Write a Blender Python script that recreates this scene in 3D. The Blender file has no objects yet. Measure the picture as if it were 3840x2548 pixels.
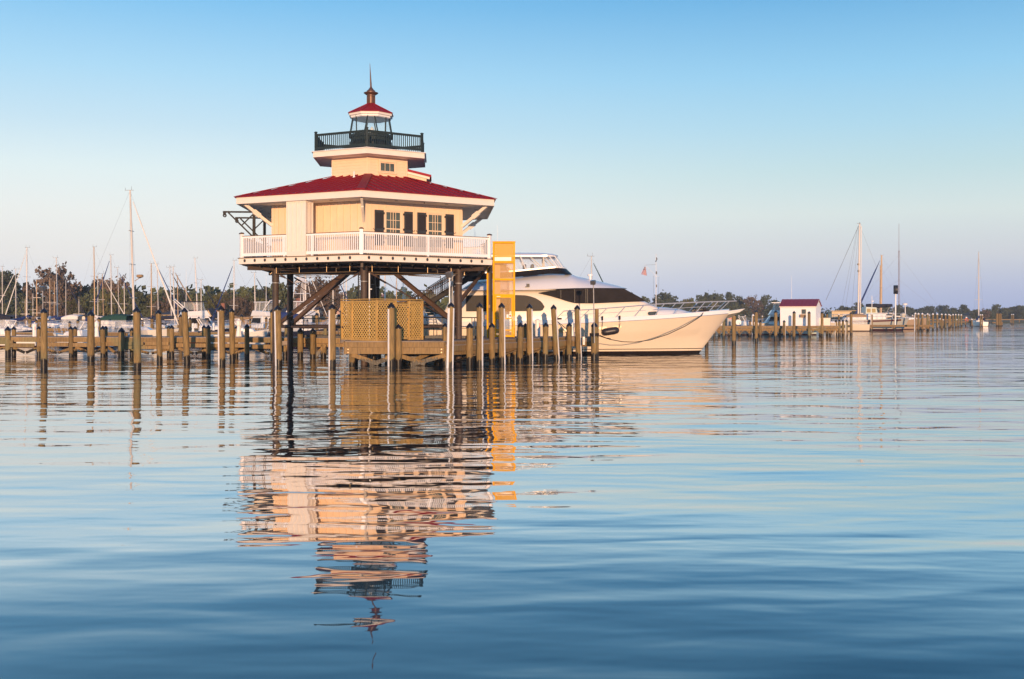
import bpy, math, random
from mathutils import Vector, Matrix
random.seed(7)
C = bpy.context.scene.collection
S = bpy.context.scene
PI = math.pi
rad = math.radians

# ------------------------------------------------------------------ camera
EYE = 2.4            # metres above the water
FPX = 4000.0         # focal length in photograph pixels (photo 3840 wide)
HZ = 1187.0          # row of the horizon in the photograph
cam = bpy.data.cameras.new('camera')
cam.sensor_width = 36.0
cam.lens = 36.0 * FPX / 3840.0
cam.shift_y = -(1274.0 - HZ) / 3840.0
cam.clip_start = 0.5
cam.clip_end = 9000
camo = bpy.data.objects.new('camera', cam)
camo.location = (0, 0, EYE)
camo.rotation_euler = (PI / 2, 0, 0)
C.objects.link(camo)
S.camera = camo

def at(x, y, Y):
    """world point seen at photograph pixel x, y at distance Y"""
    return Vector(((x - 1920) / FPX * Y, Y, EYE + (HZ - y) / FPX * Y))
def far_of(yb):
    """distance of a point on the water seen at row yb"""
    return EYE * FPX / (yb - HZ)

# ------------------------------------------------------------------ light
SUN_EL, SUN_AZ = 3.6, 3.0     # the sun has just risen behind the camera, a little to the right
sv = Vector((math.sin(rad(SUN_AZ)) * math.cos(rad(SUN_EL)), -math.cos(rad(SUN_AZ)) * math.cos(rad(SUN_EL)), math.sin(rad(SUN_EL))))
sun = bpy.data.lights.new('sun', 'SUN')
sun.energy = 5.0
sun.angle = rad(0.5)
sun.color = (1.0, 0.63, 0.36)
suno = bpy.data.objects.new('sun', sun)
suno.rotation_euler = (-sv).to_track_quat('-Z', 'Y').to_euler()
suno.location = (10, -40, 20)
C.objects.link(suno)

def lin(c):
    def f(v):
        v /= 255.0
        return v / 12.92 if v <= 0.04045 else ((v + 0.055) / 1.055) ** 2.4
    return (f(c[0]), f(c[1]), f(c[2]))

W = bpy.data.worlds.new('World')
S.world = W
W.use_nodes = True
nt = W.node_tree
nt.nodes.clear()
def N(t, **k):
    n = nt.nodes.new(t)
    for a, v in k.items():
        setattr(n, a, v)
    return n
L = nt.links.new
out = N('ShaderNodeOutputWorld')
bg = N('ShaderNodeBackground')
bg.inputs[1].default_value = 0.1
sky = N('ShaderNodeTexSky', sky_type='NISHITA', sun_disc=False)
sky.sun_elevation = rad(SUN_EL)
sky.sun_rotation = rad(180 - SUN_AZ)
sky.air_density = 1.0
sky.dust_density = 1.5
sky.ozone_density = 2.0
tc = N('ShaderNodeTexCoord')
sp = N('ShaderNodeSeparateXYZ')
L(tc.outputs['Generated'], sp.inputs[0])
def sky_ramp(stops):
    rp_ = N('ShaderNodeValToRGB'); cr_ = rp_.color_ramp; cr_.interpolation = 'LINEAR'
    while len(cr_.elements) < len(stops): cr_.elements.new(0.5)
    for e, (p, c) in zip(cr_.elements, stops):
        e.position = p; e.color = (*lin(c), 1)
    L(sp.outputs[2], rp_.inputs[0]); return rp_
# the dawn sky opposite the sun: blue zenith, pale band, rose belt, dusk-blue foot; brighter towards the left
ra = sky_ramp([(0.0, (224, 226, 240)), (0.022, (236, 238, 244)), (0.055, (251, 249, 243)), (0.092, (246, 250, 245)), (0.13, (231, 247, 248)), (0.17, (202, 232, 247)), (0.215, (174, 221, 248)), (0.28, (126, 195, 241)), (0.45, (78, 152, 212)), (1.0, (30, 80, 150))])
rb = sky_ramp([(0.0, (170, 184, 222)), (0.022, (188, 198, 227)), (0.055, (219, 224, 229)), (0.092, (222, 236, 233)), (0.13, (197, 227, 232)), (0.17, (174, 219, 239)), (0.215, (148, 207, 241)), (0.28, (106, 177, 226)), (0.45, (66, 138, 200)), (1.0, (30, 80, 150))])
azm = N('ShaderNodeMapRange'); azm.interpolation_type = 'SMOOTHSTEP'; azm.inputs['From Min'].default_value = -.38; azm.inputs['From Max'].default_value = .46
L(sp.outputs[0], azm.inputs['Value'])
ramp = N('ShaderNodeMix', data_type='RGBA'); L(azm.outputs[0], ramp.inputs['Factor']); L(ra.outputs[0], ramp.inputs['A']); L(rb.outputs[0], ramp.inputs['B'])
sc10 = N('ShaderNodeVectorMath', operation='SCALE')
sc10.inputs['Scale'].default_value = 10.8
L(ramp.outputs['Result'], sc10.inputs[0])
mx = N('ShaderNodeMix', data_type='RGBA')
mx.inputs['Factor'].default_value = 0.05
L(sc10.outputs[0], mx.inputs['A'])
L(sky.outputs[0], mx.inputs['B'])
L(mx.outputs['Result'], bg.inputs[0])
L(bg.outputs[0], out.inputs[0])

S.view_settings.view_transform = 'Standard'
S.view_settings.look = 'None'
S.view_settings.exposure = 0.0
S.view_settings.gamma = 1.0
S.cycles.max_bounces = 6
S.cycles.diffuse_bounces = 4
S.cycles.glossy_bounces = 4
S.cycles.transmission_bounces = 6
S.cycles.transparent_max_bounces = 12
S.cycles.volume_bounces = 0
S.cycles.caustics_reflective = True
S.cycles.blur_glossy = 1.0
S.cycles.sample_clamp_indirect = 3.0
S.cycles.caustics_refractive = False
try:
    S.cycles.use_denoising = True
except Exception:
    pass

# ------------------------------------------------------------------ materials
M = {}
def mat(name, col, rough=0.5, metal=0.0, spec=0.5, vary=0.0, scale=6.0, stretch=(1, 1, 1), bump=0.0, bscale=None, rand=0.0, col2=None, alpha=1.0, trans=0.0, coat=0.0):
    m = bpy.data.materials.new(name)
    m.use_nodes = True
    t = m.node_tree
    b = t.nodes['Principled BSDF']
    b.inputs['Base Color'].default_value = (*col, 1)
    b.inputs['Roughness'].default_value = rough
    b.inputs['Metallic'].default_value = metal
    b.inputs['Specular IOR Level'].default_value = spec
    b.inputs['Alpha'].default_value = alpha
    b.inputs['Transmission Weight'].default_value = trans
    b.inputs['Coat Weight'].default_value = coat
    ln = t.links.new
    if vary or bump or rand or col2:
        tcn = t.nodes.new('ShaderNodeTexCoord')
        mp = t.nodes.new('ShaderNodeMapping')
        mp.inputs['Scale'].default_value = stretch
        ln(tcn.outputs['Object'], mp.inputs[0])
        oi = t.nodes.new('ShaderNodeObjectInfo')
        sv_ = t.nodes.new('ShaderNodeVectorMath'); sv_.operation = 'ADD'
        ln(mp.outputs[0], sv_.inputs[0])
        mm = t.nodes.new('ShaderNodeMath'); mm.operation = 'MULTIPLY'; mm.inputs[1].default_value = 37.0
        ln(oi.outputs['Random'], mm.inputs[0]); ln(mm.outputs[0], sv_.inputs[1])
        nz = t.nodes.new('ShaderNodeTexNoise')
        nz.inputs['Scale'].default_value = scale
        nz.inputs['Detail'].default_value = 5
        nz.inputs['Roughness'].default_value = 0.62
        ln(sv_.outputs[0], nz.inputs['Vector'])
        if vary or rand or col2:
            mr = t.nodes.new('ShaderNodeMapRange')
            mr.inputs['From Min'].default_value = 0.3; mr.inputs['From Max'].default_value = 0.7
            ln(nz.outputs['Fac'], mr.inputs['Value'])
            mix = t.nodes.new('ShaderNodeMix'); mix.data_type = 'RGBA'
            c2 = col2 or tuple(c * (1 - vary) for c in col)
            c1 = col if col2 else tuple(min(1, c * (1 + vary * .6)) for c in col)
            mix.inputs['A'].default_value = (*c2, 1); mix.inputs['B'].default_value = (*c1, 1)
            ln(mr.outputs[0], mix.inputs['Factor'])
            res = mix.outputs['Result']
            if rand:
                hs = t.nodes.new('ShaderNodeHueSaturation')
                rv = t.nodes.new('ShaderNodeMapRange')
                rv.inputs['To Min'].default_value = 1 - rand; rv.inputs['To Max'].default_value = 1 + rand
                ln(oi.outputs['Random'], rv.inputs['Value']); ln(rv.outputs[0], hs.inputs['Value'])
                ln(res, hs.inputs['Color']); res = hs.outputs[0]
            ln(res, b.inputs['Base Color'])
        if bump:
            bp = t.nodes.new('ShaderNodeBump')
            bp.inputs['Strength'].default_value = 0.6; bp.inputs['Distance'].default_value = bump
            if bscale:
                n2 = t.nodes.new('ShaderNodeTexNoise'); n2.inputs['Scale'].default_value = bscale; n2.inputs['Detail'].default_value = 4
                ln(sv_.outputs[0], n2.inputs['Vector']); ln(n2.outputs['Fac'], bp.inputs['Height'])
            else:
                ln(nz.outputs['Fac'], bp.inputs['Height'])
            ln(bp.outputs[0], b.inputs['Normal'])
    M[name] = m
    return m

def wet_wood(name, col, col2, top=0.30):
    """weathered timber in the water: vertical grain, checks, and a dark tide band above the waterline"""
    m = mat(name, col, rough=0.8, vary=0.5, scale=5.0, stretch=(3, 3, 0.35), bump=0.012, bscale=9.0, rand=0.18, col2=col2, spec=0.25)
    t = m.node_tree; ln = t.links.new
    b = t.nodes['Principled BSDF']
    src = b.inputs['Base Color'].links[0].from_socket
    geo = t.nodes.new('ShaderNodeNewGeometry')
    sep = t.nodes.new('ShaderNodeSeparateXYZ'); ln(geo.outputs['Position'], sep.inputs[0])
    # green algae / tint patches
    n3 = t.nodes.new('ShaderNodeTexNoise'); n3.inputs['Scale'].default_value = 0.45; n3.inputs['Detail'].default_value = 2
    ln(geo.outputs['Position'], n3.inputs['Vector'])
    g = t.nodes.new('ShaderNodeMapRange'); g.inputs['From Min'].default_value = 0.56; g.inputs['From Max'].default_value = 0.68; g.inputs['To Max'].default_value = 0.55
    ln(n3.outputs['Fac'], g.inputs['Value'])
    gm = t.nodes.new('ShaderNodeMix'); gm.data_type = 'RGBA'; gm.inputs['B'].default_value = (0.17, 0.19, 0.10, 1)
    ln(g.outputs[0], gm.inputs['Factor']); ln(src, gm.inputs['A'])
    n4 = t.nodes.new('ShaderNodeTexNoise'); n4.inputs['Scale'].default_value = 14; n4.inputs['Detail'].default_value = 3
    mp = t.nodes.new('ShaderNodeMapping'); mp.inputs['Scale'].default_value = (1, 1, 0.3)
    ln(geo.outputs['Position'], mp.inputs[0]); ln(mp.outputs[0], n4.inputs['Vector'])
    oi = t.nodes.new('ShaderNodeObjectInfo')
    a1 = t.nodes.new('ShaderNodeMath'); a1.operation = 'MULTIPLY_ADD'; a1.inputs[1].default_value = -0.45; ln(n4.outputs['Fac'], a1.inputs[0]); ln(sep.outputs[2], a1.inputs[2])
    a2 = t.nodes.new('ShaderNodeMath'); a2.operation = 'MULTIPLY_ADD'; a2.inputs[1].default_value = -0.22; ln(oi.outputs['Random'], a2.inputs[0]); ln(a1.outputs[0], a2.inputs[2])
    w = t.nodes.new('ShaderNodeMapRange'); w.inputs['From Min'].default_value = top - 0.26; w.inputs['From Max'].default_value = top - 0.20; w.inputs['To Min'].default_value = 1; w.inputs['To Max'].default_value = 0
    ln(a2.outputs[0], w.inputs['Value'])
    wm = t.nodes.new('ShaderNodeMix'); wm.data_type = 'RGBA'; wm.inputs['B'].default_value = (0.018, 0.014, 0.010, 1)
    ln(w.outputs[0], wm.inputs['Factor']); ln(gm.outputs['Result'], wm.inputs['A'])
    ln(wm.outputs['Result'], b.inputs['Base Color'])
    rr = t.nodes.new('ShaderNodeMapRange'); rr.inputs['To Min'].default_value = 0.8; rr.inputs['To Max'].default_value = 0.35
    ln(w.outputs[0], rr.inputs['Value']); ln(rr.outputs[0], b.inputs['Roughness'])
    return m

wet_wood('piling_wood', (0.31, 0.205, 0.084), (0.125, 0.088, 0.042), 0.17)
wet_wood('dock_wood', (0.33, 0.215, 0.095), (0.16, 0.105, 0.052), 0.20)
mat('deck_board', (0.30, 0.24, 0.19), rough=0.8, vary=0.4, scale=3, stretch=(0.4, 6, 4), bump=0.006, spec=0.3)
mat('new_lumber', (0.50, 0.31, 0.10), rough=0.75, vary=0.3, scale=4, stretch=(2, 2, 0.4), spec=0.2, rand=.05)
mat('lattice_wood', (0.64, 0.41, 0.13), rough=0.75, vary=0.2, scale=5, spec=0.2)
mat('black_plastic', (0.012, 0.013, 0.018), rough=0.28, spec=0.55, vary=.3, scale=8)
mat('white_plastic', (0.88, 0.85, 0.83), rough=0.45, vary=.06, scale=4, spec=.35)
mat('white_paint', (0.80, 0.71, 0.62), rough=0.55, vary=.05, scale=1.5, spec=.25)
mat('white_rail', (0.88, 0.85, 0.85), rough=0.5, vary=.03, spec=.3)
mat('cream_siding', (0.81, 0.605, 0.425), rough=0.6, vary=.07, scale=1.2, spec=.2)
mat('soffit_white', (0.86, 0.83, 0.80), rough=0.6, vary=.05, scale=1.2, spec=.2)
mat('red_metal', (0.30, 0.016, 0.027), rough=0.6, vary=.08, scale=.8, spec=.14)
mat('brown_trim', (0.10, 0.055, 0.035), rough=0.6, vary=.2)
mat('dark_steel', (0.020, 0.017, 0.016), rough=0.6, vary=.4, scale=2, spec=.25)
mat('rust_steel', (0.085, 0.050, 0.034), rough=0.62, vary=.5, scale=3.5, stretch=(1, 1, .5), bump=.004, col2=(.035, .025, .021))
mat('bronze_brace', (0.095, 0.055, 0.036), rough=0.5, vary=.3, scale=3)
mat('pipe_metal', (0.35, 0.25, 0.15), rough=0.4, metal=.6, vary=.2)
mat('galvanized', (0.36, 0.35, 0.35), rough=0.55, metal=.2, vary=.15, spec=.3)
mat('black_rail', (0.022, 0.036, 0.040), rough=0.65, vary=.2, spec=.2)
mat('black_metal', (0.014, 0.013, 0.014), rough=0.5, vary=.3)
mat('shutter_paint', (0.035, 0.037, 0.043), rough=0.5, vary=.15)
mat('shutter_louver', (0.022, 0.017, 0.020), rough=0.6)
mat('window_glass', (0.065, 0.078, 0.070), rough=0.08, spec=0.6, vary=.35, scale=2)
mat('dark_glass', (0.012, 0.011, 0.012), rough=0.45, spec=0.15)
mat('mesh_cover', (0.018, 0.015, 0.016), rough=0.75, spec=.2, vary=.35, scale=1.6, bump=.03)
mat('clear_pane', (0.42, 0.60, 0.70), rough=0.05, alpha=0.13, spec=.35)
mat('vinyl_pane', (0.75, 0.76, 0.78), rough=0.4, alpha=0.18, spec=.25)
mat('amber_pane', (0.92, 0.54, 0.09), rough=0.6, alpha=0.52, spec=.12)
mat('elevator_glass', (0.95, 0.60, 0.24), rough=0.5, alpha=0.20, spec=.12)
mat('yellow_paint', (0.86, 0.42, 0.003), rough=0.6, vary=.12, scale=3, spec=.12)
mat('yellow_pipe', (0.50, 0.23, 0.015), rough=0.42, vary=.2)
mat('bronze_metal', (0.15, 0.075, 0.048), rough=0.38, metal=.35, vary=.2)
mat('lens_glass', (0.75, 0.80, 0.78), rough=0.08, spec=.8)
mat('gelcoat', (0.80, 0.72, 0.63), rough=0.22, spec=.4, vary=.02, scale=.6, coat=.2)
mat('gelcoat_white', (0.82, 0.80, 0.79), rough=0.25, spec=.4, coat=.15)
mat('steel_bright', (0.58, 0.61, 0.66), rough=0.3, metal=.45, spec=.5)
mat('fender_black', (0.022, 0.018, 0.024), rough=0.42, vary=.2)
mat('rope_black', (0.016, 0.013, 0.012), rough=0.9)
mat('rope_white', (0.62, 0.56, 0.45), rough=0.9)
mat('portlight', (0.42, 0.30, 0.11), rough=0.12, spec=.7)
mat('grey_light', (0.08, 0.08, 0.085), rough=0.35)
mat('mast_alu', (0.74, 0.67, 0.61), rough=0.5, metal=.0, rand=.15, vary=.03, spec=.3)
mat('mast_warm', (0.55, 0.36, 0.20), rough=0.5, rand=.15, vary=.05)
mat('rigging', (0.20, 0.18, 0.16), rough=0.5, metal=.3)
mat('sail_white', (0.78, 0.74, 0.68), rough=0.8, vary=.06)
mat('canvas_blue', (0.018, 0.040, 0.16), rough=0.85, vary=.2)
mat('canvas_navy', (0.016, 0.018, 0.035), rough=0.85, vary=.2)
mat('canvas_green', (0.010, 0.055, 0.045), rough=0.85, vary=.2)
mat('canvas_tan', (0.34, 0.22, 0.12), rough=0.85, vary=.15)
mat('hull_navy', (0.012, 0.016, 0.035), rough=0.2)
mat('hull_mint', (0.55, 0.60, 0.53), rough=0.3, vary=.08)
mat('bottom_red', (0.10, 0.02, 0.02), rough=0.6)
mat('bottom_dark', (0.020, 0.016, 0.016), rough=0.5)
mat('orange_plastic', (0.70, 0.12, 0.02), rough=0.5)
mat('flag_red', (0.45, 0.05, 0.07), rough=.8); mat('flag_white', (0.75, 0.72, 0.70), rough=.8); mat('flag_blue', (0.02, 0.03, 0.14), rough=.8)
mat('brick', (0.30, 0.12, 0.075), rough=.85, vary=.3, scale=5)
mat('roof_shingle', (0.085, 0.065, 0.065), rough=.85, vary=.3, scale=3)
mat('house_cream', (0.62, 0.48, 0.30), rough=.8, vary=.08)
mat('house_white', (0.72, 0.65, 0.57), rough=.8, vary=.06)
mat('house_pink', (0.52, 0.34, 0.28), rough=.8, vary=.08)
mat('maroon_roof', (0.24, 0.035, 0.055), rough=.45, vary=.1)
mat('bark', (0.12, 0.085, 0.06), rough=.9, vary=.4, scale=4)
mat('sign_orange', (0.85, 0.28, 0.10), rough=.6)
mat('sign_dark', (0.10, 0.04, 0.02), rough=.6)
mat('sign_red', (0.70, 0.08, 0.06), rough=.6)
mat('radio_tower_paint', (0.30, 0.24, 0.26), rough=.6)

# ------------------------------------------------------------------ mesh helper
class MB:
    def __init__(s):
        s.v = []; s.f = []
    def add(s, vs, fs):
        o = len(s.v)
        s.v += [tuple(x) for x in vs]
        s.f += [tuple(i + o for i in f) for f in fs]
        return s
    def box(s, c, d, rz=0.0, rot=None):
        hx, hy, hz = d[0] / 2, d[1] / 2, d[2] / 2
        R_ = rot if rot is not None else Matrix.Rotation(rz, 3, 'Z')
        c = Vector(c)
        vs = [c + R_ @ Vector((x, y, z)) for z in (-hz, hz) for x, y in ((-hx, -hy), (hx, -hy), (hx, hy), (-hx, hy))]
        return s.add(vs, [(3, 2, 1, 0), (4, 5, 6, 7), (0, 1, 5, 4), (1, 2, 6, 5), (2, 3, 7, 6), (3, 0, 4, 7)])
    def bar(s, a, b, w, h, up=(0, 0, 1)):
        a = Vector(a); b = Vector(b); d = (b - a)
        ln_ = d.length
        if ln_ < 1e-6: return s
        d.normalize(); u = Vector(up)
        if abs(d.dot(u)) > .98: u = Vector((0, 1, 0))
        x = d.cross(u).normalized(); y = x.cross(d).normalized()
        vs = []
        for p in (a, b):
            for i, j in ((-1, -1), (1, -1), (1, 1), (-1, 1)):
                vs.append(p + x * (w / 2 * i) + y * (h / 2 * j))
        return s.add(vs, [(0, 1, 2, 3), (7, 6, 5, 4), (0, 4, 5, 1), (1, 5, 6, 2), (2, 6, 7, 3), (3, 7, 4, 0)])
    def tube(s, a, b, r0, r1=None, n=10, cap=True):
        r1 = r0 if r1 is None else r1
        a = Vector(a); b = Vector(b); d = (b - a).normalized()
        u = Vector((0, 0, 1)) if abs(d.z) < .95 else Vector((1, 0, 0))
        x = d.cross(u).normalized(); y = d.cross(x).normalized()
        vs = []
        for p, r in ((a, r0), (b, r1)):
            for i in range(n):
                t = 2 * PI * i / n
                vs.append(p + x * (math.cos(t) * r) + y * (math.sin(t) * r))
        fs = [(i, (i + 1) % n, n + (i + 1) % n, n + i) for i in range(n)]
        if cap:
            fs += [tuple(range(n - 1, -1, -1)), tuple(range(n, 2 * n))]
        return s.add(vs, fs)
    def path(s, pts, r, n=8):
        pts = [Vector(p) for p in pts]
        vs = []; fs = []
        for k, p in enumerate(pts):
            d = (pts[min(k + 1, len(pts) - 1)] - pts[max(k - 1, 0)]).normalized()
            u = Vector((0, 0, 1)) if abs(d.z) < .95 else Vector((1, 0, 0))
            x = d.cross(u).normalized(); y = d.cross(x).normalized()
            rr = r[k] if isinstance(r, (list, tuple)) else r
            for i in range(n):
                t = 2 * PI * i / n
                vs.append(p + x * (math.cos(t) * rr) + y * (math.sin(t) * rr))
        for k in range(len(pts) - 1):
            for i in range(n):
                fs.append((k * n + i, k * n + (i + 1) % n, (k + 1) * n + (i + 1) % n, (k + 1) * n + i))
        fs.append(tuple(range(n - 1, -1, -1))); fs.append(tuple((len(pts) - 1) * n + i for i in range(n)))
        return s.add(vs, fs)
    def lathe(s, prof, c=(0, 0, 0), n=20, a0=0.0, cap=True, axis=None):
        """profile [(r, z)...] turned about the vertical through c"""
        c = Vector(c); vs = []; fs = []
        for r, z in prof:
            for i in range(n):
                t = 2 * PI * i / n + a0
                p = Vector((r * math.sin(t), -r * math.cos(t), z))
                if axis is not None: p = axis @ p
                vs.append(c + p)
        for k in range(len(prof) - 1):
            for i in range(n):
                fs.append((k * n + i, k * n + (i + 1) % n, (k + 1) * n + (i + 1) % n, (k + 1) * n + i))
        if cap:
            fs.append(tuple(range(n - 1, -1, -1))); fs.append(tuple((len(prof) - 1) * n + i for i in range(n)))
        return s.add(vs, fs)
    def prism(s, poly, off):
        """polygon (3D points) pushed along off"""
        off = Vector(off); n = len(poly); poly = [Vector(p) for p in poly]
        vs = poly + [p + off for p in poly]
        fs = [tuple(range(n - 1, -1, -1)), tuple(range(n, 2 * n))] + [(i, (i + 1) % n, n + (i + 1) % n, n + i) for i in range(n)]
        return s.add(vs, fs)
    def grid(s, rows, close=False):
        n = len(rows[0]); vs = [p for r in rows for p in r]; fs = []
        for k in range(len(rows) - 1):
            for i in range(n if close else n - 1):
                fs.append((k * n + i, k * n + (i + 1) % n, (k + 1) * n + (i + 1) % n, (k + 1) * n + i))
        return s.add(vs, fs)
    def quad(s, a, b, c, d):
        return s.add([a, b, c, d], [(0, 1, 2, 3)])
    def mesh(s, name, m, smooth=0, inv=None):
        vs = s.v if inv is None else [tuple(inv @ Vector(p)) for p in s.v]
        me = bpy.data.meshes.new(name)
        me.from_pydata(vs, [], s.f)
        ms = m if isinstance(m, (list, tuple)) else [m]
        for q in ms:
            me.materials.append(M[q] if isinstance(q, str) else q)
        me.update()
        if smooth:
            me.polygons.foreach_set('use_smooth', [True] * len(me.polygons))
            try: me.set_sharp_from_angle(angle=rad(smooth))
            except Exception: pass
        return me
    def part(s, name, m, parent, smooth=0, world=True, bevel=0.0, label=None, kind=None):
        inv = None
        if world and parent is not None:
            r = parent
            while r.parent is not None: r = r.parent
            inv = r.matrix_basis.inverted()
        o = bpy.data.objects.new(name, s.mesh(name, m, smooth, inv))
        C.objects.link(o)
        if parent is not None: o.parent = parent
        if bevel:
            b = o.modifiers.new('bevel', 'BEVEL'); b.width = bevel; b.segments = 2; b.limit_method = 'ANGLE'; b.angle_limit = rad(40)
        if label: o['label'] = label
        if kind: o['kind'] = kind
        return o

def tag(o, label=None, cat=None, group=None, kind=None):
    if label: o['label'] = label
    if cat: o['category'] = cat
    if group: o['group'] = group
    if kind: o['kind'] = kind
    return o
def thing(name, label, cat, loc=(0, 0, 0), rz=0.0, group=None):
    o = bpy.data.objects.new(name, None)
    o.empty_display_size = 0.2
    o.matrix_basis = Matrix.Translation(Vector(loc)) @ Matrix.Rotation(rz, 4, 'Z')
    C.objects.link(o)
    return tag(o, label, cat, group)
def single(mb, name, m, label, cat, loc, group=None, smooth=0, bevel=0.0):
    """one-mesh thing, given in world coordinates, with its origin at loc"""
    inv = Matrix.Translation(-Vector(loc))
    o = bpy.data.objects.new(name, mb.mesh(name, m, smooth, inv))
    o.location = loc
    C.objects.link(o)
    if bevel:
        b = o.modifiers.new('bevel', 'BEVEL'); b.width = bevel; b.segments = 2; b.limit_method = 'ANGLE'
    return tag(o, label, cat, group)
# ------------------------------------------------------------------ water
wm = bpy.data.materials.new('river_water'); wm.use_nodes = True; M['river_water'] = wm
t = wm.node_tree; t.nodes.remove(t.nodes['Principled BSDF']); ln = t.links.new
mo = t.nodes['Material Output']
geo = t.nodes.new('ShaderNodeNewGeometry')
def wave(scale, amp, stretch, rz, detail=2.0, dist=0.0, rough=.5):
    mp = t.nodes.new('ShaderNodeMapping'); mp.inputs['Scale'].default_value = stretch; mp.inputs['Rotation'].default_value = (0, 0, rz)
    ln(geo.outputs['Position'], mp.inputs[0])
    n = t.nodes.new('ShaderNodeTexNoise'); n.inputs['Scale'].default_value = scale; n.inputs['Detail'].default_value = detail
    n.inputs['Roughness'].default_value = rough; n.inputs['Distortion'].default_value = dist
    ln(mp.outputs[0], n.inputs['Vector'])
    m_ = t.nodes.new('ShaderNodeMath'); m_.operation = 'MULTIPLY'; m_.inputs[1].default_value = amp
    ln(n.outputs['Fac'], m_.inputs[0])
    return m_.outputs[0]
def addn(a, c):
    m_ = t.nodes.new('ShaderNodeMath'); m_.operation = 'ADD'; ln(a, m_.inputs[0]); ln(c, m_.inputs[1]); return m_.outputs[0]
def muln(a, c):
    m_ = t.nodes.new('ShaderNodeMath'); m_.operation = 'MULTIPLY'; ln(a, m_.inputs[0]); ln(c, m_.inputs[1]); return m_.outputs[0]
swell = wave(0.15, 0.060, (0.55, 1.0, 1), rad(8), 0.0)
mid = addn(wave(0.42, 0.055, (0.5, 1.0, 1), rad(-7), 0.0, .2), wave(1.05, 0.033, (0.34, 1.0, 1), rad(5), 0.6, .3))
rip = addn(wave(1.9, 0.0150, (0.36, 1.0, 1), rad(-4), 0.5, .4), wave(4.2, 0.0026, (0.45, 1.0, 1), rad(6), 1.0))
# catspaws: patches where a breath of wind roughens the surface, and slick lanes between them
pt = t.nodes.new('ShaderNodeTexNoise'); pt.inputs['Scale'].default_value = 0.035; pt.inputs['Detail'].default_value = 2.5
pm = t.nodes.new('ShaderNodeMapping'); pm.inputs['Scale'].default_value = (0.45, 1.0, 1)
ln(geo.outputs['Position'], pm.inputs[0]); ln(pm.outputs[0], pt.inputs['Vector'])
pr = t.nodes.new('ShaderNodeMapRange'); pr.inputs['From Min'].default_value = .38; pr.inputs['From Max'].default_value = .62; pr.inputs['To Min'].default_value = .5; pr.inputs['To Max'].default_value = 1.5
ln(pt.outputs['Fac'], pr.inputs['Value'])
h = addn(swell, muln(addn(mid, rip), pr.outputs[0]))
bp = t.nodes.new('ShaderNodeBump'); bp.inputs['Strength'].default_value = 1.0; bp.inputs['Distance'].default_value = 1.0
ln(h, bp.inputs['Height'])
fz = t.nodes.new('ShaderNodeFresnel'); fz.inputs['IOR'].default_value = 1.33; ln(bp.outputs[0], fz.inputs['Normal'])
fm = t.nodes.new('ShaderNodeMapRange'); fm.inputs['From Min'].default_value = .075; fm.inputs['From Max'].default_value = .33; fm.inputs['To Max'].default_value = .92; ln(fz.outputs[0], fm.inputs['Value'])
gl = t.nodes.new('ShaderNodeBsdfGlossy'); gl.inputs['Roughness'].default_value = 0.02; ln(bp.outputs[0], gl.inputs['Normal'])
df = t.nodes.new('ShaderNodeBsdfDiffuse'); df.inputs['Color'].default_value = (0.018, 0.095, 0.112, 1)
xs_ = t.nodes.new('ShaderNodeMixShader'); ln(fm.outputs[0], xs_.inputs[0]); ln(df.outputs[0], xs_.inputs[1]); ln(gl.outputs[0], xs_.inputs[2])
ln(xs_.outputs[0], mo.inputs['Surface'])
mb = MB()
mb.quad((-950, -60, 0), (950, -60, 0), (950, 900, 0), (-950, 900, 0))
o = mb.part('water', 'river_water', None)
o['kind'] = 'structure'
# ------------------------------------------------------------------ lighthouse (local frame: centre at the water, corner k=0 towards the camera)
LX, LY, LROT = -7.746, 58.6, 0.069
LH = thing('lighthouse', 'white hexagonal screwpile lighthouse with red metal roof standing on dark steel legs', 'lighthouse', (LX, LY, 0), LROT)
def hv(R_, k, z=0.0):
    a = rad(60 * k)
    return Vector((R_ * math.sin(a), -R_ * math.cos(a), z))
def side(R_, k, s, z=0.0, o=0.0):
    """point on the side from corner k to k+1, fraction s, pushed out by o"""
    p = hv(R_, k).lerp(hv(R_, k + 1), s)
    a = rad(60 * k + 30)
    return Vector((p.x + o * math.sin(a), p.y - o * math.cos(a), z))
def hexring(R_, z0, z1):
    return [(R_, z0), (R_, z1)]
def lp(mb, name, m, parent=None, **k):
    return mb.part(name, m, parent or LH, world=False, **k)
DK, DB = 5.38, 5.06
mb = MB(); mb.lathe([(7.47, DB), (7.47, DK - .035)], n=6); deck = lp(mb, 'deck', 'white_paint')
mb = MB(); mb.lathe([(7.53, DK - .034), (7.53, DK), (7.40, DK + .002)], n=6); lp(mb, 'deck_edge', 'brown_trim', deck)
mb = MB(); mb.lathe([(7.3, DB - .06), (7.3, DB - .004)], n=6); lp(mb, 'deck_underside', 'dark_steel', deck)
for k in (-2, -1, 0, 1):
    for i in range(11):
        p = side(7.47 * 1.0, k, (i + .62) / 11.6, (DK + DB) / 2 + .01, .02)
        q = MB(); a = rad(60 * k + 30)
        q.box(p, (.105, .05, .10), a); q.box(p, (.05, .052, .155), a)
        lp(q, 'bracket_plate', 'shutter_paint', deck)
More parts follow.
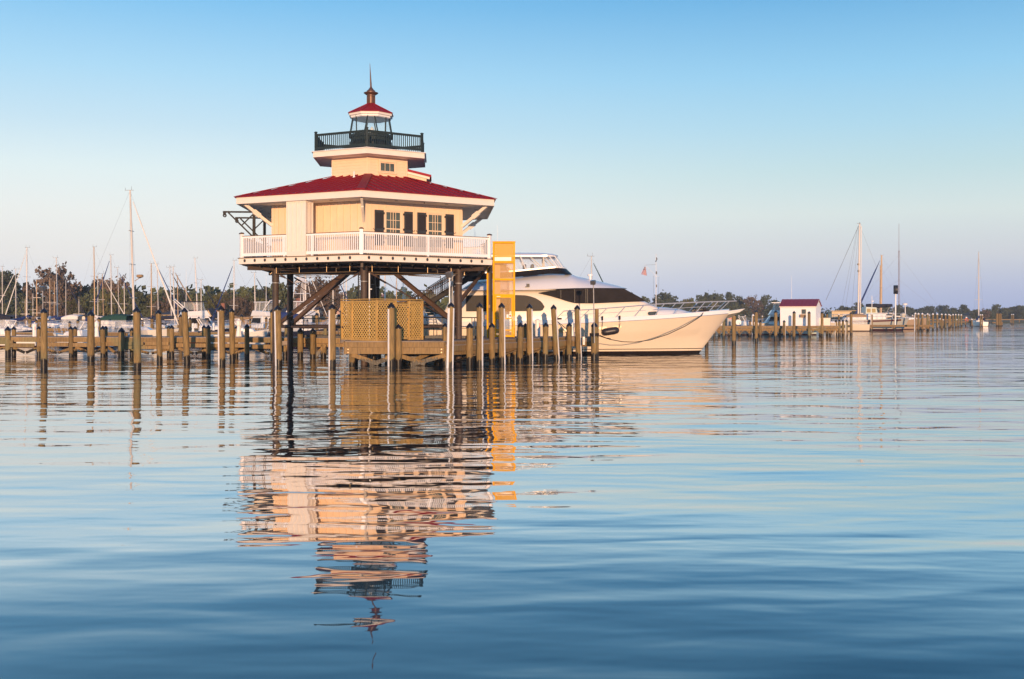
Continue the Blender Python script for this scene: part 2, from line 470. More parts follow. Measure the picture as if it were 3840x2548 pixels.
# steel under the deck
q = MB()
for k in range(6):
    a_, b_ = hv(5.5, k, 4.87), hv(5.5, k + 1, 4.87)
    q.bar(a_, b_, .16, .03); q.bar(a_ + Vector((0, 0, .15)), b_ + Vector((0, 0, .15)), .16, .03); q.bar(a_ + Vector((0, 0, .075)), b_ + Vector((0, 0, .075)), .03, .14)
    q.bar(hv(.2, k, 4.88), hv(7.0, k, 4.88), .12, .22)
lp(q, 'floor_beam', 'rust_steel')
q = MB()
for i in range(-11, 12):
    x = i * .6
    yl = min(7.1 * .98 - abs(x) * .577, 6.9) if abs(x) < 6.2 else 0
    if yl > .5:
        q.bar((x, -yl, 4.985), (x, yl, 4.985), .07, .12)
lp(q, 'floor_joist', 'dark_steel')
LEGP = [hv(5.5, k) for k in range(6)] + [Vector((0, 0, 0))]
for k, p in enumerate(LEGP):
    q = MB()
    q.tube(p + Vector((0, 0, -2.0)), p + Vector((0, 0, 4.9)), .17, .17, 20)
    leg = lp(q, 'leg', 'rust_steel', smooth=40)
    q = MB(); q.tube(p + Vector((0, 0, 4.2)), p + Vector((0, 0, 4.86)), .19, .19, 20)
    for zz in (4.3, 4.7):
        for da in (-.6, 0, .6):
            d = Vector((math.sin(da), -math.cos(da), 0)); q.tube(p + d * .18 + Vector((0, 0, zz)), p + d * .215 + Vector((0, 0, zz)), .028, .028, 6)
    lp(q, 'leg_collar', 'rust_steel', leg, smooth=40)
    q = MB(); q.tube(p + Vector((0, 0, 4.12)), p + Vector((0, 0, 4.16)), .179, .179, 20)
    lp(q, 'clamp_band', 'galvanized', leg, smooth=40)
# diagonal braces from each leg up towards the centre, ring struts, crossed tie rods
for k in range(6):
    a_ = hv(5.33, k, 2.02); b_ = hv(5.5, k, 0).lerp(Vector((0, 0, 0)), .74); b_.z = 4.84
    q = MB(); sd = Vector((math.cos(rad(60 * k)), math.sin(rad(60 * k)), 0))
    q.bar(a_ + sd * .07, b_ + sd * .07, .10, .19); q.bar(a_ - sd * .07, b_ - sd * .07, .10, .19); q.bar(a_, b_, .05, .05)
    lp(q, 'brace', 'bronze_brace')
    q = MB(); q.box(hv(5.28, k, 2.0), (.34, .06, .30), rad(60 * k) + PI / 2); lp(q, 'gusset_plate', 'rust_steel')
    q = MB(); q.tube(hv(5.5, k, 1.86), hv(5.5, k + 1, 1.86), .066, .066, 12); lp(q, 'ring_strut', 'rust_steel', smooth=40)
    A, B_ = hv(5.5, k), hv(5.5, k + 1); ca = rad(60 * k + 30)
    off = Vector((math.sin(ca), -math.cos(ca), 0)) * .05
    for (u, v, sgn) in ((A, B_, 1), (B_, A, -1)):
        p0 = u.lerp(v, .04) + off * sgn; p1 = u.lerp(v, .96) + off * sgn; p0.z = 4.62; p1.z = 2.02
        q = MB(); q.tube(p0, p1, .019, .019, 6); q.bar(p0, p0.lerp(p1, .09), .035, .085)
        lp(q, 'tie_rod', 'bronze_brace')
for s0 in (0, .22):
    q = MB(); a_ = hv(5.35, 2, 3.0 - s0); b_ = side(7.2, 1, .65 - s0, 4.95); q.bar(a_, b_, .09, .12); lp(q, 'brace', 'bronze_brace')
# sprinkler pipes slung under the floor
q = MB()
for k in (-2, -1, 0, 1):
    z = 4.60
    q.tube(side(5.85, k, .06, z), side(5.85, k, .93, z + .02), .022, .022, 6)
    for s in (.08, .33, .62, .86):
        q.tube(side(5.85, k, s, z), side(5.85, k, s, 5.03), .010, .010, 5)
    q.tube(side(5.85, k, .72, z), side(5.85, k, .72, z + .20), .028, .020, 6); q.tube(side(5.85, k, .72, z + .2), side(5.4, k, .72, z + .2), .018, .018, 6)
    q.tube(side(4.4, k, .0, 4.55), side(4.4, k, 1, 4.55), .022, .022, 6); q.tube(side(2.4, k, .0, 4.6), side(4.4, k, .5, 4.55), .02, .02, 6)
lp(q, 'sprinkler_pipe', 'pipe_metal', smooth=40)
q = MB(); p = hv(5.5, 1) + Vector((-.34, -.12, 0)); q.tube(p + Vector((0, 0, 1.3)), p + Vector((0, 0, 4.55)), .045, .045, 10); q.tube(p + Vector((0, 0, 4.5)), hv(5.5, 1, 4.72), .04, .04, 8)
for z in (1.9, 2.3, 4.1, 4.45): q.tube(p + Vector((0, 0, z)), p + Vector((0, 0, z + .07)), .062, .062, 10)
lp(q, 'standpipe', 'galvanized', smooth=40)
q = MB(); p = hv(5.5, 0) + Vector((.27, -.12, 0)); q.tube(p + Vector((0, 0, 1.3)), p + Vector((0, 0, 4.55)), .035, .035, 8); q.tube(p + Vector((0, 0, 3.75)), p + Vector((.13, -.02, 3.75)), .03, .03, 8); lp(q, 'standpipe', 'white_plastic', smooth=40)
q = MB(); p = hv(5.5, 0) + Vector((-.27, -.1, 0)); q.tube(p + Vector((0, 0, 1.3)), p + Vector((0, 0, 4.6)), .03, .03, 8)
for i in range(16): q.box(p + Vector((.05, -.02, 3.0 + i * .095)), (.03, .02, .05))
lp(q, 'cable_chain', 'black_metal')
# deck railing
RR = 7.32
chase = (.446, .598)          # the boxed chase breaks the front-left side; measured from the front corner
def rail_run(name, k, s0, s1, zb, hgt, posts, mats, bal_w, gap, R_, capm, tw=.07, th=.09, bw=.05, bh=.15, b0=.075):
    q = MB()
    a, b = side(R_, k, s0), side(R_, k, s1)
    up = Vector((0, 0, 1)); ln_ = (b - a).length
    q.bar(a + up * (zb + hgt - th / 2 - .03), b + up * (zb + hgt - th / 2 - .03), tw, th)
    q.bar(a + up * (zb + b0 + bh / 2), b + up * (zb + b0 + bh / 2), bw, bh)
    n = max(2, round(ln_ / gap)); an = rad(60 * k + 30)
    for i in range(1, n):
        c = a.lerp(b, i / n); z0 = zb + b0 + bh; z1 = zb + hgt - th - .03
        q.box((c.x, c.y, (z0 + z1) / 2), (bal_w, bal_w, z1 - z0 + .01), an)
    o = lp(q, name, mats)
    q = MB(); q.bar(a + up * (zb + hgt - .014), b + up * (zb + hgt - .014), tw + .05, .028)
    lp(q, 'handrail', capm, o)
    return o
for k in range(-3, 3):
    segs = [(0, 1)]
    if k == -1: segs = [(0, 1 - chase[1]), (1 - chase[0], 1)]
    for s0, s1 in segs:
        rail_run('railing', k, s0, s1, DK, 1.12, None, 'white_rail', .042, .114, RR, 'brown_trim')
    mids = [.5]
    if k == -1: mids = [1 - chase[1] - .03, 1 - chase[0] + .05]
    for s in mids:
        q = MB(); p = side(RR, k, s); q.box((p.x, p.y, DK + .53), (.09, .09, 1.06), rad(60 * k + 30)); lp(q, 'railing_post', 'white_rail')
for k in range(6):
    p = hv(RR, k); q = MB(); q.box((p.x, p.y, DK + .61), (.165, .165, 1.22), rad(60 * k)); o = lp(q, 'railing_post', 'white_rail', bevel=.008)
    q = MB(); q.lathe([(.15, DK + 1.22), (.15, DK + 1.26), (.11, DK + 1.29), (.02, DK + 1.31)], (p.x, p.y, 0), n=4, a0=rad(60 * k + 45)); lp(q, 'post_cap', 'brown_trim', o)
# house
WR, SOF = 5.68, 8.15
q = MB(); q.lathe([(WR, DK + .01), (WR, SOF - .002)], n=6); wall = lp(q, 'house_wall', 'cream_siding')
q = MB()
for k in range(6):
    L_ = WR
    n = 14
    for i in range(1, n):
        w_, o_ = (.07, .05)
        p = side(WR, k, i / n, (DK + SOF) / 2, o_ / 2)
        if k == 0 and (.06 < i / n < .94): w_, o_ = .03, .02
        q.box(p, (w_, o_, SOF - DK - .02), rad(60 * k + 30))
    for kk, sg in ((k, .018), (k + 1, -.018)):
        pass
    p = hv(WR + .008, k, (DK + SOF) / 2)
    for s_, k2 in ((.012, k), (.988, k - 1)):
        p = side(WR, k2, s_, (DK + SOF) / 2, .018); q.box(p, (.16, .036, SOF - DK - .02), rad(60 * k2 + 30))
    q.bar(side(WR, k, .03, DK + .14, .018), side(WR, k, .97, DK + .14, .018), .034, .26)
lp(q, 'siding_batten', 'cream_siding', wall)
def s_of(x, R_=WR, k=0):
    """fraction along side k whose point is seen at photo column x"""
    a = Matrix.Rotation(LROT, 3, 'Z') @ hv(R_, k) + Vector((LX, LY, 0)); b = Matrix.Rotation(LROT, 3, 'Z') @ hv(R_, k + 1) + Vector((LX, LY, 0))
    xp = (x - 1920) / FPX
    return (xp * a.y - a.x) / ((b.x - a.x) - xp * (b.y - a.y))
def facebox(q, k, R_, s0, s1, z0, z1, o0, o1):
    a, b = side(R_, k, s0, 0, o0), side(R_, k, s1, 0, o0)
    a2, b2 = side(R_, k, s0, 0, o1), side(R_, k, s1, 0, o1)
    vs = [Vector((p.x, p.y, z)) for z in (z0, z1) for p in (a2, b2, b, a)]
    q.add(vs, [(3, 2, 1, 0), (4, 5, 6, 7), (0, 1, 5, 4), (1, 2, 6, 5), (2, 3, 7, 6), (3, 0, 4, 7)])
def sash(k, R_, s0, s1, z0, z1, cols, rows, frame_m='cream_siding', trim=.10, oo=0.0):
    L_ = R_
    fb = facebox
    def facebox_(q, k, R_, a, b, c, d, e, f): fb(q, k, R_, a, b, c, d, e + oo, f + oo)
    q = MB(); t_ = trim / L_
    facebox_(q, k, R_, s0 - t_, s0, z0 - .02, z1 + .02, .002, .045); facebox_(q, k, R_, s1, s1 + t_, z0 - .02, z1 + .02, .002, .045)
    facebox_(q, k, R_, s0 - t_ * 1.15, s1 + t_ * 1.15, z1 + .021, z1 + .15, .002, .055); facebox_(q, k, R_, s0 - t_ * 1.3, s1 + t_ * 1.3, z0 - .09, z0 - .021, .002, .075)
    w = lp(q, 'window', frame_m, wall)
    q = MB(); facebox_(q, k, R_, s0, s1, z0, z1, .002, .012); lp(q, 'pane', 'window_glass', w)
    q = MB(); mw = .022 / L_
    for i in range(1, cols):
        s = s0 + (s1 - s0) * i / cols; facebox_(q, k, R_, s - mw / 2, s + mw / 2, z0, z1, .013, .03)
    for j in range(1, rows):
        z = z0 + (z1 - z0) * j / rows; hh = .028 if (rows == 4 and j == 2) else .011; facebox_(q, k, R_, s0, s1, z - hh, z + hh, .0131, .032)
    for s in (s0, s1 - .03 / L_): facebox_(q, k, R_, s, s + .03 / L_, z0, z1, .0129, .034)
    for z in (z0, z1 - .04): facebox_(q, k, R_, s0, s1, z, z + .04, .0128, .036)
    lp(q, 'muntin', frame_m, w)
    return w
WZ0, WZ1 = 5.93, 7.68
for xa, xb in ((1445.4, 1501.8), (1604, 1658)):
    sash(0, WR, s_of(xa), s_of(xb), WZ0, WZ1, 3, 4)
for xa, xb, hside in ((1403.5, 1436.5, 1), (1514.7, 1545.7, -1), (1563.5, 1595.2, 1), (1669.4, 1699.8, -1)):
    s0, s1 = s_of(xa), s_of(xb); z0, z1 = 5.95, 7.72; f = .055 / WR
    q = MB()
    facebox(q, 0, WR, s0, s0 + f, z0, z1, .03, .075); facebox(q, 0, WR, s1 - f, s1, z0, z1, .03, .075)
    for za, zb in ((z0, z0 + .10), (z0 + .73, z0 + .84), (z1 - .12, z1)): facebox(q, 0, WR, s0 + f, s1 - f, za, zb, .031, .074)
    sh = lp(q, 'shutter', 'shutter_paint')
    q = MB()
    for za, zb in ((z0 + .10, z0 + .73), (z0 + .84, z1 - .12)):
        facebox(q, 0, WR, s0 + f, s1 - f, za, zb, .03, .040)
        n = int((zb - za) / .05)
        for i in range(n): facebox(q, 0, WR, s0 + f, s1 - f, za + i * .05 + .008, za + i * .05 + .028, .0401, .062)
    lp(q, 'louver', 'shutter_louver', sh)
    q = MB(); he = s1 if hside > 0 else s0; hx = .05 / WR * hside
    for z in (z0 + .12, z0 + .80, z1 - .2): facebox(q, 0, WR, min(he, he + hx), max(he, he + hx), z, z + .05, .005, .085); facebox(q, 0, WR, min(he + hx * .4, he + hx), max(he + hx * .4, he + hx), z, z + .10, .006, .084)
    lp(q, 'hinge', 'black_metal', sh)
    q = MB(); he = s0 if hside > 0 else s1
    pts = [side(WR, 0, he - hside * d / WR, z0 + .80 + zz, .09) for d, zz in ((-.08, 0), (0, .0), (.05, -.015), (.08, .0), (.10, .03), (.085, .05))]
    q.path(pts, .011, 5); lp(q, 'shutter_dog', 'black_metal', sh)
# boxed chase on the front-left side
q = MB()
sa, sb = 1 - chase[1], 1 - chase[0]
RC = RR + .06
a, b = side(RC, -1, sa), side(RC, -1, sb); an = rad(-30); inn = Vector((-math.sin(an), math.cos(an), 0))
c = (a + b) / 2 + inn * .30; wd = (b - a).length
q.box((c.x, c.y, (DK + SOF) / 2), (wd, .60, SOF - DK - .004), an)
cb = lp(q, 'chase', 'white_paint')
q = MB()
for i in range(5):
    p = a.lerp(b, i / 4); q.box((p.x, p.y, (DK + .25 + SOF) / 2) - inn * .008 if False else Vector((p.x, p.y, (DK + .25 + SOF) / 2)) - inn * .015, (.07, .045, SOF - DK - .26), an)
for i in range(3):
    p = b + inn * (.03 + i * .27); dd = (b - a).normalized(); q.box(Vector((p.x, p.y, (DK + SOF) / 2)) + dd * .01, (.022, .06, SOF - DK - .01), an)
for z, hh in ((SOF - .06, .10), (DK + .14, .24)):
    p = (a + b) / 2 - inn * .012; q.box((p.x, p.y, z), (wd + .03, .028, hh), an)
    p = b + inn * .3 + (b - a).normalized() * .012; q.box((p.x, p.y, z), (.028, .61, hh), an)
lp(q, 'batten', 'white_paint', cb)
# eaves and red roof
q = MB(); q.lathe([(5.0, SOF), (7.5, SOF)], n=6, cap=False); lp(q, 'soffit', 'soffit_white')
q = MB(); q.lathe([(7.50, SOF - .03), (7.60, SOF - .03), (7.60, SOF + .30), (7.50, SOF + .30), (7.50, SOF - .03)], n=6, cap=False); lp(q, 'fascia', 'white_paint')
TR, RZ0, RZ1 = 2.30, SOF + .315, 9.88
q = MB(); q.lathe([(7.70, RZ0 - .02), (7.70, RZ0 + .012), (TR - .02, RZ1)], n=6, cap=False); roof = lp(q, 'roof', 'red_metal')
q = MB(); nseam = 16
for k in range(6):
    for i in range(1, nseam):
        s = i / nseam
        e = side(7.69, k, s, RZ0 + .026)
        # seams run square to the eave and die into the hips
        d_out = 7.69 * math.cos(rad(30)); d_in = TR * math.cos(rad(30))
        off = abs(s - .5) * 7.69
        dist = max(d_in, off / math.tan(rad(30)))
        if dist > d_out - .25: continue
        a_ = rad(60 * k + 30); nrm = Vector((math.sin(a_), -math.cos(a_), 0))
        f = (d_out - dist) / (d_out - d_in)
        top = e - nrm * (d_out - dist); top.z = RZ0 + .026 + (RZ1 - RZ0 - .012) * f
        q.bar(e, top, .055, .075)
lp(q, 'seam', 'red_metal', roof)
q = MB()
for k in range(6):
    q.bar(hv(7.66, k, RZ0 + .045), hv(TR, k, RZ1 + .045), .42, .03)
lp(q, 'hip_cap', 'red_metal', roof)
q = MB(); p = side(3.15, -1, .74, 0); zz = 9.70; q.lathe([(.085, zz - .15), (.06, zz + .03), (.035, zz + .05), (.033, zz + .28)], (p.x, p.y, 0), n=10); lp(q, 'vent_pipe', 'white_plastic', roof, smooth=30)
# knee brackets under the eaves
for k in range(6):
    q = MB(); a_ = hv(WR + .02, k, 7.12); b_ = hv(7.15, k, SOF - .02)
    q.bar(a_, b_, .12, .15)
    m_ = a_.lerp(b_, .55); q.bar(a_.lerp(b_, .45), a_.lerp(b_, .68), .121, .25)
    lp(q, 'eave_bracket', 'white_paint')
q = MB()
for k in range(-2, 2):
    for s in (.28, .72):
        p = side(6.6, k, s, 0); q.lathe([(.09, SOF - .012), (.09, SOF - .002)], (p.x, p.y, 0), n=12)
    p = side(6.9, k, .5, 0); q.lathe([(.012, SOF - .09), (.03, SOF - .06), (.012, SOF - .002)], (p.x, p.y, 0), n=8)
lp(q, 'soffit_fitting', 'grey_light')
# lapped clapboard storey
TS = 10.86
q = MB(); prof = []; z = RZ1 - .25
while z < TS - .01:
    prof += [(TR + .03, z), (TR, min(z + .155, TS))]; z += .155
q.lathe(prof, n=6); tw = lp(q, 'tower_wall', 'cream_siding')
q = MB()
for k in range(6):
    for s_, k2 in ((.02, k), (.98, k - 1)): q.box(side(TR, k2, s_, (RZ1 + TS) / 2 - .05, .022), (.10, .03, TS - RZ1 + .1), rad(60 * k2 + 30))
lp(q, 'corner_board', 'cream_siding', tw)
wall = tw
sa, sb = s_of(1080 + 1172 / 3.408, TR), s_of(1080 + 1358 / 3.408, TR)
sash(0, TR, sa, sb, 10.10, 10.59, 3, 1, trim=.09, oo=.03)
# shed dormer on the right-hand side
ca = rad(90); q = MB()
dn = Vector((1, 0, 0)); dt = Vector((0, 1, 0))
for y0, y1 in ((-.95, .95),):
    q.prism([(1.9, y0, 9.5), (3.05, y0, 9.2), (3.05, y0, 9.98), (1.9, y0, 10.28)], (0, y1 - y0, 0))
dm = lp(q, 'dormer', 'cream_siding')
q = MB(); q.prism([(1.8, -1.06, 10.30), (3.22, -1.06, 9.95), (3.22, -1.06, 9.82), (1.8, -1.06, 10.17)], (0, 2.12, 0)); lp(q, 'dormer_fascia', 'white_paint', dm)
q = MB(); q.prism([(1.78, -1.14, 10.37), (3.30, -1.14, 10.0), (3.30, -1.14, 9.93), (1.78, -1.14, 10.30)], (0, 2.28, 0))
for i in range(7):
    y = -1.1 + i * .366; q.bar((1.8, y, 10.38), (3.31, y, 10.02), .035, .07)
lp(q, 'dormer_roof', 'red_metal', dm)
# gallery
GZ = 11.16
q = MB(); q.lathe([(2.0, TS), (3.33, TS)], n=6, cap=False); lp(q, 'gallery_soffit', 'soffit_white')
q = MB(); q.lathe([(3.30, TS - .012), (3.41, TS - .012), (3.41, GZ - .035), (3.30, GZ - .035)], n=6, cap=False); gd = lp(q, 'gallery_deck', 'white_paint')
q = MB(); q.lathe([(3.50, GZ - .034), (3.50, GZ), (1.0, GZ)], n=6, cap=False); lp(q, 'gallery_floor', 'soffit_white', gd)
for k in range(6):
    rail_run('gallery_railing', k, 0, 1, GZ, .93, None, 'black_rail', .036, .127, 3.25, 'black_rail', th=.08, bh=.13, b0=.10)
    p = hv(3.25, k); q = MB(); q.box((p.x, p.y, GZ + .51), (.115, .115, 1.02), rad(60 * k)); o = lp(q, 'gallery_post', 'black_rail', bevel=.006)
    q = MB(); q.lathe([(.105, GZ + 1.02), (.105, GZ + 1.05), (.02, GZ + 1.08)], (p.x, p.y, 0), n=4, a0=rad(60 * k + 45)); lp(q, 'gallery_cap', 'black_rail', o)
# lantern room
LS, LT = 12.28, 13.30
q = MB(); q.lathe([(1.13, GZ), (1.13, LS - .16), (1.20, LS - .12), (1.20, LS), (1.0, LS)], n=12, a0=rad(15)); drum = lp(q, 'lantern_base', 'black_rail')
q = MB()
for i in range(12):
    a_ = rad(30 * i); q.box((1.125 * math.sin(a_), -1.125 * math.cos(a_), GZ + .45), (.44, .03, .66), a_)
lp(q, 'base_panel', 'black_metal', drum)
bt = []; tt = []
for i in range(6):
    c_ = 60 * i + 4 - math.degrees(LROT) + 3.9
    bt += [c_ - 18.5, c_ + 18.5]; tt += [c_ - 9.5, c_ + 9.5]
pol = lambda r, d, z: Vector((r * math.sin(rad(d)), -r * math.cos(rad(d)), z))
B = [pol(1.17, d, LS) for d in bt]; T = [pol(1.04, d, LT) for d in tt]
for i in range(12):
    j = (i + 1) % 12
    q = MB(); q.quad(B[i], B[j], T[j], T[i]); lp(q, 'lantern_pane', 'clear_pane')
    q = MB(); q.bar(B[i], T[i], .055, .055); lp(q, 'glazing_bar', 'black_rail')
q = MB()
for i in range(12):
    j = (i + 1) % 12; q.bar(T[i], T[j], .07, .09); q.bar(B[i], B[j], .06, .06)
lp(q, 'lantern_ring', 'black_rail')
q = MB(); q.lathe([(.10, LS - .2), (.14, LS + .05), (.09, LS + .08), (.13, LS + .15), (.15, LS + .26), (.13, LS + .38), (.08, LS + .44), (.05, LS + .50), (.01, LS + .54)], (.05, 0, 0), n=16); lp(q, 'lens', 'lens_glass', smooth=50)
q = MB(); q.lathe([(.02, LT + .02), (1.16, LT + .02), (1.16, LT - .06), (1.09, LT - .10), (.02, LT - .10)], n=8, a0=rad(22.5)); lp(q, 'lantern_ceiling', 'soffit_white')
q = MB(); q.lathe([(1.10, LT + .03), (1.25, LT + .03), (1.25, LT + .16), (1.1, LT + .16)], n=8, a0=rad(22.5), cap=False); lp(q, 'lantern_fascia', 'white_paint')
q = MB(); q.lathe([(1.30, LT + .15), (1.30, LT + .18), (.20, LT + .76)], n=8, a0=rad(22.5), cap=False); lr = lp(q, 'lantern_roof', 'red_metal')
q = MB()
for i in range(8):
    a_ = 45 * i + 22.5; q.bar(pol(1.29, a_, LT + .20), pol(.2, a_, LT + .78), .14, .025)
    for d in (45 * i,): q.bar(pol(1.19, d, LT + .185), pol(.2, d, LT + .765), .025, .03)
lp(q, 'lantern_hip', 'red_metal', lr)
q = MB(); z0 = LT + .72
q.lathe([(.26, z0), (.235, z0 + .05), (.205, z0 + .06), (.205, z0 + .44), (.235, z0 + .46), (.235, z0 + .52), (.30, z0 + .56), (.40, z0 + .63), (.40, z0 + .655), (.25, z0 + .70), (.235, z0 + .73), (.235, z0 + .76), (.16, z0 + .82), (.085, z0 + .92), (.06, z0 + .96)], n=24)
vn = lp(q, 'ventilator', 'bronze_metal', smooth=35)
q = MB()
for i in range(20):
    a_ = 18 * i; p = pol(.222, a_, 0); q.box((p.x, p.y, z0 + .25), (.03, .03, .36), rad(a_))
lp(q, 'ventilator_rib', 'bronze_metal', vn)
q = MB(); q.tube((0, 0, z0 + .95), (-.06, 0, 16.30), .058, .008, 10); lp(q, 'spire', 'bronze_metal', smooth=40)
# boat davits on the far-left side
for s in (.73, .24):
    q = MB(); p = side(7.0, -2, s); dx = Vector((-math.cos(rad(0)), 0, 0)); z1 = 7.98
    q.bar(p + Vector((0, 0, DK)), p + Vector((0, 0, z1 + .02)), .14, .14)
    tip = p + dx * 1.62
    q.bar(p + Vector((0, 0, z1 - .05)), tip + Vector((0, 0, z1 - .05)), .09, .085)
    q.bar(tip + dx * -.28 + Vector((0, 0, z1 - .09)), p + Vector((0, 0, z1 - 1.42)), .075, .075)
    q.bar(p + Vector((0, 0, z1 - .12)), p + dx * .66 + Vector((0, 0, z1 - .78)), .06, .06)
    q.box(tip + Vector((.08, 0, z1 - .16)), (.15, .05, .16))
    q.lathe([(.045, -.035), (.10, -.035), (.10, .035), (.045, .035), (.045, -.035)], tip + Vector((.09, 0, z1 - .24)), n=14, axis=Matrix.Rotation(PI / 2, 3, 'X'), cap=False)
    q.bar(p + Vector((.07, 0, z1 - .1)), p + Vector((1.2, .0, z1 - .72)), .05, .06)
    lp(q, 'davit', 'dark_steel')
# ------------------------------------------------------------------ pilings
ORD = ['first', 'second', 'third', 'fourth', 'fifth', 'sixth', 'seventh', 'eighth', 'ninth', 'tenth', 'eleventh', 'twelfth', 'thirteenth', 'fourteenth', 'fifteenth', 'sixteenth', 'seventeenth', 'eighteenth', 'nineteenth', 'twentieth']
def piling(name, xt, xb, yt, w, label, group, yb=None, Y=None, strip='', cap='black_plastic', z0=-1.6, m='piling_wood'):
    Y = Y or far_of(yb)
    bx = (xb - 1920) / FPX * Y; r = w / 2 / FPX * Y
    top = EYE + (HZ - yt) / FPX * Y
    dx = (xt - xb) / FPX * Y
    th = thing(name, label, 'piling', (bx, Y, 0), 0, group)
    ch = r * 1.25 if cap else 0            # cap height
    H = top - ch * .92
    rng = random.Random(int(xb * 7 + yt))
    q = MB(); rows = []; n = 18
    lumps = [rng.uniform(-.02, .02) for _ in range(n)]
    dy = rng.uniform(-.04, .04)
    for i in range(9):
        f = i / 8; z = z0 + (H - z0) * f
        fx = dx * (z / max(H, .1))
        rr = r * (1.05 - .10 * f)
        rows.append([Vector((bx + fx + rr * (1 + lumps[j]) * math.cos(2 * PI * j / n), Y + dy * f + rr * (1 + lumps[j]) * math.sin(2 * PI * j / n), z)) for j in range(n)])
    q.grid(rows, close=True); q.f.append(tuple(8 * n + j for j in range(n)))
    sh = q.part('shaft', m, th, smooth=50)
    c = Vector((bx + dx, Y + dy, 0))
    if cap:
        q = MB(); q.lathe([(r * 1.02, H - ch * .36), (r * 1.07, H - ch * .34), (r * 1.07, H - .02), (r * 1.10, H), (r * .55, H + ch * .52), (r * .06, H + ch * .94), (0.002, H + ch * .95)], c, n=18)
        q.part('cap', cap, th, smooth=38)
    for sgn in strip:
        q = MB(); rows = []
        a0 = {'L': PI + .18, 'R': -.78, 'l': PI + .40, 'r': -.6}[sgn]; a1 = {'L': PI + 1.02, 'R': -.06, 'l': PI + 1.25, 'r': -.02}[sgn]
        for i in range(7):
            f = i / 6; z = -.9 + (H - ch * .36 - .05 + .9) * f; fx = dx * (z / max(H, .1)); row = []
            zf = (z - z0) / (H - z0)
            rr = r * (1.05 - .10 * zf) + .022
            for j in range(6):
                t_ = a0 + (a1 - a0) * j / 5; row.append(Vector((bx + fx + rr * math.cos(t_), Y + dy * zf + rr * math.sin(t_), z)))
            rr -= .03
            for j in range(5, -1, -1):
                t_ = a0 + (a1 - a0) * j / 5; row.append(Vector((bx + fx + rr * math.cos(t_), Y + dy * zf + rr * math.sin(t_), z)))
            rows.append(row)
        q.grid(rows, close=True); q.f.append(tuple(range(11, -1, -1))); q.f.append(tuple(72 + j for j in range(12)))
        q.part('rub_strip', 'white_plastic', th, smooth=40)
    return th
G1 = 'tall mooring pilings standing in the water'
piling('mooring_piling', 164, 165, 1156, 24, 'tall bare mooring piling furthest left, with a broad dark tide band', G1, yb=1378)
piling('mooring_piling', 339.6, 341, 1165, 26, 'tall thick mooring piling just left of the white lighthouse shaped power pedestal', G1, yb=1351.6)
piling('mooring_piling', 512.5, 515.5, 1151, 27, 'tall thick mooring piling in front of the tallest sailboat mast', G1, yb=1384)
piling('mooring_piling', 593.8, 598.8, 1161.6, 21.5, 'tall slim mooring piling tinged green, right of the tallest mast', G1, yb=1356.6)
piling('mooring_piling', 692, 702, 1154, 23, 'tall mooring piling leaning left, in front of the low yellow house', G1, yb=1360.7)
piling('mooring_piling', 829, 832.5, 1146, 25, 'leftmost tall mooring piling with a white rub strip', G1, yb=1369, strip='L')
piling('mooring_piling', 868.4, 871, 1156, 20, 'slim bare mooring piling just right of the leftmost white striped one', G1, yb=1351.6)
piling('mooring_piling', 1040.8, 1046, 1145, 25, 'white striped mooring piling in front of the left lighthouse leg', G1, yb=1372, strip='L')
piling('mooring_piling', 1246, 1246.4, 1139.6, 26, 'white striped mooring piling just left of the lattice screen', G1, yb=1374, strip='L')
piling('mooring_piling', 1467.4, 1468.4, 1135.5, 26, 'white striped mooring piling in front of the lattice screen', G1, yb=1375, strip='L')
piling('mooring_piling', 1691.5, 1686.8, 1133.5, 24, 'mooring piling with two white rub strips, beside the right lighthouse leg', G1, yb=1381, strip='lR')
piling('mooring_piling', 1798.5, 1798.5, 1135, 24, 'greenish white striped mooring piling left of the yellow lift tower', G1, yb=1371, strip='R')
piling('mooring_piling', 1881, 1882.8, 1136, 23.5, 'white striped mooring piling in front of the yellow lift door', G1, yb=1365, strip='R')
piling('mooring_piling', 1985, 1987, 1139, 23, 'white striped mooring piling right of the yellow lift tower', G1, yb=1354, strip='R')
piling('mooring_piling', 2076, 2087, 1142.7, 21.5, 'white striped mooring piling leaning left, in front of the big yacht', G1, yb=1347, strip='R')
piling('mooring_piling', 2164.5, 2170, 1144, 21.5, 'rightmost white striped mooring piling in front of the big yacht', G1, yb=1340.7, strip='R')
G2 = 'short capped pilings of the left pier'
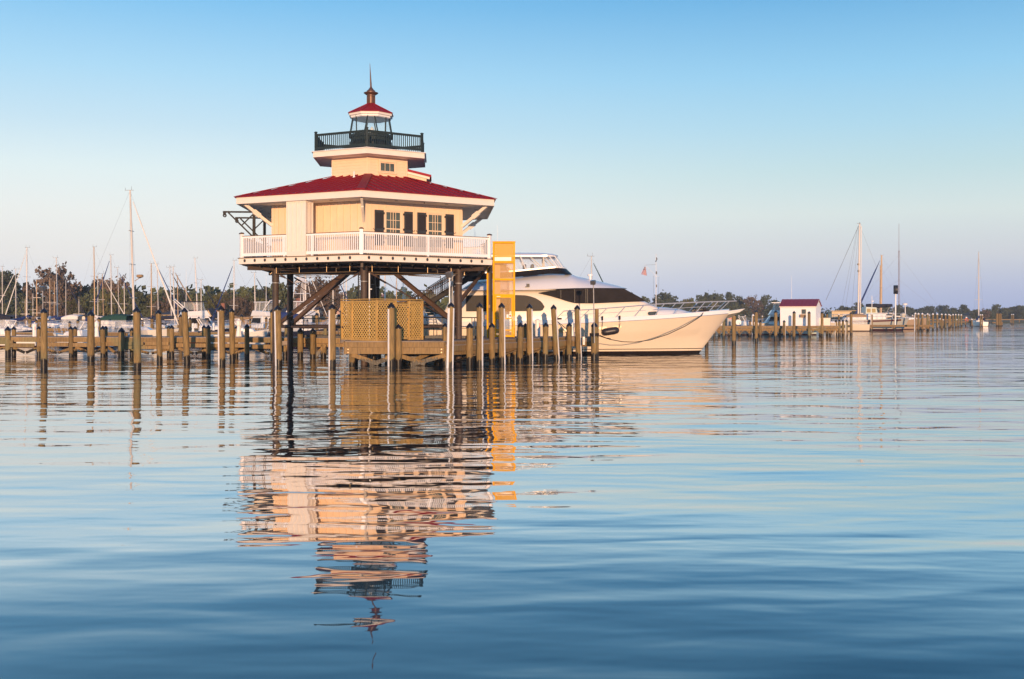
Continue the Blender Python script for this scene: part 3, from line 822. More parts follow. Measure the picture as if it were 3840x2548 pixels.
for xt, xb, yt, w, Yv, lb in (
    (30, 31, 1224.6, 21, 65.6, 'short thick pier piling at the far left edge of the left pier'),
    (52, 52, 1224, 17, 68.6, 'short pier piling behind the far left one'),
    (145, 146, 1223.6, 16, 65.5, 'short slim pier piling beside the leftmost tall mooring piling'),
    (265, 267, 1223.6, 17, 65, 'left piling of the close pair midway along the left pier'),
    (282, 282, 1223.6, 16, 67.8, 'right piling of the close pair midway along the left pier'),
    (386, 387, 1222, 19, 64.6, 'greenish short pier piling right of the lighthouse shaped pedestal'),
    (397, 397, 1222.5, 14, 67.6, 'short piling half hidden behind the greenish one on the left pier'),
    (455, 455, 1228.7, 23.5, 64.3, 'lowest and thickest short piling of the left pier'),
    (496, 496, 1229, 17, 67.2, 'short pier piling half hidden behind the tall piling by the tallest mast'),
    (644.5, 645, 1219.5, 18, 63.6, 'dark green short pier piling before the white sailboat bow'),
    (634, 634, 1220, 16, 66.6, 'short pier piling peeping out behind the dark green one'),
    (780.6, 781, 1219, 18, 63.2, 'short pier piling left of the leftmost white striped mooring piling'),
    (765, 765, 1219, 17, 66.2, 'green short pier piling behind, left of the leftmost striped piling'),
    (926, 926, 1215, 19, 62.8, 'short pier piling right of the nearer lighthouse shaped pedestal'),
    (887, 887, 1222, 15, 65.4, 'short dark pier piling behind the nearer lighthouse shaped pedestal')):
    piling('dock_piling', xt, xb, yt, w, lb, G2, Y=Yv)
piling('mooring_piling', 1022, 1024, 1157, 20, 'tall bare piling half hidden by the left lighthouse leg', G1, Y=60.0)
G3 = 'short capped pilings of the front dock'
for xt, xb, yt, w, yb, lb in (
    (1494, 1494.5, 1214.7, 24, 1374, 'short dock piling with a broken cap before the lattice gate'),
    (1668.5, 1671, 1211.7, 20, 1372, 'short greenish dock piling behind the double striped mooring piling'),
    (1761.6, 1761.6, 1211, 26, 1370, 'thick short dock piling left of the greenish striped mooring piling'),
    (1845, 1845, 1211, 23, 1363, 'short dock piling at the left foot of the yellow lift tower'),
    (1952, 1950, 1210, 22, 1358, 'short dock piling right of the yellow lift tower'),
    (1970, 1970, 1212, 18, 1347, 'short dark piling hidden behind a mooring piling right of the lift'),
    (2047, 2045, 1209.7, 21, 1353, 'short dock piling right of the plain white power pedestal'),
    (2134.6, 2134, 1209.7, 20, 1343, 'short dock piling left of the small white pedestal by the yacht'),
    (2229, 2228, 1207.7, 24, 1346, 'end dock piling wrapped by the black mooring line')):
    piling('dock_piling', xt, xb, yt, w, lb, G3, yb=yb)
piling('dock_piling', 2238, 2238, 1159, 15, 'square cut tall piling without a cap behind the end dock piling', G3, Y=61.6, cap=None)
for xt, lb in ((1126, 'left of two short pilings under the grey handrail beside the lattice'), (1173, 'right of two short pilings under the grey handrail beside the lattice')):
    piling('dock_piling', xt, xt, 1230, 22, lb, 'short pilings through the rear platform', Y=62.2)
G4 = 'uncapped pilings under the docks'
for xt, zt, w, Yv, lb in ((1320.6, .62, 24, 51.9, 'uncapped piling under the left corner of the front dock'), (1213, .75, 22, 62.4, 'uncapped piling under the rear platform, left of the lattice'), (1069, .75, 18, 62.9, 'uncapped piling under the left end of the rear platform'),
                          (1402, .62, 22, 56.5, 'dark uncapped piling deep under the front dock, left'), (1588, .62, 24, 56.5, 'lit uncapped piling deep under the front dock, behind the crossed braces')):
    piling('dock_piling', xt, xt, HZ + (EYE - zt) * FPX / Yv, w, lb, G4, Y=Yv, cap=None)

# ------------------------------------------------------------------ docks
def deck_poly(q, poly, z, th=.045):
    q.prism([(x, y, z - th) for x, y in poly], (0, 0, th))
dk = thing('front_dock', 'stepped timber dock in front of and beneath the lighthouse', 'dock', (-4, 56, 0))
HD = 1.2
q = MB(); deck_poly(q, [(-8.06, 51.5), (-3.28, 51.5), (3.46, 63.0), (4.78, 62.3), (4.78, 64.3), (-8.6, 64.3), (-8.6, 55.0)], HD)
q.part('deck_boards', 'deck_board', dk)
for z0, z1, o in ((.90, 1.15, .0), (.585, .893, -.03)):
    q = MB(); q.box((-5.67, 51.47 + o, (z0 + z1) / 2), (4.80, .06, z1 - z0)); q.part('fascia_board', 'dock_wood', dk)
    q = MB(); q.bar((-8.09, 51.5, (z0 + z1) / 2), (-8.63, 55, (z0 + z1) / 2), .05, z1 - z0); q.part('fascia_board', 'dock_wood', dk)
q = MB()
for x in (-7.9, -5.65, -3.4):
    for z in (.66, .81): q.tube((x, 51.40, z), (x, 51.45, z), .035, .035, 8)
q.part('bolt_head', 'pipe_metal', dk)
Bv, Cv = Vector((-3.28, 51.5, 0)), Vector((3.46, 63.0, 0)); dv = (Cv - Bv).normalized(); nv = Vector((dv.y, -dv.x, 0)); Lbc = (Cv - Bv).length
q = MB(); q.bar(Bv + Vector((0, 0, 1.075)) + nv * .03, Cv + Vector((0, 0, 1.075)) + nv * .03, .05, .15); q.part('fascia_board', 'dock_wood', dk)
cuts = [.0, .265, .50, .72, .965]
for i in range(4):
    a = Bv + dv * (Lbc * cuts[i] + .05); b = Bv + dv * (Lbc * cuts[i + 1] - .05)
    q = MB(); q.bar(a + nv * .20 + Vector((0, 0, 1.005)), b + nv * .20 + Vector((0, 0, 1.005)), .42, .045); q.part('step_board', 'deck_board', dk)
    q = MB(); q.bar(a + nv * .395 + Vector((0, 0, .84)), b + nv * .395 + Vector((0, 0, .84)), .05, .28); q.part('step_fascia', 'dock_wood', dk)
    q = MB(); q.bar(a + nv * .18 + Vector((0, 0, .60)), b + nv * .18 + Vector((0, 0, .60)), .06, .16); q.part('stringer', 'dock_wood', dk)
    m_ = a.lerp(b, .93); q = MB(); q.bar(a + nv * .26 + Vector((0, 0, .15)), m_ + nv * .26 + Vector((0, 0, .60)), .05, .19, up=(dv.y, -dv.x, 0)); q.part('cross_brace', 'dock_wood', dk)
for a, b in (((-7.75, 51.62, .55), (-6.45, 51.62, .10)), ((-5.35, 51.62, .55), (-6.9, 51.66, .06)), ((-5.6, 51.62, .55), (-4.2, 51.62, .10)), ((-3.2, 51.62, .52), (-4.9, 51.66, .06)), ((-6.6, 56.3, .6), (-5.0, 56.3, .1)), ((-4.0, 56.3, .6), (-5.6, 56.25, .15)), ((-4.9, 53.5, .2), (-4.0, 54, .62))):
    q = MB(); q.bar(a, b, .20, .06, up=(0, 1, 0)); q.part('cross_brace', 'dock_wood', dk)
q = MB()
for y in (52.4, 54.5, 56.6, 58.7, 60.8, 62.9):
    x0 = -8.3; x1 = -3.28 + (y - 51.5) * .586 - .1; q.bar((x0, y, 1.03), (x1, y, 1.03), .08, .24)
q.part('joist', 'dock_wood', dk)
q = MB(); q.bar((3.5, 62.94, 1.06), (4.78, 62.25, 1.06), .05, .28); q.part('fascia_board', 'deck_board', dk)
q = MB(); q.bar((3.4, 63.1, .78), (4.7, 62.4, .78), .08, .3); q.part('stringer', 'dock_wood', dk)
rj = random.Random(11)  # dense rows of piles and beams added to darken the space under the deck
for y in (54.6, 57.4, 60.2, 62.6):
    x0 = -8.0; x1 = -3.4 + (y - 51.5) * .586
    n = int((x1 - x0) / 2.1) + 1
    for i in range(n + 1):
        x = x0 + (x1 - x0) * i / n + rj.uniform(-.2, .2)
        q = MB(); q.tube((x, y, -1.5), (x, y, .95), .15, .14, 10); q.part('support_pile', 'piling_wood', dk, smooth=40)
    q = MB(); q.bar((x0, y - .2, .80), (x1, y - .2, .80), .09, .26); q.part('cap_beam', 'dock_wood', dk)
# sign on the dock end
sg = thing('dock_sign', 'narrow pale sign board with orange marks on the dock end', 'sign', at(2189.5, 1279, 61.2))
p = at(2189.5, 1278.5, 61.3)
q = MB(); q.box(p, (.125, .02, .46)); q.part('panel', 'white_plastic', sg, bevel=.01)
q = MB(); q.add([p + Vector((-.022, -.013, -.06)), p + Vector((.022, -.013, -.06)), p + Vector((.004, -.013, .15)), p + Vector((-.004, -.013, .15))], [(0, 1, 2, 3)]); q.part('arrow_mark', 'sign_dark', sg)
q = MB()
for bx_ in ((-.028, -.13, .013, .05), (.012, -.13, .04, .05), (.012, -.155, .04, .012), (.012, -.105, .04, .012)): q.box(p + Vector((bx_[0], -.012, bx_[1])), (bx_[2], .004, bx_[3]))
q.part('number_mark', 'sign_orange', sg)
# rear platform between pier and lattice
pf = thing('rear_platform', 'low timber platform behind the left lighthouse legs, joining pier and dock', 'dock', (-11, 63.5, 0))
q = MB(); q.box((-10.98, 63.55, 1.117), (4.72, 2.1, .045)); q.part('deck_boards', 'deck_board', pf)
q = MB(); q.box((-10.98, 62.48, .965), (4.72, .06, .29)); q.part('fascia_board', 'dock_wood', pf)
q = MB(); q.box((-11.3, 62.62, .70), (3.9, .06, .20)); q.part('stringer', 'dock_wood', pf)
q = MB(); q.box((-13.5, 62.35, .83), (.8, .12, .26)); q.part('butt_block', 'deck_board', pf)
for a, b in (((-12.0, 62.3, .75), (-11.4, 62.3, .05)), ((-10.9, 62.3, .75), (-11.5, 62.25, .05)), ((-9.6, 62.8, .75), (-8.7, 62.8, .05))):
    q = MB(); q.bar(a, b, .18, .06, up=(0, 1, 0)); q.part('cross_brace', 'dock_wood', pf)
# left pier
lpz = 1.15
PA, PB = Vector((-36.0, 66.35, 0)), Vector((-13.35, 63.3, 0)); pd = (PB - PA).normalized(); pn = Vector((pd.y, -pd.x, 0))
pr_ = thing('timber_pier', 'long weathered timber pier running off to the left edge', 'pier', (-25, 66, 0))
q = MB(); q.prism([PA + Vector((0, 0, lpz - .05)), PB + Vector((0, 0, lpz - .05)), PB - pn * 2.4 + Vector((0, 0, lpz - .05)), PA - pn * 2.4 + Vector((0, 0, lpz - .05))], (0, 0, .05)); q.part('deck_boards', 'deck_board', pr_)
xs = [-36, -31.0, -29.1, -26.8, -24.7, -23.6, -20.35, -18.0, -15.6, -13.35]
def pp(x, o, z): f = (x - PA.x) / (PB.x - PA.x); v = PA.lerp(PB, f) + pn * o; v.z = z; return v
for i in range(len(xs) - 1):
    q = MB(); q.bar(pp(xs[i] + .02, .03, lpz - .185), pp(xs[i + 1] - .02, .03, lpz - .185), .06, .27); q.part('stringer', 'dock_wood', pr_)
for x0, x1, z in ((-36, -30.6, .80), (-30.9, -29.2, .62), (-29.0, -27.0, .68), (-26.7, -25.2, .66), (-25.4, -22.2, .72), (-23.8, -20.5, .55), (-22.1, -20.6, .74), (-18.1, -15.8, .66), (-20.2, -18.2, .66), (-15.5, -13.7, .6)):
    q = MB(); q.bar(pp(x0, .17, z), pp(x1, .17, z), .07, .24); q.part('rub_board', 'dock_wood', pr_)
for i in range(len(xs) - 1):
    a, b = xs[i], xs[i + 1]; m_ = (a + b) / 2; d_ = (b - a) * .14
    for u, v in ((a, m_ - d_ * .2), (b, m_ + d_ * .2)):
        q = MB(); q.bar(pp(u, -.25, .52), pp(v, -.25, .16), .16, .06, up=(0, 1, 0)); q.part('cross_brace', 'dock_wood', pr_)
q = MB(); q.bar(pp(-36, -2.3, lpz - .19), pp(-13.4, -2.3, lpz - .19), .06, .27); q.part('stringer', 'dock_wood', pr_)
for i, s0 in enumerate((.30, .22, .14)):
    pts = [pp(-16.0 + 2.1 * f, .12, .58 - s0 * math.sin(PI * f) * .6) for f in [k / 8 for k in range(9)]]
    q = MB(); q.path(pts, .03, 6)
    single(q, 'shore_power_cable', 'rope_black', ['lowest slack black cable slung under the left pier', 'middle slack black cable slung under the left pier', 'topmost slack black cable slung under the left pier'][i], 'cable', pts[4], 'slack cables under the pier')

# ------------------------------------------------------------------ lattice screen
lt = thing('lattice_screen', 'golden timber lattice enclosure with a gate on the front dock', 'fence', (-6.6, 53.5, 1.2))
Z0, Z1 = 1.20, 3.22
def lattice(q, a, b, z0, z1, sp=.195, w=.048, n=None):
    a = Vector(a); b = Vector(b); d = (b - a).normalized(); L_ = (b - a).length; H = z1 - z0
    nn = Vector((d.y, -d.x, 0))
    for sg_, o in ((1, .0), (-1, .011)):
        t = -H
        while t < L_ + H:
            # line x = t + sg*z
            pts = []
            x0, x1 = (t, t + H) if sg_ > 0 else (t + H, t)
            f0, f1 = 0., 1.
            dx_ = x1 - x0
            lo, hi = (0 - x0) / dx_, (L_ - x0) / dx_
            if lo > hi: lo, hi = hi, lo
            f0, f1 = max(0, lo), min(1, hi)
            if f1 - f0 > .02:
                P0 = a + d * (x0 + dx_ * f0) + nn * o; P1 = a + d * (x0 + dx_ * f1) + nn * o
                P0.z = z0 + H * f0; P1.z = z0 + H * f1
                q.bar(P0, P1, w, .010, up=nn) if False else q.bar(P0, P1, .010, w, up=(0, 0, 1))
            t += sp * 1.0
cor = Vector((-6.57, 51.72, 0)); lft = Vector((-8.57, 53.7, 0)); rgt = Vector((-4.62, 54.7, 0))
bck = Vector((-6.7, 57.4, 0))
def lat_panel(a, b, name='lattice_panel', zlo=None, zhi=None):
    q = MB(); lattice(q, a, b, (zlo or Z0) + .06, (zhi or Z1) - .10); o = q.part(name, 'lattice_wood', lt)
    q = MB(); d = (b - a).normalized(); nn = Vector((d.y, -d.x, 0)) * .03
    for z, hh in (((zlo or Z0) + .055, .11), ((zhi or Z1) - .10, .09)): q.bar(a + nn + Vector((0, 0, z)), b + nn + Vector((0, 0, z)), .03, hh)
    for e in (a + d * .02, b - d * .02): q.bar(e + nn + Vector((0, 0, (zlo or Z0) + .11)), e + nn + Vector((0, 0, (zhi or Z1) - .145)), .045, .03, up=(d.x, d.y, 0))
    q.part('panel_frame', 'new_lumber', o)
    return o
m1 = lft.lerp(cor, .30)
lat_panel(lft, m1); lat_panel(m1, cor)
g0, g1 = cor.lerp(rgt, .40), cor.lerp(rgt, .70)
lat_panel(cor, g0); lat_panel(g1, rgt)
lat_panel(rgt, bck); lat_panel(bck, lft)
gd_ = lat_panel(g0.lerp(g1, .03), g0.lerp(g1, .97), 'gate', Z0 + .05, Z1 - .12)
q = MB(); p = g1 - Vector((.05, .07, 0)) * 1; q.box(p + Vector((0, -.03, 2.85)), (.12, .06, .05)); q.box(p + Vector((0, -.03, 2.25)), (.03, .05, .14)); q.part('latch', 'black_metal', gd_)
for pz in (lft, m1, cor, g0, g1, rgt, bck):
    q = MB(); q.box((pz.x, pz.y, (Z0 + Z1) / 2 - .02), (.11, .11, Z1 - Z0 - .04), rad(38)); q.part('post', 'new_lumber', lt)
for a, b in ((lft, cor), (cor, rgt), (rgt, bck), (bck, lft)):
    q = MB(); q.bar(a + Vector((0, 0, Z1 + .02)), b + Vector((0, 0, Z1 + .02)), .15, .04); q.part('top_rail', 'new_lumber', lt)
q = MB(); q.bar(lft + Vector((-.05, -.05, Z0 - .05)), m1 + Vector((-.05, -.05, Z0 - .05)), .05, .16); q.part('skirt_board', 'deck_board', lt)

# ------------------------------------------------------------------ black handrails on platform and dock
def handrail(label, pts, z0, z1, posts, name='handrail'):
    h = thing(name, label, 'railing', (pts[0][0], pts[0][1], z0))
    q = MB()
    for i in range(len(pts) - 1): q.tube((pts[i][0], pts[i][1], z1), (pts[i + 1][0], pts[i + 1][1], z1), .028, .028, 8)
    q.part('top_bar', 'black_metal', h, smooth=40)
    q = MB()
    for i in range(len(pts) - 1): q.bar((pts[i][0], pts[i][1], z0 + .55), (pts[i + 1][0], pts[i + 1][1], z0 + .55), .03, .03)
    q.part('mid_bar', 'black_metal', h)
    q = MB()
    for i in range(len(pts) - 1): q.bar((pts[i][0], pts[i][1], z0 + .09), (pts[i + 1][0], pts[i + 1][1], z0 + .09), .10, .14)
    q.part('toe_beam', 'black_metal', h)
    for x, y in posts:
        q = MB(); q.bar((x, y, z0), (x, y, z1), .045, .045); q.part('rail_post', 'black_metal', h)
handrail('black metal handrail along the rear platform left of the lattice', [(-12.55, 62.9), (-9.2, 62.9)], 1.14, 2.26, [(-12.3, 62.9), (-11.55, 62.9), (-10.55, 62.9), (-10.25, 62.9), (-9.2, 62.9)])
handrail('black metal handrail on the dock right of the lattice', [(-4.75, 57.2), (-1.85, 57.2), (-1.75, 58.5)], 1.20, 2.33, [(-4.2, 57.2), (-3.75, 57.2), (-2.15, 57.2), (-2.0, 57.2), (-1.85, 57.2), (-1.75, 58.5)])

# ------------------------------------------------------------------ glazed lift tower
ev = thing('lift_tower', 'tall yellow framed glass lift tower beside the lighthouse deck', 'lift', (-.47, 59.6, 1.2), LROT * .6)
EX0, EX1, EY0, EY1, EZ0, EZ1 = -1.07, .17, 59.0, 60.3, 1.24, 6.53
zc = lambda y: EYE + (HZ - y) / FPX * 59.0
def evp(q, n, m, par=None, **k): return q.part(n, m, par or ev, world=True, **k)
for x in (EX0 + .05, EX1 - .05):
    for y in (EY0 + .05, EY1 - .05):
        q = MB(); q.box((x, y, (EZ0 + EZ1) / 2), (.10, .10, EZ1 - EZ0)); evp(q, 'corner_post', 'yellow_paint', bevel=.006)
levels = [EZ1 - .04, zc(983), zc(1048), zc(1107), EZ0 + .06]
for z in levels:
    q = MB(); w = .09 if z != levels[0] else .07
    q.box(((EX0 + EX1) / 2, EY0 + .052, z), (EX1 - EX0 - .202, .08, w)); q.box(((EX0 + EX1) / 2, EY1 - .052, z), (EX1 - EX0 - .202, .08, w))
    for x in (EX0 + .052, EX1 - .052): q.box((x, (EY0 + EY1) / 2, z), (.08, EY1 - EY0 - .202, w))
    evp(q, 'mullion', 'yellow_paint')
for i in range(3):
    z1, z0 = levels[i] - .05, levels[i + 1] + .05
    for nm, c, d in (('pane', ((EX0 + EX1) / 2, EY0 + .05), (EX1 - EX0 - .21, .012)), ('pane', ((EX0 + EX1) / 2, EY1 - .05), (EX1 - EX0 - .21, .012)), ('pane', (EX0 + .05, (EY0 + EY1) / 2), (.012, EY1 - EY0 - .21)), ('pane', (EX1 - .05, (EY0 + EY1) / 2), (.012, EY1 - EY0 - .21))):
        q = MB(); q.box((c[0], c[1], (z0 + z1) / 2), (d[0], d[1], z1 - z0)); evp(q, nm, 'amber_pane' if i == 0 else 'elevator_glass')
q = MB(); q.box(((EX0 + EX1) / 2 - .05, EY0 + .032, zc(972)), (.92, .02, .20)); evp(q, 'white_panel', 'white_plastic')
q = MB(); q.box(((EX0 + EX1) / 2, (EY0 + EY1) / 2, EZ1 + .012), (EX1 - EX0 + .03, EY1 - EY0 + .03, .02)); evp(q, 'roof_plate', 'yellow_paint')
q = MB(); q.box((.25 + EX0, EY1 - .15, 3.6), (.30, .06, 4.3)); evp(q, 'lift_rail', 'yellow_pipe')
DZ0, DZ1 = EZ0 + .02, levels[3] - .05
q = MB()
for x in (EX0 + .155, EX1 - .155): q.box((x, EY0 + .03, (DZ0 + DZ1) / 2), (.085, .05, DZ1 - DZ0))
for z, h_ in ((DZ0 + .05, .10), (DZ0 + .38, .06), (DZ0 + 1.02, .055), (DZ1 - .05, .10)): q.box(((EX0 + EX1) / 2, EY0 + .03, z), (EX1 - EX0 - .395, .048, h_))
dr = evp(q, 'door', 'yellow_paint')
q = MB(); q.box(((EX0 + EX1) / 2, EY0 + .035, (DZ0 + 1.05 + DZ1 - .1) / 2), (EX1 - EX0 - .395, .012, DZ1 - DZ0 - 1.15)); evp(q, 'door_pane', 'elevator_glass', dr)
q = MB(); q.box(((EX0 + EX1) / 2, EY0 + .035, DZ0 + .70), (EX1 - EX0 - .395, .012, .57)); evp(q, 'door_pane', 'vinyl_pane', dr)
q = MB(); q.box(((EX0 + EX1) / 2, EY0 + .035, DZ0 + .225), (EX1 - EX0 - .395, .012, .25)); evp(q, 'kick_panel', 'elevator_glass', dr)
q = MB(); q.bar((EX1 - .15, EY0 - .03, DZ0 + .55), (EX1 - .15, EY0 - .03, DZ0 + .85), .025, .025); evp(q, 'handle', 'black_metal', dr)
q = MB(); q.box((EX1 - .155, EY0 - .005, DZ0 + 1.05), (.04, .02, .16)); q.box((EX1 - .055, EY0 - .008, DZ0 + 1.03), (.05, .02, .25)); evp(q, 'lock_plate', 'galvanized', dr)
q = MB(); q.box((EX0 + .32, EY0 - .01, DZ1 - .03), (.2, .03, .03)); evp(q, 'door_closer', 'white_plastic', dr)
q = MB(); q.box((EX1 - .27, EY0 + .022, DZ0 + 1.16), (.14, .006, .20)); q.box((EX1 - .42, EY0 + .022, DZ0 + 1.15), (.10, .006, .18)); st = evp(q, 'notice', 'white_plastic', dr)
q = MB(); q.prism([(EX1 - .27 + .055 * math.cos(a_ * PI / 4), EY0 + .017, DZ0 + 1.17 + .055 * math.sin(a_ * PI / 4)) for a_ in range(8)], (0, .003, 0)); q.box((EX1 - .27, EY0 + .016, DZ0 + 1.17), (.13, .003, .02), rot=Matrix.Rotation(.7, 3, 'Y')); evp(q, 'notice_mark', 'sign_red', dr)
for x, m_ in ((-1.36, 'yellow_paint'), (-1.16, 'dark_steel')):
    q = MB(); q.box((x, 59.3, 3.3), (.09, .09, 4.2)); evp(q, 'guide_post', m_)
q = MB(); q.box((-1.26, 59.35, 3.3), (.12, .06, 4.15)); evp(q, 'guide_channel', 'rust_steel')
q = MB()
for z, m_ in ((2.95, 0), (1.95, 0)): q.box((-1.27, 59.28, z), (.11, .05, .17))
q.box((-1.27, 59.28, 1.78), (.08, .05, .14)); q.box((-1.46, 59.25, 2.35), (.10, .10, .24)); evp(q, 'junction_box', 'canvas_tan')

# ------------------------------------------------------------------ stairs up to the deck, behind
sr = thing('staircase', 'dark steel staircase with railings climbing to the lighthouse deck', 'staircase', (-5, 67, 1.2))
def flight(p0, p1, w):
    p0 = Vector(p0); p1 = Vector(p1)
    for y in (0, w):
        q = MB(); q.bar(p0 + Vector((0, y, 0)), p1 + Vector((0, y, 0)), .05, .30); q.part('stringer', 'dark_steel', sr)
        q = MB(); up = Vector((0, y, 0))
        for hh in (1.0, .78): q.bar(p0 + up + Vector((0, 0, hh)), p1 + up + Vector((0, 0, hh)), .045, .045)
        q.bar(p0 + up + Vector((0, 0, .25)), p1 + up + Vector((0, 0, .25)), .03, .03)
        n = int((p1 - p0).length / .13)
        for i in range(n + 1):
            b_ = p0.lerp(p1, i / n) + up; q.bar(b_ + Vector((0, 0, .15)), b_ + Vector((0, 0, 1.0)),   .028 if i % 8 else .06, .028 if i % 8 else .06)
        q.part('stair_railing', 'black_metal', sr)
    n = max(3, int(abs(p1.z - p0.z) / .18)); q = MB()
    for i in range(n):
        b_ = p0.lerp(p1, (i + .5) / n); q.box(b_ + Vector((0, w / 2, 0)), (.28, w - .06, .04))
    q.part('tread', 'dark_steel', sr)
flight((-8.4, 68.4, 1.2), (-5.95, 68.4, 3.1), 1.1)
flight((-5.35, 66.9, 3.15), (-2.0, 66.9, 5.30), 1.2)
q = MB(); q.box((-5.65, 68.2, 3.08), (1.0, 2.8, .22)); q.part('landing', 'rust_steel', sr)
q = MB()
for x, y in ((-6.1, 69.55), (-5.2, 69.55)): q.bar((x, y, 1.0), (x, y, 4.1), .07, .07)
for hh in (4.1, 3.88, 3.4): q.bar((-6.1, 69.55, hh), (-5.2, 69.55, hh), .04, .04)
for i in range(8): q.bar((-6.1 + i * .12, 69.55, 3.2), (-6.1 + i * .12, 69.55, 4.1), .02, .02)
q.part('landing_railing', 'black_metal', sr)
bs = thing('boarding_steps', 'grey metal boarding steps leaning behind the dock, right of the lattice', 'ladder', at(1618, 1235, 66))
q = MB(); a_ = at(1586, 1146, 66); b_ = at(1608, 1233, 64.8); w_ = Vector((.58, 0, 0))
for o_ in (Vector((0, 0, 0)), w_): q.bar(a_ + o_, b_ + o_, .035, .10)
q.part('side_rail', 'galvanized', bs)
for i in range(8):
    c = a_.lerp(b_, (i + .5) / 8) + w_ / 2; q = MB(); q.box(c, (.56, .22, .035)); q.part('step', 'galvanized', bs)

# ------------------------------------------------------------------ flood lamps on poles
def flood(label, head, base, Y, hw, m='galvanized'):
    h_ = at(head[0], head[1], Y); b_ = at(base[0], base[1], Y)
    f = thing('flood_lamp', label, 'lamp', b_, 0, 'flood lamps on poles')
    q = MB(); q.tube(b_, Vector((b_.x + (h_.x - b_.x) * .9, b_.y, h_.z - hw * .5)), .032, .030, 10); q.part('pole', m, f, smooth=40)
    R_ = Matrix.Rotation(rad(-25), 3, 'Z') @ Matrix.Rotation(rad(18), 3, 'X')
    q = MB(); q.add([h_ + R_ @ Vector(v) for v in ((-.5 * hw, -.42 * hw, -.42 * hw), (.5 * hw, -.42 * hw, -.42 * hw), (.38 * hw, .42 * hw, -.3 * hw), (-.38 * hw, .42 * hw, -.3 * hw), (-.5 * hw, -.42 * hw, .34 * hw), (.5 * hw, -.42 * hw, .34 * hw), (.38 * hw, .42 * hw, .3 * hw), (-.38 * hw, .42 * hw, .3 * hw))],
          [(3, 2, 1, 0), (4, 5, 6, 7), (0, 1, 5, 4), (1, 2, 6, 5), (2, 3, 7, 6), (3, 0, 4, 7)]); q.part('lamp_head', 'grey_light', f, bevel=.02)
    q = MB(); q.tube((h_.x, h_.y, h_.z - hw * .62), (h_.x, h_.y, h_.z - hw * .3), .045, .04, 8); q.part('bracket', m, f)
flood('flood lamp on a white pole rising beside the right lighthouse leg', (1686, 1029), (1686, 1175), 51.2, .34, 'white_plastic')
flood('flood lamp on a thin pole at the dock end, before the big yacht', (2225, 1059), (2229, 1287), 59.7, .30)
flood('flood lamp on a pole among the masts behind the leftmost mooring piling', (160, 1081), (162, 1262), 80, .42)

# ------------------------------------------------------------------ power pedestals
def pedestal(label, x, yt, yb, Y, kind, wpx):
    b_ = at(x, yb, Y); H = (yb - yt) / FPX * Y; r = wpx / 2 / FPX * Y
    p = thing('power_pedestal', label, 'pedestal', b_, 0, 'white power pedestals on the piers')
    if kind == 'post':
        q = MB(); q.lathe([(r, b_.z), (r, b_.z + H * .86)], (b_.x, b_.y, 0), n=8, a0=.3); q.part('body', 'white_plastic', p)
        q = MB(); q.lathe([(r * 1.3, b_.z + H * .86), (r * 1.3, b_.z + H * .89), (r * .4, b_.z + H * .95), (r * .35, b_.z + H), (.005, b_.z + H)], (b_.x, b_.y, 0), n=8, a0=.3); q.part('cap', 'white_plastic', p)
        q = MB(); q.box((b_.x + r * .55, b_.y - r * .86, b_.z + H * .6), (r * .2, .01, H * .25)); q.part('notice', 'sign_red', p)
    else:
        q = MB(); q.lathe([(r * 1.0, b_.z), (r * .95, b_.z + H * .03), (r * .58, b_.z + H * .52), (r * .58, b_.z + H * .56)], (b_.x, b_.y, 0), n=8, a0=.3); q.part('body', 'white_plastic', p)
        q = MB(); q.lathe([(r * .60, b_.z + H * .56), (r * .86, b_.z + H * .66), (r * .82, b_.z + H * .84)], (b_.x, b_.y, 0), n=8, a0=.3); q.part('lantern', 'white_plastic', p)
        q = MB(); q.lathe([(r * .90, b_.z + H * .84), (r * .90, b_.z + H * .88), (r * .4, b_.z + H * .95), (r * .3, b_.z + H), (.005, b_.z + H)], (b_.x, b_.y, 0), n=8, a0=.3); q.part('cap', 'white_plastic', p)
pedestal('square white pedestal with a red notice near the leftmost mooring piling', 130, 1210, 1264, 66.2, 'post', 16)
pedestal('white lighthouse shaped pedestal right of the second tall mooring piling', 363, 1203, 1264, 65.8, 'lh', 20)
pedestal('nearer white lighthouse shaped pedestal left of the lighthouse legs', 896, 1197, 1262.5, 64.2, 'lh', 24)
pedestal('plain white pedestal with shallow cap on the dock right of the lift', 2017, 1194, 1262, 62, 'post', 20.5)
pedestal('small white pedestal on the dock end beside the yacht', 2148, 1210, 1261, 63.4, 'lh', 16)
pedestal('small far white pedestal beside the navy canopied boat', 724, 1212, 1244, 84, 'lh', 11)
pedestal('small far white pedestal left of the leftmost striped piling', 801, 1211, 1240, 86, 'lh', 10)
pedestal('far white pedestal at the left edge with a rounded cap', 48, 1216, 1256, 72, 'lh', 15)

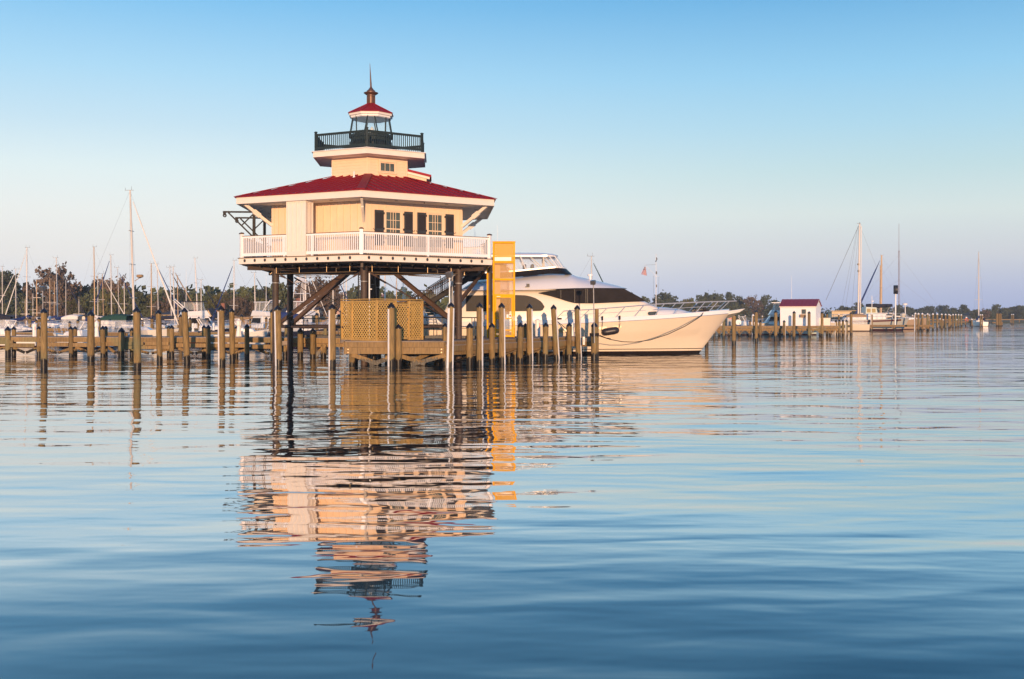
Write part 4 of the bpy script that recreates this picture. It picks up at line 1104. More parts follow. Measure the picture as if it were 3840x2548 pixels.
# dark cabinets added inside the lattice enclosure so its gaps read as shade
for (x, y, w, d, h_), lb in (((-7.5, 54.6, 1.0, .9, 1.55), 'dark cabinet added to darken the lattice enclosure, left half'), ((-5.75, 54.4, 1.1, .9, 1.6), 'dark cabinet added to darken the lattice enclosure, behind the gate'), ((-6.6, 53.9, .9, 1.1, 1.7), 'dark cabinet added to darken the front corner of the lattice enclosure')):
    c = thing('darkening_cabinet', lb, 'cabinet', (x, y, 1.2), rad(8))
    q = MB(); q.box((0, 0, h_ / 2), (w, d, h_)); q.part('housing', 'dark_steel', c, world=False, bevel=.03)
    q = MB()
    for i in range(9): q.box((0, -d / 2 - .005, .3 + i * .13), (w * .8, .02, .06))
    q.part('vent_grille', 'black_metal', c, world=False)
q = MB(); q.box((-6.62, 56.2, 2.18), (3.9, .03, 1.9)); single(q, 'darkening_sheet', 'dark_steel', 'dark sheet added to darken the back of the lattice enclosure', 'panel', (-6.62, 56.2, 1.2))  # backing sheet added to keep the gaps between the laths dark
# ------------------------------------------------------------------ the big motor yacht (local frame: x towards the bow, y away from the camera, z up)
YY = 69.2
yt_ = thing('motor_yacht', 'large white motor yacht with dark windows moored behind the front dock', 'yacht', (0, YY, 0))
def ypart(q, n, m, par=None, **k): return q.part(n, m, par or yt_, world=False, **k)
def yp(x, y, hw=2.7):
    """photo pixel -> yacht (x, z) on the near side, half-width hw"""
    D = YY - hw
    return ((x - 1920) / FPX * D, EYE + (HZ - y) / FPX * D)
XS = -7.6
def stem(z): return 12.15 + 1.95 * max(0, min(1.2, (z / 2.55))) ** 1.05
def sheer(u): return 1.72 + .18 * u + .70 * u ** 2.6
def hb(u, f):
    """half breadth at station u (0 stern..1 stem) and height fraction f (0 waterline..1 sheer)"""
    B_ = 2.72 + .26 * f
    p = 2.6 + 2.9 * f ** 1.3
    b_ = B_ * (1 - u ** p) ** (.78 if f < .5 else .72)
    return max(.004, b_ * (.95 + .05 * min(1, u * 6)))
NU, NV = 56, 12
def hull_pt(u, f, sgn, zmin=-.5):
    zs = sheer(u); z = zmin + (zs - zmin) * f
    ff = max(0, (z) / zs)
    xe = stem(z); x = XS + (xe - XS) * u
    if z < 0: return Vector((x, sgn * hb(u, 0) * (1 + z * .4), z))
    return Vector((x, sgn * hb(u, ff), z))
us = [1 - (1 - i / NU) ** 1.5 for i in range(NU + 1)]
q = MB()
for sgn in (-1, 1):
    rows = [[hull_pt(u, j / NV, sgn) for j in range(NV + 1)] for u in us]
    q.grid(rows)
rows = [[hull_pt(0, j / NV, -1), hull_pt(0, j / NV, 1)] for j in range(NV + 1)]; q.grid(rows)
hm = mat('hull_glow_paint', (0.82, 0.675, 0.52), rough=.18, spec=.4, vary=.02, scale=.5, coat=.2)  # peach tone holds part of the warm glow reflected off the water
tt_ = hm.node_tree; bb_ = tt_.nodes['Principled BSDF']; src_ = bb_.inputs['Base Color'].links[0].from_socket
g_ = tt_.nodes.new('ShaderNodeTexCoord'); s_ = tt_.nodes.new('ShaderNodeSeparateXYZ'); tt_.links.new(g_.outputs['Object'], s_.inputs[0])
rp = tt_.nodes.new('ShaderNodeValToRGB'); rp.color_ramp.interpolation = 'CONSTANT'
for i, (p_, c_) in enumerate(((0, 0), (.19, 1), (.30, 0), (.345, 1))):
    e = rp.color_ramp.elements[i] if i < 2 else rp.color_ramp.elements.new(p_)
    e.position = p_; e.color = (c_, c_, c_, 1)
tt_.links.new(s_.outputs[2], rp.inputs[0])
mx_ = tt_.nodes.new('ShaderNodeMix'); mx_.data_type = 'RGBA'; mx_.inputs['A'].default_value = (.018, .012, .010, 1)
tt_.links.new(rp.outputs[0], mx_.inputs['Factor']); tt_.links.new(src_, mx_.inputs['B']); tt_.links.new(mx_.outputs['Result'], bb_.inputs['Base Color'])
hull = ypart(q, 'hull', 'hull_glow_paint', smooth=60)
# rub line, raised toe rail and deck
q = MB()
for sgn in (-1, 1):
    q.path([hull_pt(u, 1, sgn) + Vector((0, sgn * .01, .0)) for u in us[:-1]] + [hull_pt(1, 1, sgn)], .022, 6)
ypart(q, 'rub_rail', 'steel_bright', hull, smooth=40)
def deck_edge(u, sgn):
    p = hull_pt(u, 1, sgn); h_ = .30 - .06 * u
    return Vector((p.x - .05 * u, p.y * (.97 if abs(p.y) > .3 else .9), p.z + h_))
q = MB()
for sgn in (-1, 1):
    q.grid([[hull_pt(u, 1, sgn) + Vector((0, 0, .012)), hull_pt(u, 1, sgn).lerp(deck_edge(u, sgn), .6) + Vector((0, sgn * .015, 0)), deck_edge(u, sgn)] for u in us])
q.grid([[deck_edge(u, -1), Vector((deck_edge(u, -1).x, 0, deck_edge(u, -1).z + .05)), deck_edge(u, 1)] for u in us])
ypart(q, 'bulwark', 'gelcoat_white', smooth=50)
# bow pulpit
q = MB()
q.prism([(13.2, -.42, 2.62), (15.08, -.30, 2.90), (15.08, .30, 2.90), (13.2, .42, 2.62)], (0, 0, -.16)); q.v[4:8] = [(13.3, -.30, 2.38), (14.72, -.2, 2.66), (14.72, .2, 2.66), (13.3, .30, 2.38)]
ypart(q, 'pulpit', 'gelcoat_white', bevel=.02)
q = MB(); q.prism([(13.95, -.07, 2.46), (14.45, -.07, 2.62), (14.62, -.07, 2.60), (14.30, -.07, 2.36), (14.05, -.07, 2.28), (13.9, -.07, 2.30)], (0, .14, 0)); q.bar((14.1, 0, 2.4), (14.6, 0, 2.66), .06, .07); ypart(q, 'anchor', 'black_metal')
# deckhouse: lofted shell
def loft(st, n=10, e=3.2, cap=True):
    """stations (x, z0, z1, halfwidth bottom, halfwidth top) with rounded upper corners"""
    q = MB(); rows = []
    for x, z0, z1, w0, w1 in st:
        row = [Vector((x, -w0, z0))]
        for i in range(n + 1):
            t_ = PI - PI * i / n
            c_, s_ = math.cos(t_), math.sin(t_)
            px = math.copysign(abs(c_) ** (2 / e), c_); pz = abs(s_) ** (2 / e)
            wz = w0 + (w1 - w0) * pz
            row.append(Vector((x, px * wz, z0 + (z1 - z0) * pz)))
        row.append(Vector((x, w0, z0)))
        rows.append(row)
    q.grid(rows)
    if cap:
        m_ = len(rows[0]); q.f.append(tuple(range(m_))); q.f.append(tuple((len(rows) - 1) * m_ + i for i in range(m_ - 1, -1, -1)))
    return q
hz_ = 4.12
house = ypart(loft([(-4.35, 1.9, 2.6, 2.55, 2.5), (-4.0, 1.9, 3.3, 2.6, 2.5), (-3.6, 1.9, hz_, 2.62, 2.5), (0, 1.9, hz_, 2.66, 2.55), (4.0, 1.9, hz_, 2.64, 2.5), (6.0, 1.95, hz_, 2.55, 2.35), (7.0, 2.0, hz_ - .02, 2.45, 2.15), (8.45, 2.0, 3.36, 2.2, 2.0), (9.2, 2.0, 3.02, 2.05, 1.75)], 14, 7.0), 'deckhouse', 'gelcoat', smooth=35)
ypart(loft([(8.2, 2.0, 3.05, 2.15, 1.8), (9.2, 2.05, 3.02, 2.0, 1.6), (10.0, 2.1, 2.98, 1.75, 1.35), (10.9, 2.2, 2.86, 1.35, .95), (11.5, 2.3, 2.68, 1.0, .6), (11.9, 2.35, 2.5, .6, .3)], 12, 3.4), 'foredeck_trunk', 'gelcoat_white', smooth=50)
def hwall(x):
    pts = [(-4.35, 2.55), (0, 2.66), (4.0, 2.64), (6.0, 2.55), (7.0, 2.45), (8.45, 2.2), (9.2, 2.05)]
    for (a, wa), (b, wb) in zip(pts, pts[1:]):
        if x <= b: return wa + (wb - wa) * (x - a) / (b - a)
    return 2.05
def interp(pts, x):
    for (a, za), (b, zb) in zip(pts, pts[1:]):
        if a <= x <= b: return za + (zb - za) * (x - a) / (b - a)
    return pts[-1][1] if x > pts[-1][0] else pts[0][1]
def window_strip(top, bot, name, m, off=.022, n=40, lean=.055):
    x0, x1 = bot[0][0], bot[-1][0]
    for sgn in (-1, 1):
        q = MB(); rows = []
        for i in range(n + 1):
            x = x0 + (x1 - x0) * i / n; zb, zt = interp(bot, x), interp(top, x)
            w = lambda z: sgn * (hwall(x) - lean * max(0, (z - 3.2)) + off)
            rows.append([Vector((x, w(zb) - sgn * .03, zb)), Vector((x, w(zb), zb)), Vector((x, w((zb + zt) / 2), (zb + zt) / 2)), Vector((x, w(zt), zt)), Vector((x, w(zt) - sgn * .03, zt))])
        q.grid(rows); ypart(q, name, m, smooth=50)
k2 = lambda x, y: yp(1900 + x / 3.938, 900 + y / 3.938, 2.65)
window_strip([k2(470, 783), k2(740, 738), k2(900, 728), k2(1260, 714), k2(1730, 715), k2(1850, 780), k2(2070, 903)],
             [k2(470, 787), k2(640, 828), k2(800, 876), k2(900, 910), k2(1000, 935), k2(1050, 939), k2(1280, 939), k2(1700, 920), k2(2070, 905)], 'pilothouse_window', 'mesh_cover')
# aft saloon windows
window_strip([k2(-600, 822), k2(130, 815), k2(280, 820), k2(350, 835), k2(430, 862), k2(500, 905), k2(545, 955), k2(560, 990)],
             [k2(-600, 1058), k2(130, 1055), k2(400, 1052), k2(500, 1050), k2(535, 1038), k2(552, 1018), k2(560, 992)], 'saloon_window', 'dark_glass')
# windscreen wrapping round the raked front
q = MB(); rows = []
for f in (0, .5, 1):
    x = 7.02 + 1.40 * f; z = hz_ - .03 - .75 * f; w = 2.40 - .25 * f
    rows.append([Vector((x - .45 * abs(s) ** 2.2 + .05, s * w * .985, z + .03)) for s in (-1, -.8, -.5, -.2, 0, .2, .5, .8, 1)])
q.grid(rows); ws = ypart(q, 'windscreen', 'mesh_cover', smooth=50)
q = MB()
for y0 in (-1.2, 0, 1.2):
    q.bar((8.40, y0, 3.47), (7.72, y0 + .25, 3.86), .03, .03); q.bar((7.72, y0 + .25, 3.86), (7.6, y0 - .25, 3.93), .035, .03)
ypart(q, 'wiper', 'black_metal', ws)
for sg_ in (-1, 1):
    q = MB(); q.path([(x, sg_ * (hwall(x) + .01), 4.06) for x in (.2, 1.0, 2.0, 2.75)], [.05, .05, .04, .01], 6); ypart(q, 'brow_strip', 'gelcoat', smooth=50)
# seams of the window cover
q = MB()
for xp in (800, 1005, 1170, 1195):
    x, _ = k2(xp, 900)
    zt = interp([k2(740, 738), k2(1260, 714)], x); zb = interp([k2(800, 876), k2(1000, 935), k2(1280, 939)], x)
    q.bar((x, -(hwall(x) + .01), zb + .02), (x, -(hwall(x) - .03), zt - .02), .035, .03)
ypart(q, 'window_post', 'black_metal')
# coach roof / flybridge moulding
cr_ = [(-3.25, 4.02, 4.10, 2.2, 1.6), (-3.0, 4.02, 4.32, 2.5, 1.8), (-2.4, 4.02, 4.72, 2.75, 2.0), (-1.0, 4.02, 4.85, 2.8, 2.0), (.2, 4.03, 4.93, 2.8, 2.0), (.93, 4.05, 5.02, 2.8, 2.0), (2.37, 4.10, 5.17, 2.8, 1.95), (3.75, 4.15, 5.17, 2.75, 1.85), (4.14, 4.16, 5.0, 2.72, 1.8), (4.94, 4.17, 4.82, 2.65, 1.75), (6.0, 4.175, 4.58, 2.4, 1.6), (6.8, 4.18, 4.38, 1.95, 1.35), (7.2, 4.18, 4.26, 1.4, 1.0), (7.42, 4.18, 4.20, .7, .5)]
ypart(loft(cr_, 18, 2.5), 'coach_roof', 'gelcoat_white', smooth=60)
# flybridge
def ring(x0, x1, z0a, z0b, z1a, z1b, w, wn, front):
    pass
q = MB(); rows = []
def fb_outline(t, w, xa, xf, bul):
    """plan outline from aft-left, round the front, to aft-right; t 0..1"""
    if t < .36: f = t / .36; return Vector((xa + (xf - xa) * f, -w, 0))
    if t > .64: f = (1 - t) / .36; return Vector((xa + (xf - xa) * f, w, 0))
    f = (t - .36) / .28; a = -PI / 2 + PI * f
    return Vector((xf + bul * math.cos(a), w * math.sin(a), 0))
NT = 44
for i in range(NT + 1):
    t_ = i / NT; a = fb_outline(t_, 2.02, -3.0, 3.0, .95); b_ = fb_outline(t_, 1.88, -3.0, 2.75, .80)
    zb = interp([(-3, 4.75), (.2, 4.90), (.93, 4.99), (2.37, 5.12), (3.95, 5.10)], a.x) - .04; zt = interp([(-3, 5.05), (.2, 5.22), (1.7, 5.37), (2.7, 5.46), (3.6, 5.44)], b_.x)
    rows.append([Vector((a.x, a.y, zb)), Vector((b_.x, b_.y, zt)), Vector((b_.x * .99, b_.y * .95, zt)), Vector((a.x * .98, a.y * .95, zb))])
q.grid(rows); cm = ypart(q, 'flybridge_coaming', 'dark_glass', smooth=40)
q = MB(); bt_ = lambda t_: fb_outline(t_, 1.86, -3.0, 2.7, .80); tp_ = lambda t_: fb_outline(t_, 1.60, -3.2, 2.2, .72)
def zbot(x): return interp([(-3, 5.06), (.2, 5.23), (1.7, 5.38), (2.7, 5.47), (3.6, 5.45)], x)
EZT = 6.27
rows = []
for i in range(NT + 1):
    a, b_ = bt_(i / NT), tp_(i / NT); rows.append([Vector((a.x, a.y, zbot(a.x) + .03)), Vector((b_.x, b_.y, EZT))])
q.grid(rows); ypart(q, 'enclosure_pane', 'vinyl_pane', smooth=40)
fr = MB()
for t_ in (0, .175, .247, .36, .43, .57, .64, .753, .825, 1.0):
    a, b_ = bt_(t_), tp_(t_)
    if t_ in (.36, .64): a = a + Vector((.22, 0, 0)); b_ = b_ + Vector((.12, 0, 0))
    q = MB(); q.bar(Vector((a.x, a.y * 1.005, zbot(a.x))), Vector((b_.x, b_.y * 1.005, EZT)), .07, .05); ypart(q, 'enclosure_frame', 'gelcoat_white')
q = MB()
for i in range(NT):
    a, b_ = bt_(i / NT), bt_((i + 1) / NT); q.bar(Vector((a.x, a.y * 1.003, zbot(a.x) + .03)), Vector((b_.x, b_.y * 1.003, zbot(b_.x) + .03)), .05, .09)
    a, b_ = tp_(i / NT), tp_((i + 1) / NT); q.bar(Vector((a.x, a.y * 1.003, EZT - .03)), Vector((b_.x, b_.y * 1.003, EZT - .03)), .05, .10)
ypart(q, 'enclosure_rail', 'gelcoat_white')
ypart(loft([(-3.6, EZT, EZT + .10, 1.5, 1.3), (-3.0, EZT, EZT + .19, 1.66, 1.45), (.5, EZT, EZT + .23, 1.70, 1.5), (1.8, EZT, EZT + .22, 1.68, 1.45), (2.6, EZT, EZT + .16, 1.4, 1.1), (2.95, EZT, EZT + .07, .9, .6)], 14, 2.6), 'hardtop', 'gelcoat_white', smooth=60)
for x, y in ((.95, -.5), (1.45, -.5), (.95, .6), (1.45, .6)):
    q = MB(); q.box((x, y, 5.15), (.5, .5, .5)); q.prism([(x - .25, y - .22, 5.3), (x - .05, y - .22, 5.3), (x - .02, y - .22, 5.70), (x - .10, y - .22, 5.76), (x - .25, y - .22, 5.72)], (0, .44, 0)); ypart(q, 'helm_seat', 'black_metal', bevel=.05)
q = MB()
for y in (-1.3, 1.3):
    q.bar((1.1, y, 6.25), (2.1, y, 5.35), .05, .05); q.bar((2.0, y, 6.25), (2.9, y, 5.4), .045, .045); q.bar((2.05, y, 5.4), (2.0, y, 6.25), .09, .05)
ypart(q, 'hardtop_strut', 'grey_light')
q = MB(); q.prism([(-3.1, -1.83, 5.1), (.1, -1.84, 5.25), (-.6, -1.74, 5.75), (-3.1, -1.70, 5.85)], (0, .02, 0)); ypart(q, 'aft_curtain', 'canvas_tan')
for x, y, s_ in ((-1.05, 59.9 - 59.2 - 1.0, .235), (-1.9, .6, .30)):
    q = MB(); q.lathe([(s_ * .55, EZT + .15), (s_ * .6, EZT + .34), (s_, EZT + .36), (s_, EZT + .36 + s_ * .7), (s_ * .86, EZT + .36 + s_ * 1.25), (s_ * .45, EZT + .36 + s_ * 1.6), (.01, EZT + .36 + s_ * 1.68)], (x, y, 0), n=20); ypart(q, 'radar_dome', 'gelcoat_white', smooth=60)
for x, y, h_ in ((-.95, .5, 1.9), (-2.4, -1.1, 1.5), (-2.4, 1.1, 1.5)):
    q = MB(); q.tube((x, y, EZT + .2), (x, y, EZT + .2 + h_), .012, .006, 6); ypart(q, 'whip_antenna', 'white_plastic')
q = MB(); q.lathe([(.10, 4.68), (.10, 4.80), (.07, 4.82), (.07, 4.98), (.18, 5.0), (.18, 5.10), (.02, 5.11)], (5.03, -.6, 0), n=12); ypart(q, 'searchlight', 'gelcoat_white', smooth=40)
q = MB(); q.box((1.0, -2.70, 4.33), (.19, .14, .20)); q.box((.88, -2.68, 4.24), (.12, .1, .04)); ypart(q, 'nav_light', 'black_metal')
# bow rails
def edge_at(x, sgn, inset=.06):
    best = None
    for u in us:
        p = deck_edge(u, sgn)
        if p.x >= x: best = p; break
    best = best or deck_edge(1, sgn)
    return Vector((x, best.y - sgn * inset if abs(best.y) > inset else best.y, best.z))
k5 = lambda x, y: yp(1700 + x / 2.055, 850 + y / 2.055, 2.5)
for sgn in (-1, 1):
    tops = [(3.25, 2.74), (5.0, 2.84), (7.0, 3.0), (9.0, 3.17), (11.0, 3.27), (13.0, 3.35), (14.9, 3.40)]
    def top_at(x):
        e = edge_at(min(x, 13.3), sgn); y = e.y * (1 if x < 12 else max(.0, (15.2 - x) / 3.2)) if x > 12 else e.y
        if x > 12: y = sgn * max(.25, abs(edge_at(12, sgn).y) * (15.4 - x) / 3.4)
        return Vector((x, y, interp(tops, x)))
    xs_ = [3.25 + i * .45 for i in range(26)]
    q = MB(); q.path([top_at(x) for x in xs_], .028, 6); q.path([edge_at(2.7, sgn), top_at(3.25)], .026, 6); rl = ypart(q, 'bow_rail', 'steel_bright', smooth=40)
    q = MB(); q.path([top_at(x).lerp(edge_at(min(x - .4, 13.4), sgn), .5) for x in xs_[13:-2]], .018, 6); q.path([top_at(x).lerp(edge_at(x - .4, sgn), .5) for x in xs_[:13]], .006, 4); ypart(q, 'mid_wire', 'steel_bright', rl, smooth=40)
    for x in (3.95, 4.85, 5.95, 7.1, 8.3, 9.6, 10.9, 12.3, 13.2, 14.0):
        b_ = edge_at(min(x - .62, 13.45), sgn); q = MB(); q.path([b_, top_at(x)], .023, 6); ypart(q, 'stanchion', 'steel_bright', rl, smooth=40)
q = MB(); q.tube(top_at(14.9), top_at(14.9) * 1 + Vector((0, 0, .14)), .018, .01, 6); q.path([Vector((14.9, -.25, 3.40)), Vector((14.95, 0, 3.40)), Vector((14.9, .25, 3.40))], .02, 6); ypart(q, 'bow_light', 'portlight')
# portlights in hull and trunk
def portlight(xc, zc_, w, h_, y, slant=0.0, m='portlight', tilt=0):
    q = MB(); pts = []
    r = h_ / 2
    for i in range(20):
        a = 2 * PI * i / 20; px = math.copysign(w / 2 - r, math.cos(a)) + r * math.cos(a); pz = r * math.sin(a)
        pts.append(Vector((xc + px, y + slant * px + tilt * pz, zc_ + pz + px * .05)))
    q.prism(pts, (0, .03, 0)); o_ = ypart(q, 'portlight', m)
    return o_
def hull_y(x, z):
    best = 9
    for u in us:
        zs = sheer(u); xe = stem(z); px = XS + (xe - XS) * u
        if px >= x: return -hb(u, z / zs)
    return 0
for xp, yp0, wpx, hpx in ((1777, 646, 155, 50), (2042, 625, 170, 46), (1045, 692, 140, 58)):
    x, z = yp(1900 + xp / 4.923, 1100 + yp0 / 4.923, 2.85); w = wpx / 4.923 / FPX * 66.4; h_ = hpx / 4.923 / FPX * 66.4
    portlight(x, z, w, h_, hull_y(x, z) - .075)
x, z = yp(1900 + 2155 / 3.938, 900 + 1085 / 3.938, 2.1); portlight(x, z, .60, .22, -2.13, .12, 'window_glass', .3)
# cleats and chocks
for x in (2.85, 12.35):
    e = edge_at(x, -1, .02) if x < 12 else Vector((12.35, -.95, 2.72)); q = MB(); q.bar(e + Vector((-.25, 0, .06)), e + Vector((.25, 0, .06)), .07, .09); q.box(e, (.12, .06, .12)); ypart(q, 'cleat', 'rope_black')
q = MB(); q.bar((11.6, -.3, 2.74), (12.3, -.3, 2.80), .3, .16); q.lathe([(.13, 2.7), (.13, 2.95), (.05, 2.97)], (12.5, 0, 0), n=10); ypart(q, 'windlass', 'black_metal')
# aft cockpit coaming and side
ypart(loft([(-7.5, 1.5, 2.35, 2.5, 2.45), (-5.0, 1.6, 2.5, 2.6, 2.55), (-4.1, 1.8, 2.6, 2.6, 2.5)], 8, 8), 'cockpit', 'gelcoat_white', smooth=30)

# fender hung on the hull, mooring lines, flag staff behind
fx0, fz0 = yp(2257, 1248, 2.95); fx1, fz1 = yp(2323, 1239, 2.95)
fy = YY + hull_y((fx0 + fx1) / 2, fz0) - .24
fd = thing('boat_fender', 'fat black cylindrical fender hanging on the side of the big yacht', 'fender', ((fx0 + fx1) / 2, fy, fz0))
q = MB(); r = .235; a, b_ = Vector((fx0, fy, fz0)), Vector((fx1, fy, fz1 + .02)); d = (b_ - a).normalized()
q.path([a, a + d * .05, a + d * .14, a + d * .30, b_ - d * .30, b_ - d * .14, b_ - d * .05, b_], [.06, .15, .215, r, r, .215, .15, .06], 18); q.part('body', 'fender_black', fd, smooth=60)
for p_, xx in ((a, 2258), (b_, 2323)):
    x, z = yp(xx, 1197 - (xx - 2258) * .03, 2.8); q = MB(); t0 = Vector((x, YY - 2.98, z)); q.path([t0, t0 + Vector((0, -.12, -.35)), p_ + Vector((0, 0, .12))], .018, 6); q.part('lanyard', 'rope_black', fd)
    q = MB(); q.box(t0 + Vector((0, .0, .05)), (.10, .10, .26)); q.part('hook', 'rope_black', fd, bevel=.02)
pts = [Vector(p) for p in ((4.72, 60.3, 1.36), (5.6, 61.0, 1.08), (6.4, 61.7, .93), (7.2, 62.4, .89), (8.2, 63.2, 1.0), (9.4, 64.3, 1.32), (10.6, 65.5, 1.78), (11.5, 66.5, 2.22), (11.95, 67.2, 2.45), (12.3, 68.2, 2.78))]
q = MB(); q.path(pts, .024, 6)
for i, z in enumerate((1.30, 1.36, 1.42)):
    q.path([Vector((4.66 + .25 * math.cos(a_ * PI / 8), 60.38 + .25 * math.sin(a_ * PI / 8), z + .01 * math.sin(a_))) for a_ in range(17)], .03, 6)
q.path([Vector((4.95, 60.2, 1.33)), Vector((5.3, 60.4, 1.18)), Vector((5.62, 60.9, 1.12))], .024, 6)
single(q, 'mooring_line', 'rope_black', 'black mooring line sagging from the end dock piling to the yacht bow', 'rope', pts[0], smooth=50)
q = MB(); q.path([Vector((3.9, 63.6, 1.35)), Vector((3.4, 64.6, 1.55)), Vector((2.8, 66.3, 2.1))], .022, 6); single(q, 'mooring_line', 'rope_black', 'short black mooring line from the dock to the yacht side cleat', 'rope', Vector((3.9, 63.6, 1.35)), smooth=50)
# ------------------------------------------------------------------ marina boats
def hull_mesh(L_, B_, F, bow_rise=.35, draft=.4, rake=.8, n=18, m=7, tr=.82, yo=0):
    """simple planing / sailing hull; x from -L/2 (stern) to L/2 (bow)"""
    q = MB()
    for sgn in (-1, 1):
        rows = []
        for i in range(n + 1):
            u = i / n; row = []
            for j in range(m + 1):
                f = j / m; zs = F * (1 + bow_rise * u ** 2); z = -draft * (1 - u ** 2 * .7) * (1 - f) + zs * f
                b_ = B_ / 2 * (tr + (1 - tr) * math.sin(min(1, u * 2.2) * PI / 2)) * max(0, 1 - u ** (2.2 + 1.8 * f)) ** .75 * (.62 + .38 * f ** .6)
                x = -L_ / 2 + (L_ - rake * (1 - f)) * u
                row.append(Vector((x, sgn * b_, z)))
            rows.append(row)
        q.grid(rows)
    q.grid([[Vector((-L_ / 2, 0, 0))] * 2] * 2) if False else None
    tr_ = []
    for j in range(m + 1):
        f = j / m; z = -draft * (1 - f) + F * f; b_ = B_ / 2 * tr * (.62 + .38 * f ** .6); tr_.append([Vector((-L_ / 2, -b_, z)), Vector((-L_ / 2, b_, z))])
    q.grid(tr_)
    rows = []
    for i in range(n + 1):
        u = i / n; zs = F * (1 + bow_rise * u ** 2); b_ = B_ / 2 * (tr + (1 - tr) * math.sin(min(1, u * 2.2) * PI / 2)) * max(0, 1 - u ** 4.0) ** .75
        x = -L_ / 2 + L_ * u; rows.append([Vector((x, -b_, zs)), Vector((x, 0, zs + .04)), Vector((x, b_, zs))])
    q.grid(rows)
    return q
def deck_z(u, F, br=.35): return F * (1 + br * u ** 2)
HC = {}
def hull_mat(c, bot=(.05, .012, .012), line=.12):
    key = (c, bot)
    if key in HC: return HC[key]
    m = mat('boat_hull_paint', c, rough=.25, vary=.03, scale=.7, spec=.4)
    t = m.node_tree; b = t.nodes['Principled BSDF']; src = b.inputs['Base Color'].links[0].from_socket
    tc_ = t.nodes.new('ShaderNodeTexCoord'); s_ = t.nodes.new('ShaderNodeSeparateXYZ'); t.links.new(tc_.outputs['Object'], s_.inputs[0])
    r_ = t.nodes.new('ShaderNodeMath'); r_.operation = 'GREATER_THAN'; r_.inputs[1].default_value = line; t.links.new(s_.outputs[2], r_.inputs[0])
    x_ = t.nodes.new('ShaderNodeMix'); x_.data_type = 'RGBA'; x_.inputs['A'].default_value = (*bot, 1)
    t.links.new(r_.outputs[0], x_.inputs['Factor']); t.links.new(src, x_.inputs['B']); t.links.new(x_.outputs['Result'], b.inputs['Base Color'])
    HC[key] = m; return m
WHITE = (.78, .74, .68); NAVY = (.015, .018, .04); MINT = (.50, .58, .52); CREAM = (.70, .60, .46)
GS = 'sailboats berthed in the marina'
